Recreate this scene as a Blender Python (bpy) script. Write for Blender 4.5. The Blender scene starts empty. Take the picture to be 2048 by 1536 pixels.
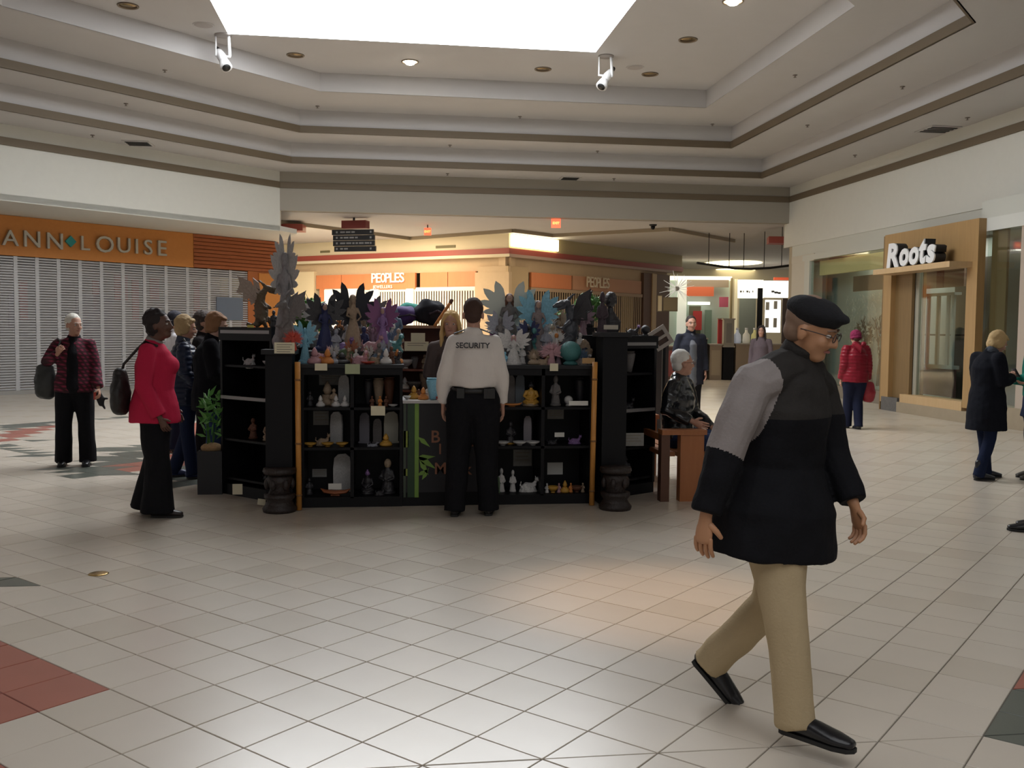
import bpy, math, random
import numpy as np
from math import sin, cos, pi, radians as R
from mathutils import Vector as V, Matrix, noise
random.seed(7)
S = bpy.context.scene
COL = S.collection

# ---------------------------------------------------------------- camera, world, light, exposure
F = 1890.0
CAMROT = Matrix.Rotation(R(-7.77), 3, 'Z') @ Matrix.Rotation(R(90 - 3.323), 3, 'X') @ Matrix.Rotation(R(0.5385), 3, 'Z')
EYE = V((0, 0, 1.55))
cd = bpy.data.cameras.new('camera'); cam = bpy.data.objects.new('camera', cd); COL.objects.link(cam)
cam.matrix_world = Matrix.Translation(EYE) @ CAMROT.to_4x4()
cd.sensor_width = 36; cd.lens = 36 * F / 2048; cd.clip_end = 300
S.camera = cam

w = bpy.data.worlds.new('world'); S.world = w; w.use_nodes = True
bg = w.node_tree.nodes['Background']
bg.inputs[0].default_value = (1.0, 0.95, 0.90, 1); bg.inputs[1].default_value = 0.40

def area(name, loc, rot, sx, sy, power, color=(1, 1, 1)):
    l = bpy.data.lights.new(name, 'AREA'); l.shape = 'RECTANGLE'; l.size = sx; l.size_y = sy
    l.energy = power; l.color = color
    o = bpy.data.objects.new(name, l); o.location = loc; o.rotation_euler = rot; COL.objects.link(o); return o
area('corridor_area_light', (0.2, 32.3, 4.78), (0, 0, 0), 2.6, 1.4, 210, (1.0, 0.78, 0.5))
area('corridor_area_light', (-3.6, 31, 4.75), (0, 0, 0), 3.5, 5.0, 1000, (1.0, 0.93, 0.82))
area('corridor_area_light', (8.0, 30.5, 4.40), (0, 0, 0), 5.0, 3.0, 120, (1.0, 0.85, 0.62))
area('corridor_area_light', (14.0, 42, 4.75), (0, 0, 0), 6.0, 3.0, 260, (1.0, 0.88, 0.68))
area('corridor_area_light', (0.8, 0.6, 4.40), (0, 0, 0), 5.0, 4.0, 110, (0.95, 0.97, 1.0))  # unseen lamp added above the camera side to lift the near floor

area('shop_ceiling_light', (11.15, 17.5, 3.42), (0, 0, 0), .5, 8.0, 60, (1.0, 0.93, 0.82))
vs = S.view_settings
vs.view_transform = 'Standard'; vs.look = 'None'; vs.gamma = 1; vs.exposure = 0.0; vs.use_curve_mapping = False
S.cycles.max_bounces = 7; S.cycles.diffuse_bounces = 4; S.cycles.glossy_bounces = 3; S.cycles.transmission_bounces = 5
S.cycles.transparent_max_bounces = 6; S.cycles.caustics_reflective = False; S.cycles.caustics_refractive = False
S.cycles.use_denoising = True; S.cycles.sample_clamp_indirect = 6

# ---------------------------------------------------------------- measuring helpers (photograph pixel -> place)
def ray(px, py): return CAMROT @ V(((px - 1024) / F, -(py - 768) / F, -1))
FWD = V((sin(R(7.77)), cos(R(7.77)), 0))
def atz(px, py, z): r = ray(px, py); return EYE + r * ((z - EYE.z) / r.z)
def atd(px, py, d): r = ray(px, py); return EYE + r * (d / r.dot(FWD))
def onx(px, py, X): r = ray(px, py); return EYE + r * (X / r.x)
def ony(px, py, Y): r = ray(px, py); return EYE + r * (Y / r.y)
def onl(px, py, a, n):   # on the vertical plane through a with horizontal normal n
    r = ray(px, py); n = V(n); return EYE + r * ((V(a) - EYE).dot(n) / r.dot(n))

# ---------------------------------------------------------------- materials
MATS = {}
def mat(name, col, rough=.6, metal=0., var=0., vs_=8., bump=0., bs=60., emis=0., ecol=None, coat=0., spec=.5, trans=0., alpha=1., sheen=0.):
    if name in MATS: return MATS[name]
    m = bpy.data.materials.new(name); m.use_nodes = True; nt = m.node_tree; b = nt.nodes['Principled BSDF']
    c = tuple(col) + (1,)
    b.inputs['Base Color'].default_value = c; b.inputs['Roughness'].default_value = rough
    b.inputs['Metallic'].default_value = metal; b.inputs['Specular IOR Level'].default_value = spec
    b.inputs['Coat Weight'].default_value = coat; b.inputs['Transmission Weight'].default_value = trans
    b.inputs['Alpha'].default_value = alpha; b.inputs['Sheen Weight'].default_value = sheen
    if emis: b.inputs['Emission Color'].default_value = tuple(ecol or col) + (1,); b.inputs['Emission Strength'].default_value = emis
    if var or bump:
        tc = nt.nodes.new('ShaderNodeTexCoord')
        if var:
            n = nt.nodes.new('ShaderNodeTexNoise'); n.inputs['Scale'].default_value = vs_; n.inputs['Detail'].default_value = 4
            nt.links.new(tc.outputs['Object'], n.inputs['Vector'])
            mx = nt.nodes.new('ShaderNodeMix'); mx.data_type = 'RGBA'
            mx.inputs[6].default_value = tuple(max(0, x * (1 - var)) for x in col) + (1,)
            mx.inputs[7].default_value = tuple(min(1, x * (1 + var)) for x in col) + (1,)
            nt.links.new(n.outputs['Fac'], mx.inputs[0]); nt.links.new(mx.outputs[2], b.inputs['Base Color'])
        if bump:
            n2 = nt.nodes.new('ShaderNodeTexNoise'); n2.inputs['Scale'].default_value = bs; n2.inputs['Detail'].default_value = 3
            nt.links.new(tc.outputs['Object'], n2.inputs['Vector'])
            bp = nt.nodes.new('ShaderNodeBump'); bp.inputs['Strength'].default_value = bump; bp.inputs['Distance'].default_value = .01
            nt.links.new(n2.outputs['Fac'], bp.inputs['Height']); nt.links.new(bp.outputs['Normal'], b.inputs['Normal'])
    MATS[name] = m; return m

def wood(name, c1, c2, scale=3., rough=.5, axis=2, stretch=12.):
    if name in MATS: return MATS[name]
    m = mat(name, c1, rough); nt = m.node_tree; b = nt.nodes['Principled BSDF']
    tc = nt.nodes.new('ShaderNodeTexCoord'); mp = nt.nodes.new('ShaderNodeMapping')
    sc = [stretch] * 3; sc[axis] = 1; mp.inputs['Scale'].default_value = sc
    n = nt.nodes.new('ShaderNodeTexNoise'); n.inputs['Scale'].default_value = scale; n.inputs['Detail'].default_value = 5
    mx = nt.nodes.new('ShaderNodeMix'); mx.data_type = 'RGBA'
    mx.inputs[6].default_value = tuple(c1) + (1,); mx.inputs[7].default_value = tuple(c2) + (1,)
    nt.links.new(tc.outputs['Object'], mp.inputs['Vector']); nt.links.new(mp.outputs[0], n.inputs['Vector'])
    nt.links.new(n.outputs['Fac'], mx.inputs[0]); nt.links.new(mx.outputs[2], b.inputs['Base Color'])
    return m

def checks(name, c1, c2, scale=14.):
    if name in MATS: return MATS[name]
    m = mat(name, c1, .9); nt = m.node_tree; b = nt.nodes['Principled BSDF']
    tc = nt.nodes.new('ShaderNodeTexCoord')
    w1 = nt.nodes.new('ShaderNodeTexWave'); w1.bands_direction = 'Z'; w1.inputs['Scale'].default_value = scale; w1.inputs['Distortion'].default_value = 1.5
    w2 = nt.nodes.new('ShaderNodeTexWave'); w2.bands_direction = 'DIAGONAL'; w2.inputs['Scale'].default_value = scale; w2.inputs['Distortion'].default_value = 2.
    mm = nt.nodes.new('ShaderNodeMath'); mm.operation = 'MULTIPLY'
    mx = nt.nodes.new('ShaderNodeMix'); mx.data_type = 'RGBA'
    mx.inputs[6].default_value = tuple(c1) + (1,); mx.inputs[7].default_value = tuple(c2) + (1,)
    for q in (w1, w2): nt.links.new(tc.outputs['Object'], q.inputs['Vector'])
    nt.links.new(w1.outputs['Fac'], mm.inputs[0]); nt.links.new(w2.outputs['Fac'], mm.inputs[1])
    nt.links.new(mm.outputs[0], mx.inputs[0]); nt.links.new(mx.outputs[2], b.inputs['Base Color'])
    return m

white_paint = mat('white_paint', (.66, .655, .60), .7, var=.03)
ceil_paint = mat('ceiling_paint', (.545, .53, .525), .8, var=.03, vs_=2)
brown_trim = mat('brown_trim', (.145, .11, .07), .6)
grout = mat('grout', (.20, .18, .155), .8)
black = mat('black_laminate', (.005, .005, .0065), .5, spec=.22)
dark_metal = mat('dark_metal', (.03, .03, .03), .4, .6)
chrome = mat('brushed_aluminium', (.6, .6, .6), .3, .9)
white_gloss = mat('white_plastic', (.8, .8, .8), .35)
cream_card = mat('cream_card', (.72, .66, .48), .8, var=.05, vs_=20)
white_card = mat('white_card', (.70, .69, .64), .8)
grey_card = mat('grey_card', (.30, .29, .27), .8, var=.2, vs_=30)
ink = mat('ink', (.03, .03, .03), .8)
def glassmat():
    m = bpy.data.materials.new('window_glass'); m.use_nodes = True; nt = m.node_tree; nt.nodes.remove(nt.nodes['Principled BSDF'])
    t = nt.nodes.new('ShaderNodeBsdfTransparent'); t.inputs[0].default_value = (.86, .92, .90, 1)
    g = nt.nodes.new('ShaderNodeBsdfGlossy'); g.inputs['Roughness'].default_value = .03
    x = nt.nodes.new('ShaderNodeMixShader'); x.inputs[0].default_value = .10; nt.links.new(t.outputs[0], x.inputs[1]); nt.links.new(g.outputs[0], x.inputs[2])
    nt.links.new(x.outputs[0], nt.nodes['Material Output'].inputs[0]); return m
glass = glassmat()
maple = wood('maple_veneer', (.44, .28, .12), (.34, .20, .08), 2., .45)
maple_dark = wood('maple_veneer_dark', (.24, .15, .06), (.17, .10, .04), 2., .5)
bamboo = mat('bamboo', (.60, .27, .06), .4, var=.2, vs_=10)
leaf_mat = mat('leaf_green', (.09, .26, .05), .5, var=.4, vs_=15)
orange_wood = wood('orange_fascia', (.62, .25, .055), (.54, .20, .04), 1.5, .5, axis=0)
rust_wood = wood('rust_slats', (.42, .12, .035), (.33, .09, .025), 1.5, .6, axis=0)

# ---------------------------------------------------------------- mesh helpers
class MB:
    def __init__(s): s.v = []; s.f = []; s.m = []
    def add(s, vs_, fs, mi=0):
        o = len(s.v); s.v += [tuple(a) for a in vs_]; s.f += [tuple(i + o for i in f) for f in fs]; s.m += [mi] * len(fs)
    def box(s, a, b, mi=0):
        x0, y0, z0 = [min(p, q) for p, q in zip(a, b)]; x1, y1, z1 = [max(p, q) for p, q in zip(a, b)]
        s.add([(x0, y0, z0), (x1, y0, z0), (x1, y1, z0), (x0, y1, z0), (x0, y0, z1), (x1, y0, z1), (x1, y1, z1), (x0, y1, z1)],
              [(0, 3, 2, 1), (4, 5, 6, 7), (0, 1, 5, 4), (1, 2, 6, 5), (2, 3, 7, 6), (3, 0, 4, 7)], mi)
    def prism(s, poly, z0, z1, mi=0):
        n = len(poly)
        if sum(poly[i][0] * poly[(i + 1) % n][1] - poly[(i + 1) % n][0] * poly[i][1] for i in range(n)) < 0: poly = poly[::-1]
        vs_ = [(p[0], p[1], z0) for p in poly] + [(p[0], p[1], z1) for p in poly]
        s.add(vs_, [tuple(range(n - 1, -1, -1)), tuple(range(n, 2 * n))] + [(i, (i + 1) % n, (i + 1) % n + n, i + n) for i in range(n)], mi)
    def slab(s, p, q, z0, z1, t, mi=0):   # wall piece from p to q (xy), thickness t to the left of p->q
        p = V(p[:2]); q = V(q[:2]); d = (q - p).normalized(); n = V((-d.y, d.x)) * t
        s.prism([p, q, q + n, p + n], z0, z1, mi)
    def tube(s, pts, rads, seg=10, side=V((1, 0, 0)), dome=True, mi=0, flat=(False, False)):
        pts = [V(p) for p in pts]; rs = [(r, r) if not isinstance(r, (tuple, list)) else tuple(r) for r in rads]
        rings = []; n = len(pts)
        def tan(i):
            a = pts[max(0, i - 1)]; b = pts[min(n - 1, i + 1)]; return (b - a).normalized()
        def ring(c, t, r):
            sd = side - t * side.dot(t)
            if sd.length < .05: sd = V((0, 1, 0)) - t * t.y
            sd.normalize(); up = t.cross(sd)
            return [c + sd * (r[0] * cos(2 * pi * k / seg)) + up * (r[1] * sin(2 * pi * k / seg)) for k in range(seg)]
        t0 = tan(0); t1 = tan(n - 1)
        if dome and not flat[0]:
            m0 = min(rs[0])
            rings.append(ring(pts[0] - t0 * m0 * .86, t0, (rs[0][0] * .5, rs[0][1] * .5)))
            rings.append(ring(pts[0] - t0 * m0 * .5, t0, (rs[0][0] * .86, rs[0][1] * .86)))
        for i in range(n): rings.append(ring(pts[i], tan(i), rs[i]))
        if dome and not flat[1]:
            m1 = min(rs[-1])
            rings.append(ring(pts[-1] + t1 * m1 * .5, t1, (rs[-1][0] * .86, rs[-1][1] * .86)))
            rings.append(ring(pts[-1] + t1 * m1 * .86, t1, (rs[-1][0] * .5, rs[-1][1] * .5)))
        vs_ = [p for r in rings for p in r]; fs = []
        for i in range(len(rings) - 1):
            for k in range(seg):
                a = i * seg + k; b = i * seg + (k + 1) % seg; fs.append((a, b, b + seg, a + seg))
        fs.append(tuple(range(seg - 1, -1, -1))); fs.append(tuple(len(vs_) - seg + k for k in range(seg)))
        s.add(vs_, fs, mi)
    def ell(s, c, r, M=None, seg=12, rg=8, mi=0):
        c = V(c); vs_ = []; fs = []
        for i in range(1, rg):
            for k in range(seg):
                a = pi * i / rg; b = 2 * pi * k / seg
                p = V((r[0] * sin(a) * cos(b), r[1] * sin(a) * sin(b), r[2] * cos(a)))
                vs_.append(c + (M @ p if M else p))
        top = len(vs_); pt = V((0, 0, r[2])); vs_.append(c + (M @ pt if M else pt)); vs_.append(c - (M @ pt if M else pt))
        for i in range(rg - 2):
            for k in range(seg):
                a = i * seg + k; b = i * seg + (k + 1) % seg; fs.append((a, a + seg, b + seg, b))
        for k in range(seg):
            fs.append((top, k, (k + 1) % seg)); o = (rg - 2) * seg; fs.append((top + 1, o + (k + 1) % seg, o + k))
        s.add(vs_, fs, mi)
    def lathe(s, prof, c=(0, 0, 0), seg=16, mi=0):
        vs_ = []; fs = []; n = len(prof)
        for r, z in prof:
            for k in range(seg): vs_.append((c[0] + r * cos(2 * pi * k / seg), c[1] + r * sin(2 * pi * k / seg), c[2] + z))
        for i in range(n - 1):
            for k in range(seg):
                a = i * seg + k; b = i * seg + (k + 1) % seg; fs.append((a, b, b + seg, a + seg))
        fs.append(tuple(range(seg - 1, -1, -1))); fs.append(tuple((n - 1) * seg + k for k in range(seg)))
        s.add(vs_, fs, mi)
    def plate(s, out, t=.006, M=None, mi=0):   # flat outline in xz with thickness t in y
        n = len(out); vs_ = [V((x, -t / 2, z)) for x, z in out] + [V((x, t / 2, z)) for x, z in out]
        if M: vs_ = [M @ v for v in vs_]
        s.add(vs_, [tuple(range(n)), tuple(range(2 * n - 1, n - 1, -1))] + [(i, i + n, (i + 1) % n + n, (i + 1) % n) for i in range(n)], mi)
    def mesh(s, name, mats, smooth=False):
        me = bpy.data.meshes.new(name); me.from_pydata(s.v, [], s.f)
        for m in (mats if isinstance(mats, (list, tuple)) else [mats]): me.materials.append(m)
        me.polygons.foreach_set('material_index', s.m)
        if smooth: me.polygons.foreach_set('use_smooth', [True] * len(s.f))
        me.update(); return me

def link(name, me, parent=None, loc=None, rot=None, scale=None, **props):
    o = bpy.data.objects.new(name, me); COL.objects.link(o)
    if parent: o.parent = parent
    if loc is not None: o.location = loc
    if rot is not None: o.rotation_euler = rot
    if scale is not None: o.scale = (scale,) * 3 if not isinstance(scale, (tuple, list)) else scale
    for k, v in props.items(): o[k] = v
    return o
def part(name, mb, m, parent, smooth=False, **p): return link(name, mb.mesh(name, m, smooth), parent, **p)
def struct(name, mb, m, parent=None, **p):
    o = link(name, mb.mesh(name, m), parent, **p)
    if not parent: o['kind'] = 'structure'
    return o
def thing(name, label, cat, loc=(0, 0, 0), rz=0, group=None, me=None):
    o = link(name, me, None, loc, (0, 0, rz)); o['label'] = label; o['category'] = cat
    if group: o['group'] = group
    return o
def tree_copy(o, parent=None):
    c = o.copy(); COL.objects.link(c); c.parent = parent
    for ch in list(o.children): tree_copy(ch, c)
    return c

TMP = bpy.data.scenes.new('workbench')
def evaluated(o):
    TMP.collection.objects.link(o); vl = TMP.view_layers[0]; vl.update(); dg = vl.depsgraph
    me = bpy.data.meshes.new_from_object(o.evaluated_get(dg)); TMP.collection.objects.unlink(o); return me
def fold(q, m): return noise.noise(q) + .5 * noise.noise(q * m)
def push(me, fn):
    n = len(me.vertices); co = np.empty(n * 3, 'f'); no = np.empty(n * 3, 'f'); me.vertices.foreach_get('co', co); me.vertex_normals.foreach_get('vector', no)
    co = co.reshape(-1, 3); a = np.array([fn(c) for c in co.tolist()], 'f'); co += no.reshape(-1, 3) * a[:, None]; me.vertices.foreach_set('co', co.ravel()); me.update()
def remesh(mb, name, m, voxel, smooth=2, disp=0., dscale=6., clampz=None, aniso=(1, 1, 1), extra=None, pred=None):
    me = mb.mesh(name + '_raw', m, True)
    o = bpy.data.objects.new('tmp', me)
    md = o.modifiers.new('r', 'REMESH'); md.mode = 'VOXEL'; md.voxel_size = voxel; md.use_smooth_shade = True
    if smooth:
        s2 = o.modifiers.new('s', 'SMOOTH'); s2.factor = .5; s2.iterations = smooth
    out = evaluated(o); out.name = name
    bpy.data.objects.remove(o); bpy.data.meshes.remove(me)
    if disp: push(out, lambda c: disp * fold(V((c[0] * aniso[0], c[1] * aniso[1], c[2] * aniso[2])) * dscale, 2.1))
    out.materials.clear()
    ml = m if isinstance(m, (list, tuple)) else [m]
    for mm in ml: out.materials.append(mm)
    n = len(out.polygons)
    out.polygons.foreach_set('material_index', [pred(p.center) for p in out.polygons] if pred else [0] * n)
    if extra:      # append raw tubes (fingers) to the same mesh
        import bmesh
        bm = bmesh.new(); bm.from_mesh(out); em = extra.mesh('x', ml, True); bm.from_mesh(em); bm.to_mesh(out); bm.free(); bpy.data.meshes.remove(em)
    out.polygons.foreach_set('use_smooth', [True] * len(out.polygons)); out.update()
    return out

def text_mesh(body, size, m, extrude=.01, bold=0., shear=0., name='lettering', spacing=1., align='CENTER'):
    c = bpy.data.curves.new(name, 'FONT'); c.body = body; c.size = size; c.extrude = extrude; c.offset = bold; c.shear = shear
    c.space_character = spacing; c.align_x = align; c.resolution_u = 3
    o = bpy.data.objects.new('tmp', c); me = evaluated(o)
    bpy.data.objects.remove(o); bpy.data.curves.remove(c); me.name = name; me.materials.clear(); me.materials.append(m)
    return me
def letters(word, size, m, parent, origin, d, extrude=.02, bold=0., shear=0., adv=None, back=None):
    """each letter its own part; origin = start of the baseline, d = horizontal unit direction the word runs"""
    d = V(d); nrm = d.cross(V((0, 0, 1)))     # towards the viewer
    M = Matrix((( d.x, 0, nrm.x), (d.y, 0, nrm.y), (d.z, 1, nrm.z))).to_4x4()
    x = 0.
    for i, ch in enumerate(word):
        if ch == ' ': x += size * .35; continue
        me = text_mesh(ch, size, m, extrude, bold, shear, 'letter', align='LEFT')
        wd = max(v.co.x for v in me.vertices) - min(v.co.x for v in me.vertices); mn = min(v.co.x for v in me.vertices)
        o = link('letter', me, parent); o.matrix_local = Matrix.Translation(V(origin) + d * (x - mn)) @ M
        x += wd + (adv if adv is not None else size * .1)
    return x
# ---------------------------------------------------------------- floor: grout bed with glazed tiles laid diagonally to the court
T = 0.30486; L0 = V((-0.5068, 3.9299)); A_ = V((.70711, -.70711)); B_ = V((.70711, .70711))
tile_white = mat('tile_white', (.60, .535, .45), .27, var=.07, vs_=1.6, bump=.05, bs=9, spec=.9)
tile_white2 = mat('tile_white_warm', (.56, .495, .41), .27, var=.07, vs_=1.6, bump=.05, bs=9, spec=.9)
tile_red = mat('tile_red', (.36, .12, .085), .28, var=.12, vs_=3, spec=.5)
tile_green = mat('tile_green_grey', (.115, .125, .105), .28, var=.12, vs_=3, spec=.5)
TM = [tile_white, tile_white2, tile_red, tile_green]
mb = MB(); mb.box((-24, -8, -.3), (26, 62, -.006))
floor = struct('floor', mb, grout)
def gp(*pts): return [atz(x, y, 0).xy for x, y in pts]
def inside(p, poly):
    c = False; n = len(poly)
    for i in range(n):
        a, b = poly[i], poly[(i + 1) % n]
        if (a.y > p.y) != (b.y > p.y) and p.x < (b.x - a.x) * (p.y - a.y) / (b.y - a.y) + a.x: c = not c
    return c
GREY_POLYS = [gp((0, 893), (63, 917), (118, 912), (5, 890)), gp((0, 850), (112, 842), (112, 848), (0, 862)), gp((54, 877), (84, 881), (56, 884)),
    gp((194, 899), (300, 888), (300, 902), (246, 906), (225, 905)), gp((178, 917), (300, 901), (300, 928), (230, 929), (201, 932)),
    gp((105, 937), (160, 934), (235, 935), (300, 938), (300, 944), (155, 957)), gp((330, 935), (440, 928), (440, 968), (330, 975)), gp((386, 822), (440, 825), (440, 842), (386, 842)),
    gp((178, 839), (265, 832), (265, 835), (178, 842))]
RED_POLYS = [gp((0, 866), (112, 849), (112, 855), (94, 861), (47, 877), (0, 888)), gp((226, 929), (300, 922), (300, 938), (258, 942)), gp((325, 850), (440, 843), (440, 930), (325, 936))]
def tilecol(a, b, p):
    if a < -2 and b < -1 and a > -9: return 2
    if b < -3 and a < 0: return 2
    if a > 8 and b > 5 and b < 12: return 3 if b - a < -1 else 2
    if p.x < -2.09 and 5.87 < p.y < 6.17 and p.x > -4: return 3
    for g in RED_POLYS:
        if inside(p, g): return 2
    for g in GREY_POLYS:
        if inside(p, g): return 3
    return None
CIN = CAMROT.inverted()
def inview(p, m=40):
    q = CIN @ (V((p[0], p[1], 0)) - EYE)
    if q.z > -.5: return None
    x = 1024 + F * q.x / -q.z; y = 768 - F * q.y / -q.z
    return (x, y) if -m < x < 2048 + m and -m < y < 1536 + m else None
h = T / 2 - .0022; bev = .003
def tmesh(name, poly, mi_mat):
    m = MB(); n = len(poly); c = sum((V(p) for p in poly), V((0, 0))) / n
    top = [V(p) + (c - V(p)).normalized() * bev for p in poly]
    vs_ = [(p[0], p[1], -.008) for p in poly] + [(p[0], p[1], -.0025) for p in poly] + [(p[0], p[1], 0) for p in top]
    fs = [(i, (i + 1) % n, (i + 1) % n + n, i + n) for i in range(n)] + [(i + n, (i + 1) % n + n, (i + 1) % n + 2 * n, i + 2 * n) for i in range(n)] + [tuple(range(2 * n, 3 * n))]
    m.add(vs_, fs); return m.mesh(name, mi_mat)
SQ = [V((sx * h, sy * h)) for sx, sy in ((-1, -1), (1, -1), (1, 1), (-1, 1))]    # in (a,b)
def ab(p): return A_ * p.x + B_ * p.y
tiles = []
rng = random.Random(3)
for ia in range(-75, 60):
    for ib in range(-40, 95):
        c = L0 + A_ * ((ia + .5) * T) + B_ * ((ib + .5) * T)
        if not (-20 < c.x < 20 and .5 < c.y < 50): continue
        v = inview(c, 120)
        if c.length > 9 and (v is None): continue
        tiles.append((c.length if v else c.length + 6, ia, ib, c, v is not None))
tiles.sort(key=lambda t: t[0])
npart = 0; field = MB(); shared = {}
BODY_Y = 3.28   # the joint that runs straight across the court through the tile corners
for dist, ia, ib, c, vis in tiles:
    halves = []
    k1 = tilecol(ia + .5, ib + .5, c)
    # triangles either side of the a=b diagonal (parallel to the back of the court)
    up = c + (B_ - A_) * (T * .22); dn = c - (B_ - A_) * (T * .22)
    ku, kd = tilecol(ia + .28, ib + .72, up), tilecol(ia + .72, ib + .28, dn)
    cut = (ia - ib == 3)
    base = 0 if (ia * 7 + ib * 13) % 5 else 1
    if ku != kd or cut: halves = [(ku, 'u'), (kd, 'd')]
    else: halves = [(k1 if ku is None else ku, 's')]
    for k, sh in halves:
        k = base if k is None else k
        key = (k, sh)
        poly = {'s': SQ, 'u': [SQ[0] + V((-0, .005)), SQ[2] + V((-.005, 0)), SQ[3]], 'd': [SQ[0] + V((.005, 0)), SQ[1], SQ[2] + V((0, -.005))]}[sh]
        if npart < 296 and vis:
            if key not in shared: shared[key] = tmesh('tile', [ab(p) for p in poly], TM[k])
            z = rng.uniform(-.0006, .0006)
            link('tile', shared[key], floor, (c.x, c.y, z), (rng.uniform(-.0012, .0012), rng.uniform(-.0012, .0012), 0)); npart += 1
        else:
            pts = [c + ab(p) for p in poly]; n = len(pts)
            if dist < 16:
                field.add([(p.x, p.y, -.006) for p in pts] + [(p.x, p.y, 0) for p in pts], [(i, (i + 1) % n, (i + 1) % n + n, i + n) for i in range(n)] + [tuple(range(n, 2 * n))], k)
            else: field.add([(p.x, p.y, 0) for p in pts], [tuple(range(n))], k)
link('tile_field', field.mesh('tile_field', TM), floor, kind='stuff')
p = atz(197, 1148, 0)
mb = MB(); mb.lathe([(.001, .0), (.055, .0), (.062, .002), (.055, .006), (.02, .007), (.001, .007)], (0, 0, 0), 24)
thing('floor_outlet_cover', 'round brass outlet cover set in the white floor tiles, left', 'floor outlet', (p.x, p.y, .0), me=mb.mesh('floor_outlet_cover', mat('brass', (.55, .38, .16), .25, .9), True))

# ---------------------------------------------------------------- court ceiling: stepped tray with chamfered corners
CX, CY = .585, 14.5
def ring(xR, yB, xb):
    xL = 2 * CX - xR; yF = 2 * CY - yB; c = yB - (xb - xL)
    return [V(q) for q in ((xb, yB), (xR, yB), (xR, 2 * CY - c), (2 * CX - xb, yF), (xL, yF), (xL, c))]
RG = [ring(10.7, 24.15, -2.54), ring(9.4, 22.9, -2.15), ring(8.13, 21.7, -1.85), ring(6.9, 19.98, -1.29)]
ZS = [4.98, 5.38, 5.86, 6.36, 6.74]
ceiling = link('ceiling', None); ceiling['kind'] = 'structure'
def ringface(outer, inner, z, nm):
    m = MB(); n = 6
    m.add([(p.x, p.y, z) for p in outer] + [(p.x, p.y, z) for p in inner] + [(p.x, p.y, z + .05) for p in outer] + [(p.x, p.y, z + .05) for p in inner],
          [(i, (i + 1) % n, (i + 1) % n + n, i + n) for i in range(n)] + [(i + 12, i + n + 12, (i + 1) % n + n + 12, (i + 1) % n + 12) for i in range(n)])
    part(nm, m, ceiling_paint_, ceiling)
ceiling_paint_ = ceil_paint
def grow(pl, d):     # move every side outwards by d
    n = len(pl); out = []
    for i in range(n):
        a, b, c = pl[i - 1], pl[i], pl[(i + 1) % n]
        n1 = (b - a).normalized(); n1 = V((-n1.y, n1.x)); n2 = (c - b).normalized(); n2 = V((-n2.y, n2.x))
        out.append(b + (n1 + n2) * (d / (1 + n1.dot(n2))))
    return out
for k in range(3):
    ringface(grow(RG[k], .12), RG[k + 1], ZS[k + 1], 'soffit')
for k in range(1, 4):       # risers above each step, every side a piece
    pl = RG[k]; o = grow(pl, .1); n = 6
    for i in range(n):
        m = MB(); m.prism([pl[i], pl[(i + 1) % n], o[(i + 1) % n], o[i]], ZS[k] + .006, ZS[k + 1]); part('riser', m, ceil_paint, ceiling)
# top soffit with the square skylight opening
sx0, sx1, sy0, sy1 = -2.74, 3.93, 11.35, 17.65
o = grow(RG[3], .1)
m = MB()
hole = [V((sx0, sy1)), V((sx1, sy1)), V((sx1, sy0)), V((sx1 , sy0)), V((sx0, sy0)), V((sx0, sy0))]
m.add([(p.x, p.y, ZS[4]) for p in o] + [(p.x, p.y, ZS[4]) for p in hole], [(i, (i + 1) % 6, (i + 1) % 6 + 6, i + 6) for i in range(6)])
part('top_soffit', m, ceil_paint, ceiling)
m = MB()
m.slab((sx1, sy1), (sx0, sy1), ZS[4] + .03, 8.4, -.1); m.slab((sx0, sy1), (sx0, sy0), ZS[4] + .03, 8.4, -.1)
m.slab((sx0, sy0), (sx1, sy0), ZS[4] + .03, 8.4, -.1); m.slab((sx1, sy0), (sx1, sy1), ZS[4] + .03, 8.4, -.1)
part('skylight_well', m, mat('well_paint', (.85, .86, .86), .7), ceiling)
m = MB(); m.box((sx0 - .05, sy0 - .05, 6.745), (sx1 + .05, sy1 + .05, 6.76)); part('skylight_glazing', m, mat('daylit_glazing', (.9, .95, 1.), .5, emis=8.0, ecol=(.93, .965, 1.)), ceiling)
m = MB(); m.box((sx0 - .1, sy0 - .1, 8.4), (sx1 + .1, sy1 + .1, 8.45)); part('skylight_cap', m, white_paint, ceiling)
m = MB(); m.prism(grow(RG[0], .3), 8.5, 8.6); part('roof_deck', m, ceil_paint, ceiling)
# brown lips
for k in range(3):
    pl = RG[k]; i_ = grow(pl, -.035); o = grow(pl, .02)
    tr = MB()
    for i in range(6): tr.prism([i_[i], i_[(i + 1) % 6], o[(i + 1) % 6], o[i]], ZS[k] - .0, ZS[k] + .15)
    t = struct('trim_%d' % (k + 1), tr, brown_trim)
# ---------------------------------------------------------------- bulkheads below the tray
P0 = RG[0]; G = grow(P0, 2.5); G3 = grow(P0, .35)
wall_left = MB(); wall_left.prism([P0[5], P0[0], V((P0[0].x + .0, P0[0].y + .25)), V((P0[5].x - .2, P0[5].y + .25))], 3.92, 5.4)
wall_left.prism([P0[4], P0[5], V((P0[5].x - .3, P0[5].y)), V((P0[4].x - .3, P0[4].y))], 3.90, 5.4)
wl = struct('wall_left', wall_left, white_paint)
m = MB(); m.prism([P0[5], P0[0], V((-2.2, 24.9)), V((-2.9, 27.6)), V((-8.4, 22.15)), V((-14, 16.6)), V((-11.5, 15.5))], 3.935, 4.05); part('soffit', m, white_paint, wl)
m = MB(); m.prism([V((P0[0].x, P0[0].y)), V((P0[0].x + .28, P0[0].y)), V((P0[0].x + .28, P0[0].y + .9)), V((P0[0].x, P0[0].y + .9))], 3.93, 5.4); 
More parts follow.
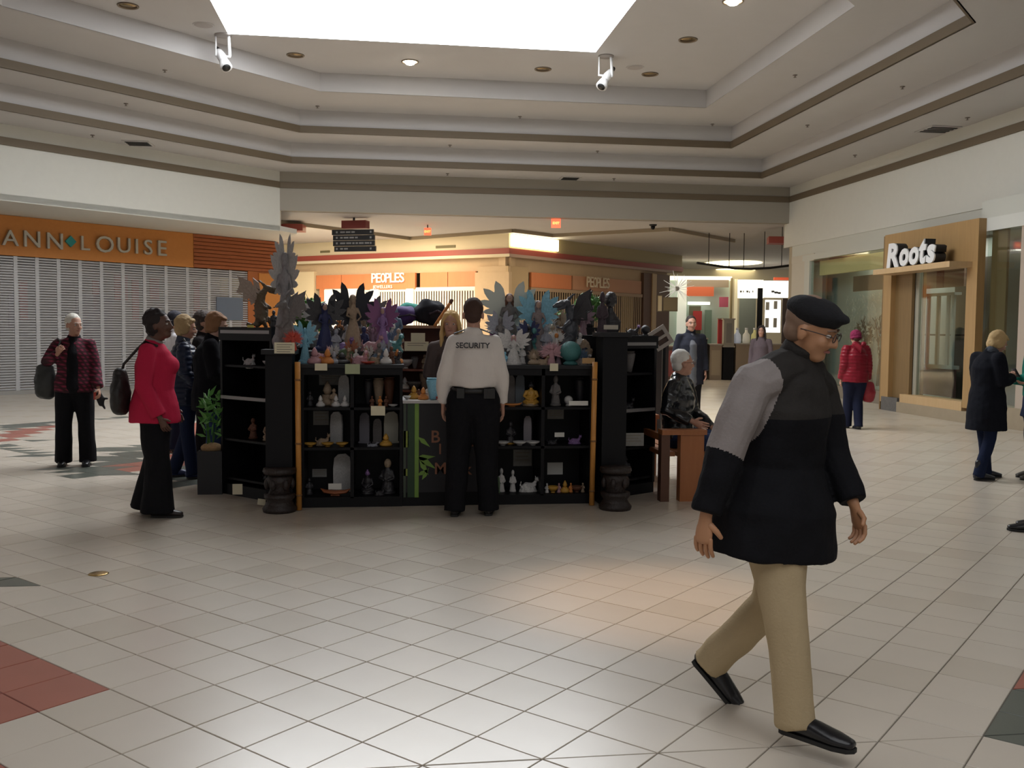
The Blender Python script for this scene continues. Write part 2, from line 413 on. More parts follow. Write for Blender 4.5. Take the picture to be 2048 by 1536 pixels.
wall_back = MB(); wall_back.prism([P0[0], P0[1], P0[1] + V((.2, .3)), P0[0] + V((0, .3))], 4.43, 5.4); struct('wall_back', wall_back, mat('fascia_paint', (.36, .33, .28), .75))
wall_right = MB(); wall_right.prism([P0[1] + V((0, .3)), P0[2] + V((0, -1)), P0[2] + V((.5, -1)), P0[1] + V((.5, .3))], 3.80, 5.4)
wr = struct('wall_right', wall_right, white_paint)
m = MB(); m.prism([P0[2], P0[3], P0[3] + V((.3, -.3)), P0[2] + V((.3, -.3))], 4.43, 5.4); m.prism([P0[3], P0[4], P0[4] + V((0, -.3)), P0[3] + V((0, -.3))], 4.43, 5.4)
struct('wall_front', m, white_paint)
# corridor ceilings around the court
zz = [(-6.0, 23.0), (-2.52, 26.63), (.83, 30.29), (3.7, 27.19), (5.05, 28.34), (7.94, 25.81), (10.9, 28.7), (10.9, 24.4), (P0[0].x, 24.4)]
m = MB(); m.prism([V(q) for q in zz], 4.43, 4.60); part('corridor_soffit', m, ceil_paint, ceiling)
m = MB(); m.prism([V(q) for q in ((-20, 20), (26, 20), (26, 62), (-20, 62))][::1], 4.82, 4.9)
m = MB(); m.box((-24, 24.3, 4.80), (26, 62, 4.9)); part('corridor_ceiling', m, ceil_paint, ceiling)
m = MB(); m.box((-14, -8, 4.43), (16, 4.8, 4.55)); part('corridor_ceiling', m, ceil_paint, ceiling)
tr = MB()
zs = [V(q) for q in zz[:7]]
for i in range(6): tr.slab(zs[i], zs[i + 1], 4.33, 4.43, -.06)
t = struct('trim_4', tr, mat('tan_trim', (.33, .27, .19), .7))

# ---------------------------------------------------------------- left shop: orange fascia, slatted end, aluminium grille
# storefront plane y = x + 30.25
SD = V((.70711, .70711, 0)); SN = V((.70711, -.70711, 0)); SO = V((-8.25, 22.0, 0))
def sp(px, py): return onl(px, py, SO, SN)
def along(p): return (p - SO).dot(SD)
def spt(u, z, out=0.): q = SO + SD * u + SN * out; return V((q.x, q.y, z))
u0, uS, uE, uP = -4.5, along(sp(387, 532)), along(sp(556, 471)), along(sp(495, 560))
shop = thing('shopfront', 'closed shop with orange fascia and silver letters behind a grille', 'shopfront', SO)
def slp(name, ua, ub, za, zb, out, t, m, par=shop, **k):
    mm = MB(); a = spt(ua, 0, out) - SO; b = spt(ub, 0, out) - SO
    mm.slab(a, b, za, zb, t); return part(name, mm, m, par, **k)
slp('fascia', u0, uS, 3.06, 3.93, .0, .15, orange_wood)
slp('pillar', uP, uE, 0, 3.06, .02, .3, mat('rust_paint', (.40, .12, .03), .6), label='rust red wooden end pillar')
slp('pillar', uP + .35, uE + .02, 0, 3.02, .05, .05, orange_wood, label='orange wooden face of the end pillar')
slp('slat_backing', uS, uE, 3.06, 3.93, -.05, .1, rust_wood)
n = 9; hz = .87 / n
for i in range(n): slp('slat', uS, uE, 3.06 + i * hz + .012, 3.06 + (i + 1) * hz - .006, .015, .06, rust_wood)
slp('floor_rail', u0, uP, 0, .09, .02, .2, mat('rail_metal', (.35, .34, .32), .5, .3))
# grille: rows of curved slats joined as one part, with upright guide strips
g = MB(); zz_ = .1
while zz_ < 3.02:
    a = spt(u0, zz_, 0) - SO; b = spt(uP, zz_, 0) - SO
    g.slab(a, b, zz_, zz_ + .038, .02); zz_ += .058
part('grille_slats', g, mat('grille_grey', (.43, .43, .44), .45, .2), shop, kind='stuff')
strip_m = mat('grille_strip', (.50, .50, .51), .45, .2)
for px in range(-60, 500, 43):
    u = along(sp(px + 2, 600))
    if u0 < u < uP: slp('grille_strip', u, u + .085, .05, 3.05, .012, .03, strip_m)
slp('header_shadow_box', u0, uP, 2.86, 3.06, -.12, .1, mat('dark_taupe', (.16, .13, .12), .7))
# dim shop interior behind the grille
slp('shop_back', u0, uE, 0, 3.9, -2.6, .1, mat('shop_grey', (.34, .33, .32), .8))
pink = mat('shop_pink', (.55, .22, .20), .8); blu = mat('shop_blue_grey', (.13, .16, .21), .7); lil = mat('shop_lilac', (.32, .28, .33), .8)
for (xa, ya, xb, yb, mm) in ((462, 560, 472, 700, pink), (340, 560, 352, 640, pink), (375, 555, 392, 600, pink), (96, 590, 110, 660, lil), (118, 560, 132, 640, pink), (230, 590, 300, 700, lil), (262, 560, 276, 620, pink), (305, 550, 330, 600, pink)):
    a, b = sp(xa, yb), sp(xb, ya); slp('display_panel', along(a) - .3, along(b) - .3, a.z, b.z, -1.2, .04, mm)
a, b = sp(432, 640), sp(484, 596); slp('blue_poster', along(a), along(b), a.z, b.z, .04, .02, blu, label='blue-grey poster')
letM = mat('sign_silver', (.55, .53, .47), .35, .5)
a = sp(3, 487); bb = sp(122, 496)
# place each letter by its measured spot on the fascia
def letter_on(ch, px, pyb, pyt, par, pf, m, ex=.03, bold=.004, shear=0., d=SD, o=SO, kx=1.):
    base = pf(px, pyb); top = pf(px, pyt); hgt = top.z - base.z
    me = text_mesh(ch, 1., m, ex, bold, shear, 'letter', align='LEFT')
    xs = [v.co.x for v in me.vertices]; ys = [v.co.y for v in me.vertices]; hh = max(ys) - min(ys)
    for v in me.vertices: v.co.x = (v.co.x - min(xs)) * hgt / hh * kx; v.co.y = (v.co.y - min(ys)) * hgt / hh
    nrm = d.cross(V((0, 0, 1))); M = Matrix(((d.x, 0, nrm.x), (d.y, 0, nrm.y), (0, 1, 0))).to_4x4()
    ob = link('letter', me, par); ob.matrix_local = Matrix.Translation(base - o + nrm * (ex + .01)) @ M; return ob
for ch, px, yt, yb in (('A', 2, 459, 490), ('N', 46, 461, 493), ('N', 92, 465, 497), ('L', 160, 472, 500), ('O', 190, 471, 504), ('U', 233, 475, 505), ('I', 269, 478, 507), ('S', 286, 479, 509), ('E', 314, 481, 511)):
    letter_on(ch, px, yb, yt, shop, sp, letM, kx=1.08)
c = sp(140, 483); mm = MB(); mm.prism([V((-.13, 0)), V((0, -.13)), V((.13, 0)), V((0, .13))], 0, .05)
dm = link('diamond_emblem', mm.mesh('diamond_emblem', mat('teal', (.02, .30, .30), .35)), shop, label='small teal diamond emblem')
nrm = SD.cross(V((0, 0, 1))); dm.matrix_local = Matrix.Translation(c - SO) @ Matrix(((SD.x, 0, nrm.x), (SD.y, 0, nrm.y), (0, 1, 0))).to_4x4()

# ---------------------------------------------------------------- far jewellery shop at the corner of the corridor
C1, C2, C3 = V((-3.3, 37.95, 0)), V((4.22, 32.04, 0)), V((12.1, 39.2, 0))
dL = (C2 - C1).normalized(); dR = (C3 - C2).normalized(); nL = dL.cross(V((0, 0, 1))); nR = dR.cross(V((0, 0, 1)))
C0 = C1 - dL * 4
far = thing('jewellery_shop', 'corner jewellery shop across the corridor with orange signboards and white grilles', 'shopfront', C2)
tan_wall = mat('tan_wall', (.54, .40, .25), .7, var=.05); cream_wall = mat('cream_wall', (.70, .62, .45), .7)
def seg(name, a, b, n, out, t, za, zb, m, par=far, o=C2, **k):
    mm = MB(); a_, b_ = a - o + n * out, b - o + n * out; mm.slab(a_, b_, za, zb, t); return part(name, mm, m, par, **k)
def PL(px, py): return onl(px, py, C2, nL)
def PR(px, py): return onl(px, py, C2, nR)
# a segment between two pixels columns on a face, z from pixel rows
def face(name, f, x0, y0, x1, y1, n, out, t, m, par=far, o=C2, **k):
    a = f(x0, y0); b = f(x1, y1); return seg(name, V((a.x, a.y, 0)), V((b.x, b.y, 0)), n, out, t, min(a.z, b.z), max(a.z, b.z), m, par, o, **k)
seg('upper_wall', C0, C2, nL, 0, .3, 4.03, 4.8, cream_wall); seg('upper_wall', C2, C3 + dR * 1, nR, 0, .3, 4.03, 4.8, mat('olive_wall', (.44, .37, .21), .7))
redtrim = mat('red_trim', (.34, .07, .05), .5)
seg('red_cornice', C0, C2 + dL * .05, nL, .06, .2, 4.10, 4.30, redtrim); seg('red_cornice', C2 - dR * .05, C3 + dR * 1, nR, .06, .2, 4.10, 4.30, redtrim)
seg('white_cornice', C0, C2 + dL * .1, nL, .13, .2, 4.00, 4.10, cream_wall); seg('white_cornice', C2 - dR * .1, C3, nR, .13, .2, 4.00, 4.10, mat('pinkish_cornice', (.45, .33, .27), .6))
seg('wall_face', C0, C2, nL, -.15, .3, 3.55, 4.02, tan_wall); seg('wall_face', C2, C3, nR, -.15, .3, 3.55, 4.02, tan_wall)
# corner pier, left pier
face('pier', PL, 950, 545, 1017, 640, nL, .0, .5, tan_wall); 
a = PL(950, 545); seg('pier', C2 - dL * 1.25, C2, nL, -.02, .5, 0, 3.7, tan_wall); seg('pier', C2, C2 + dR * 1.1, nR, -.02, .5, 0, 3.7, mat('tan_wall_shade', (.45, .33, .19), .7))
a1 = PL(628, 560); seg('pier', C0, V((a1.x, a1.y, 0)), nL, .0, .4, 0, 3.7, mat('cream_pier', (.75, .62, .40), .7))
orange_pan = wood('orange_panel', (.66, .235, .09), (.58, .19, .07), 2, .5)
def zof(f, x, y): return f(x, y).z
zt, zb_ = 3.55, 3.03
for xa, xb in ((630, 681), (681, 730), (730, 832), (838, 894), (894, 950)):
    a, b = PL(xa, 560), PL(xb, 560)
    seg('signboard', V((a.x, a.y, 0)) + dL * .012, V((b.x, b.y, 0)) - dL * .012, nL, -.05 if xa != 730 else .04, .1, zb_ - (.06 if xa == 730 else 0), zt, orange_pan)
for xa, xb, mmm in ((1065, 1145, orange_pan), (1148, 1285, mat('tan_signboard', (.50, .26, .15), .6))):
    a, b = PR(xa, 560), PR(xb, 560); seg('signboard', V((a.x, a.y, 0)), V((b.x, b.y, 0)), nR, -.05, .1, zb_, zt, mmm)
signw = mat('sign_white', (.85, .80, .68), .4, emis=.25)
def sgl(word, small, f, x0, x1, yt, yb, d, m):
    base = f(x0, yb); end = f(x1, yb); H_ = f(x0, yt).z - base.z; W_ = (end - base).length; n_ = len(word)
    for i, ch in enumerate(word):
        me = text_mesh(ch, 1., m, .02, .012, 0, 'letter', align='LEFT'); xs = [v.co.x for v in me.vertices]; ys = [v.co.y for v in me.vertices]
        ww = W_ / n_ * 1.02
        for v in me.vertices:
            v.co.x = (v.co.x - min(xs)) / (max(xs) - min(xs)) * ww; v.co.y = (v.co.y - min(ys)) / (max(ys) - min(ys)) * H_
        nn = d.cross(V((0, 0, 1))); M = Matrix(((d.x, 0, nn.x), (d.y, 0, nn.y), (0, 1, 0))).to_4x4()
        ob = link('letter', me, far); ob.matrix_local = Matrix.Translation(base - C2 + d * (W_ * i / n_) + nn * .08) @ M
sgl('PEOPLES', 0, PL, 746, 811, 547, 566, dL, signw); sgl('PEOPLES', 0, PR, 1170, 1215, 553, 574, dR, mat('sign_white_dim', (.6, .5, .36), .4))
me = text_mesh('JEWELLERS', .16, signw, .01, .002, spacing=1.15, align='LEFT'); b = PL(749, 577)
nn = nL; ob = link('lettering', me, far); ob.matrix_local = Matrix.Translation(b - C2 + nn * .08) @ Matrix(((dL.x, 0, nn.x), (dL.y, 0, nn.y), (0, 1, 0))).to_4x4() @ Matrix.Diagonal((1.02, 1, 1, 1))
# white vertical grilles: bars joined as one part each side; white posts between
barm = mat('grille_white', (.78, .74, .66), .5)
dark_in = mat('shop_dark_inside', (.10, .075, .06), .9)
a, b = PL(640, 600), PL(950, 600); a.z = b.z = 0
seg('shop_inside', a, b, nL, -1.2, .1, 0, 3.0, mat('shop_pinkish_inside', (.33, .24, .20), .9))
seg('grille_rail', a, b, nL, .0, .12, 2.88, 3.02, barm)
g = MB(); Lg = (b - a).length; u = 0
while u < Lg:
    q = a - C2 + dL * u; g.slab(q, q + dL * .055, 0, 2.9, .03); u += .11
part('grille_bars', g, barm, far, kind='stuff')
for xa, xb in ((650, 676), (697, 712), (742, 758), (814, 828)):
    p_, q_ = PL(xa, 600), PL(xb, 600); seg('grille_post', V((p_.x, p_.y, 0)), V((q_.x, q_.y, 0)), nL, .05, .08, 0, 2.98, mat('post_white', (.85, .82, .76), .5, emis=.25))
p_, q_ = PL(641, 600), PL(649, 600); seg('door_post', V((p_.x, p_.y, 0)), V((q_.x, q_.y, 0)), nL, .06, .08, 0, 3.03, orange_pan)
a, b = PR(1062, 600), PR(1285, 600); a.z = b.z = 0
seg('shop_inside', a, b, nR, -1.0, .1, 0, 3.0, dark_in); seg('grille_rail', a, b, nR, 0, .12, 2.9, 3.02, mat('rail_tan', (.36, .25, .16), .6))
g = MB(); u = 0; Lg = (b - a).length
while u < Lg:
    q = a - C2 + dR * u; g.slab(q, q + dR * .035, 0, 2.9, .03); u += .14
part('grille_bars', g, mat('grille_tan', (.42, .32, .22), .6), far, kind='stuff')
a, b = PR(1287, 600), PR(1302, 600); a.z = b.z = 0; seg('end_pier', a, C3, nR, 0, .5, 0, 3.9, mat('dark_brown_pier', (.13, .07, .045), .6)); 
a, b = PR(1303, 600), PR(1311, 600); a.z = b.z = 0; seg('end_pier', a, b, nR, .05, .3, 0, 3.9, tan_wall)
for (xa, ya, xb, yb) in ((641, 506, 660, 501), (872, 497, 911, 490)):
    a, b = PL(xa, ya), PL(xb, yb); seg('wall_vent', V((a.x, a.y, 0)), V((b.x, b.y, 0)), nL, .02, .04, min(a.z, b.z), max(a.z, b.z), mat('vent_olive', (.16, .14, .07), .6))
# wall patch at the corner; its emission stands in for cove light on it
a = V((4.12, 31.9, 0)); lit_patch = thing('cove_lit_wall', 'bright glowing light cove above the corner of the jewellery shop', 'light', C2)
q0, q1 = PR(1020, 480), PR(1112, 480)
seg('lit_face', C2 + dR * .02, V((q1.x, q1.y, 0)), nR, .12, .05, 4.36, 4.76, mat('lit_wall_glow', (1, .9, .62), .5, emis=7., ecol=(1, .86, .55)), lit_patch)

# ---------------------------------------------------------------- shops at the end of the right corridor
end = thing('food_court_front', 'lit white shop signs and glass fronts at the far end of the corridor', 'shopfront', (0, 0, 0))
DE = 46.
def fb(name, x0, y0, x1, y1, d, m, t=.1, par=None, z0=None, **k):
    a = atd(x0, y1, d); b = atd(x1, y0, d); r = V((FWD.y, -FWD.x, 0)); a0 = a.copy(); 
    mm = MB(); w_ = (b - a).dot(r); za = a.z if z0 is None else z0
    base = V((a.x, a.y, 0)); mm.slab(base, base + r * w_, za, b.z, t); o = part(name, mm, m, par or end, **k); return o
glow = mat('sign_glow', (1, .97, .86), .5, emis=2.2, ecol=(1, .97, .84))
fb('back_wall', 1300, 480, 1620, 760, 50, mat('far_wall', (.55, .48, .36), .8), z0=0)
fb('lit_sign', 1470, 560, 1527, 596, DE, glow); fb('lit_sign', 1528, 562, 1581, 595, DE, glow)
for x0_, x1_, y_ in ((1480, 1484, 583), (1486, 1488, 583), (1493, 1497, 583), (1498, 1500, 584), (1505, 1507, 583), (1543, 1549, 583), (1549, 1556, 585), (1556, 1562, 586)):
    fb('sign_mark', x0_, y_ - 2, x1_, y_ + 2, DE - .15, ink, .04)
fb('window_panel', 1326, 558, 1460, 745, 44, mat('shop_glassy', (.55, .66, .60), .3), z0=0)
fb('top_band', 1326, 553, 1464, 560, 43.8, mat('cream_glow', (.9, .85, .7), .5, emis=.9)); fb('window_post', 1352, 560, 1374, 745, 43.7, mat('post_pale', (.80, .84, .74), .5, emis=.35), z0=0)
fb('red_sign', 1374, 574, 1428, 592, 43.6, mat('red_sign', (.60, .14, .06), .5, emis=.2)); fb('upper_band', 1374, 560, 1458, 574, 43.65, mat('taupe_band', (.33, .27, .2), .6)); fb('poster', 1439, 594, 1457, 614, 43.6, mat('magenta_poster', (.55, .12, .2), .6))
fb('light_strip', 1376, 604, 1420, 609, 43.6, glow); fb('shelving', 1376, 612, 1402, 742, 43.6, mat('green_dark', (.16, .18, .12), .7), z0=0); fb('poster', 1386, 622, 1404, 660, 43.5, mat('red_poster', (.55, .06, .06), .6))
fb('shelving', 1408, 620, 1424, 742, 43.6, mat('green_mid', (.20, .30, .24), .7), z0=0)
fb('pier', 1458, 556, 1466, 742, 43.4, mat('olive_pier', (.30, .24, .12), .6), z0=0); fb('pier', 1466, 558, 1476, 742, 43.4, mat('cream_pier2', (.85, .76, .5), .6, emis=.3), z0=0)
fb('dark_doorway', 1476, 597, 1512, 742, 45, mat('grey_glass', (.16, .18, .17), .3), z0=0); fb('black_post', 1512, 576, 1526, 742, 44.8, black, z0=0)
fb('menu_board', 1530, 600, 1562, 665, 45, mat('menu_glow', (1, 1, .97), .5, emis=1.6)); 
for xx, y0_, y1_ in ((1536, 604, 620), (1552, 602, 618), (1551, 636, 655), (1535, 636, 655)): fb('menu_card', xx - 4, y0_, xx + 3, y1_, 44.9, mat('menu_dark', (.35, .33, .3), .7))
fb('dark_doorway', 1562, 597, 1600, 742, 45, mat('brown_dark', (.06, .04, .035), .6), z0=0)
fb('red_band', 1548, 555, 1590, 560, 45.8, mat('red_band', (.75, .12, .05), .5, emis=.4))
# ---------------------------------------------------------------- right shop: frieze, window, maple portal
XW = 10.7
def RX(px, py, X=10.62): return onx(px, py, X)
rs = thing('shopfront', 'shop with maple portal and raised white sign letters, glass windows beside it', 'shopfront', (XW, 18, 0))
RO = V((XW, 18, 0))
def rb(name, X0, X1, y0, y1, z0, z1, m, par=rs, **k):
    mm = MB(); mm.box((X0 - RO.x, y0 - RO.y, z0), (X1 - RO.x, y1 - RO.y, z1)); return part(name, mm, m, par, **k)
pale_wall = mat('pale_wall', (.58, .54, .46), .7, var=.03); frame_w = mat('frame_pale', (.56, .57, .52), .5)
yy = lambda px, X, py=640: onx(px, py, X).y
zz2 = lambda px, py, X: onx(px, py, X).z
# header frieze and wall end
y_end = yy(1581, XW); pR1f = onx(1940, 640, 9.98).y
rb('frieze', 10.13, 10.72, 8.0, pR1f, 3.50, 3.80, frame_w)
rb('frieze', 10.72, 11.1, 9.0, y_end + .05, 3.48, 3.82, frame_w)
rb('wall_pier', 10.70, 11.2, yy(1606, 10.7), y_end, 0, 3.5, pale_wall)
rb('window_frame', 10.68, 10.80, yy(1616, 10.68), yy(1606, 10.68), 0, 3.5, frame_w)
rb('corner_block', 10.69, 11.1, yy(1625, 10.7), y_end, 3.34, 3.52, pale_wall)
yl, yr_ = yy(1606, 10.68), yy(1772, 10.68)
rb('window_frame', 10.676, 10.8, yr_, yl + .12, 3.36, 3.5, frame_w)
rb('window_sill', 10.66, 10.85, yr_, yl, 0, .28, mat('taupe_plinth', (.22, .19, .15), .6))
rb('window_pane', 10.73, 10.745, yr_, yl, .28, 3.36, glass)
rb('lit_valance', 10.95, 11.05, yr_, yl - .3, 2.98, 3.34, mat('valance_yellow', (.62, .50, .24), .6, emis=.12))
rb('window_backdrop', 11.6, 11.7, yr_ - 2.5, yl + .6, .2, 3.4, mat('backdrop_grey', (.36, .41, .39), .7, var=.15, vs_=1.2))
a, b = onx(1708, 566, 10.9), onx(1768, 530, 10.9)
rb('dark_sign', 10.88, 10.92, b.y, a.y, 2.50, 2.85, mat('dark_brown_sign', (.035, .022, .016), .6), label='dark brown hanging sign')
# tree mural printed on the backdrop, as thin branches standing in the window
br = MB(); rg = random.Random(5)
def grow_branch(y, z, ang, ln, r, d):
    y2, z2 = y + cos(ang) * ln, z + sin(ang) * ln
    br.tube([(11.5 - RO.x, y - RO.y, z), (11.5 - RO.x, (y + y2) / 2 - RO.y + rg.uniform(-.03, .03), (z + z2) / 2), (11.5 - RO.x, y2 - RO.y, z2)], [r, r * .8, r * .6], 5, dome=False)
    if d:
        for k in range(3): grow_branch(y2, z2, ang + rg.uniform(-.8, .8), ln * rg.uniform(.55, .8), r * .6, d - 1)
for y_ in (20.75, 21.1, 21.7): grow_branch(y_, .3, pi / 2 + rg.uniform(-.3, .3), .62, .06, 4)
part('window_branches', br, mat('branch_dark', (.05, .05, .045), .8), rs, kind='stuff')
lf = MB()
for k in range(260):
    y_ = rg.uniform(20.6, 22.3); z_ = rg.uniform(1.0, 2.45); s_ = rg.uniform(.03, .07); a_r = rg.uniform(0, 6)
    M_ = Matrix.Translation((11.45 - RO.x + rg.uniform(-.1, .05), y_ - RO.y, z_)) @ Matrix.Rotation(pi / 2, 4, 'Z') @ Matrix.Rotation(a_r, 4, 'Y')
    lf.plate([(-s_, 0), (0, s_ * .45), (s_, 0), (0, -s_ * .45)], .004, M_)
part('window_leaves', lf, mat('leaf_grey', (.42, .44, .41), .8), rs, kind='stuff')
rb('window_side_wall', 11.1, 11.62, y_end - .08, y_end - .02, .2, 3.4, MATS['backdrop_grey'])
rb('window_side_wall', 10.8, 11.12, y_end - .08, y_end - .02, .2, 3.4, MATS['backdrop_grey'])
# portal
XP = 9.98
pL0, pL1 = yy(1780, XP), yy(1765, XP); pR0, pR1 = yy(1951, XP), yy(1930, XP)
zt_ = 3.50
portal = rs
base_m = mat('beige_stone_base', (.33, .27, .19), .5, var=.1); dk_base = mat('dark_stone_base', (.10, .10, .10), .5, var=.3, vs_=20)
rb('portal_post', XP, XP + .14, pL0, pL1, .16, 2.70, maple); rb('portal_post', XP, XP + .14, pR0, pR1, .26, 2.70, maple)
rb('portal_head', XP, XP + .14, pR0, pL1, 2.70, zt_, maple)
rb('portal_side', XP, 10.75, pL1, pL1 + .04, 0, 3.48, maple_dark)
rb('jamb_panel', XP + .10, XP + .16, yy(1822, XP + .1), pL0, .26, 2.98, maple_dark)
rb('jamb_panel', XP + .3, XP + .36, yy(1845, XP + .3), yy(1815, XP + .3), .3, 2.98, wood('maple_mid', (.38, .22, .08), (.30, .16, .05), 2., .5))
rb('dark_base', XP - .01, XP + .5, yy(1800, XP), yy(1768, XP), 0, .27, dk_base)
rb('stone_base', XP - .02, XP + .6, pR0, yy(1800, XP), 0, .20, base_m)
rb('sill', XP - .01, XP + .3, pR1, yy(1805, XP), .20, .36, wood('sill_wood', (.60, .42, .23), (.5, .33, .16), 2, .5))
rb('dark_base', XP - .03, XP + .5, pR0 - .1, pR0 + .05, 0, .26, dk_base)
gy0, gy1 = pR1, yy(1822, XP + .15)
rb('window_pane', XP + .2, XP + .215, gy0, gy1, .36, 2.98, glass)
rb('inner_frame', XP + .18, XP + .26, yy(1836, XP + .18), gy1, .36, 2.98, mat('pale_mullion', (.40, .38, .30), .4)); rb('inner_frame', XP + .18, XP + .26, gy0, gy0 + .18, .36, 2.98, mat('grey_mullion', (.30, .30, .28), .4))
rb('inner_back', XP + 1.3, XP + 1.35, gy0 - 3, gy1 + .4, 0, 3.0, mat('shop_dusk', (.11, .105, .085), .6, var=.4, vs_=1.5))
# bright shutters seen in the pane: a tall pale rack of hanging rails inside
rk = mat('rack_pale', (.30, .35, .35), .4)
for px_ in (1852, 1872, 1892, 1902): rb('rack_upright', XP + .8, XP + .84, yy(px_ + 5, XP + .8), yy(px_, XP + .8), .9, 2.3, rk)
rb('rack_shelf', XP + .75, XP + .9, yy(1912, XP + .8), yy(1835, XP + .8), .86, .93, rk); rb('rack_shelf', XP + .75, XP + .9, yy(1912, XP + .8), yy(1835, XP + .8), 2.28, 2.33, rk)
rb('display_panel', XP + 1.0, XP + 1.05, yy(1912, XP + 1), yy(1840, XP + 1), .3, .85, mat('maroon_dark', (.10, .05, .05), .8))
rb('display_panel', XP + 1.0, XP + 1.04, yy(1925, XP + 1), yy(1840, XP + 1), 2.45, 2.9, mat('dusty_rose', (.30, .19, .14), .7)); rb('display_panel', XP + .98, XP + 1.0, yy(1885, XP + 1), yy(1872, XP + 1), 2.45, 2.9, mat('maroon', (.18, .04, .03), .7))
rb('mannequin_shelf', XP + .9, XP + 1.2, yy(1912, XP + 1), yy(1840, XP + 1), 1.5, 1.53, dark_metal)
# sign shelf and raised letters
XS = XP - .42
s0, s1 = onx(1746, 546, XS), onx(1899, 524, XS)
rb('sign_shelf', XS, XP + .02, s1.y, s0.y, s0.z - .04, s0.z + .06, wood('shelf_wood', (.62, .44, .25), (.52, .35, .18), 2, .5))
zb0 = s0.z + .065
lw = mat('sign_face_white', (.80, .82, .84), .4); lb = mat('sign_side_black', (.012, .012, .015), .5)
XL = XS + .03
ya, yb = onx(1774, 530, XL).y, onx(1871, 515, XL).y
dn_ = V((0, -1, 0)); tot = ya - yb
wds = [('R', .27), ('o', .2), ('o', .2), ('t', .14), ('s', .17)]; x = 0; sm = sum(w_ for _, w_ in wds)
for ch, w_ in wds:
    me = text_mesh(ch, .5, lw, .012, .022, .12, 'letter', align='LEFT'); xs = [v.co.x for v in me.vertices]; ys = [v.co.y for v in me.vertices]
    ww = tot * w_ / sm * .97; hh = (.46 if ch == 'R' else .45 if ch == 't' else .33)
    me2 = text_mesh(ch, .5, lb, .10, .022, .12, 'letter_side', align='LEFT')
    for m2 in (me, me2):
        for v in m2.vertices: v.co.x = (v.co.x - min(xs)) / (max(xs) - min(xs)) * ww; v.co.y = (v.co.y - min(ys)) / (max(ys) - min(ys)) * hh
    M_ = Matrix(((0, 0, -1), (-1, 0, 0), (0, 1, 0))).to_4x4()
    bse = V((XL, ya - tot * x / sm, zb0)) - RO
    lo = link('letter', me, rs); lo.matrix_local = Matrix.Translation(bse) @ M_
    so = link('letter_side', me2, lo); so.location = (0, 0, -.113)
    x += w_
# windows to the right of the portal
y0w = 8.2
rb('window_head', 10.12, 10.30, y0w, pR0 + .0, 3.28, 3.5, mat('head_white', (.66, .67, .63), .5))
rb('window_pane', 10.16, 10.175, y0w, pR0, .35, 3.28, glass)
rb('window_plinth', 10.12, 10.4, y0w, pR0, 0, .35, base_m)
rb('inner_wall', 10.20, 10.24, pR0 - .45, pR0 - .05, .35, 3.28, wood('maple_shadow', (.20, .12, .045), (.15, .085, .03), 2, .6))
rb('interior_wall', 12.6, 12.7, 5, pR0 + .2, 0, 4, mat('interior_grey', (.22, .23, .20), .8, var=.2, vs_=.8))
rb('dark_doorway', 12.3, 12.35, yy(2047, 12.3), yy(2003, 12.3), 0, 2.5, mat('door_dark', (.03, .035, .025), .5))
rb('red_sign', 12.2, 12.25, yy(2046, 12.2), yy(2005, 12.2), zz2(2020, 602, 12.2), zz2(2020, 570, 12.2), mat('dim_red', (.34, .07, .045), .6))
rb('pale_post', 12.2, 12.25, yy(2004, 12.2), yy(1986, 12.2), 0, 2.75, mat('pale_post', (.34, .31, .23), .6))
rb('tan_panel', 12.25, 12.3, yy(1986, 12.2), yy(1968, 12.2), 0, 2.6, mat('tan_dim', (.26, .20, .09), .6))
rb('red_rail', 12.15, 12.3, yy(2060, 12.2), yy(1960, 12.2), 2.72, 2.82, mat('dark_red_rail', (.12, .045, .03), .6))
rb('ceiling_lamp', 12.0, 12.2, yy(2046, 12.1), yy(2020, 12.1), zz2(2030, 546, 12.1), zz2(2030, 528, 12.1), mat('lamp_yellow', (1, .8, .3), .5, emis=1.3, ecol=(1, .82, .34)))
rb('edge_post', 10.15, 10.35, yy(2066, 10.2), yy(2042, 10.2), 0, 3.45, mat('edge_pinkish', (.46, .38, .31), .6))
# dark person-shaped shadowed plant display
mm = MB(); pc = onx(1985, 740, 11.3); mm.ell((pc.x - RO.x, pc.y - RO.y, 1.15), (.12, .42, .62)); mm.ell((pc.x - RO.x, pc.y - RO.y - .1, 1.75), (.12, .25, .3))
part('mannequin_display', mm, mat('display_brown', (.07, .045, .02), .9), rs, True)
rb('shop_floor', 10.9, 12.6, 5, yl, .0, .02, mat('shop_floor', (.25, .22, .17), .5)); rb('shop_ceiling', 10.9, 12.7, 5, yl + 1, 3.45, 3.5, mat('shop_ceiling', (.45, .45, .42), .8))
# corridor walls beyond, to close the far right and left
m = MB(); m.box((10.75, y_end + .02, 0), (16, y_end + .3, 4.8)); struct('wall_corridor', m, mat('corridor_wall', (.42, .36, .26), .7))
m = MB(); m.box((-15, 44, 0), (-6, 44.3, 4.8)); m.prism([V((-2.98, 27.5)), V((-3.1, 27.38)), V((-7.1, 31.4)), V((-7.0, 31.5))], 0, 4.8); struct('wall_corridor_left', m, cream_wall)
m = MB(); m.box((-24, 56, 0), (26, 56.3, 4.9)); struct('wall_far', m, tan_wall)

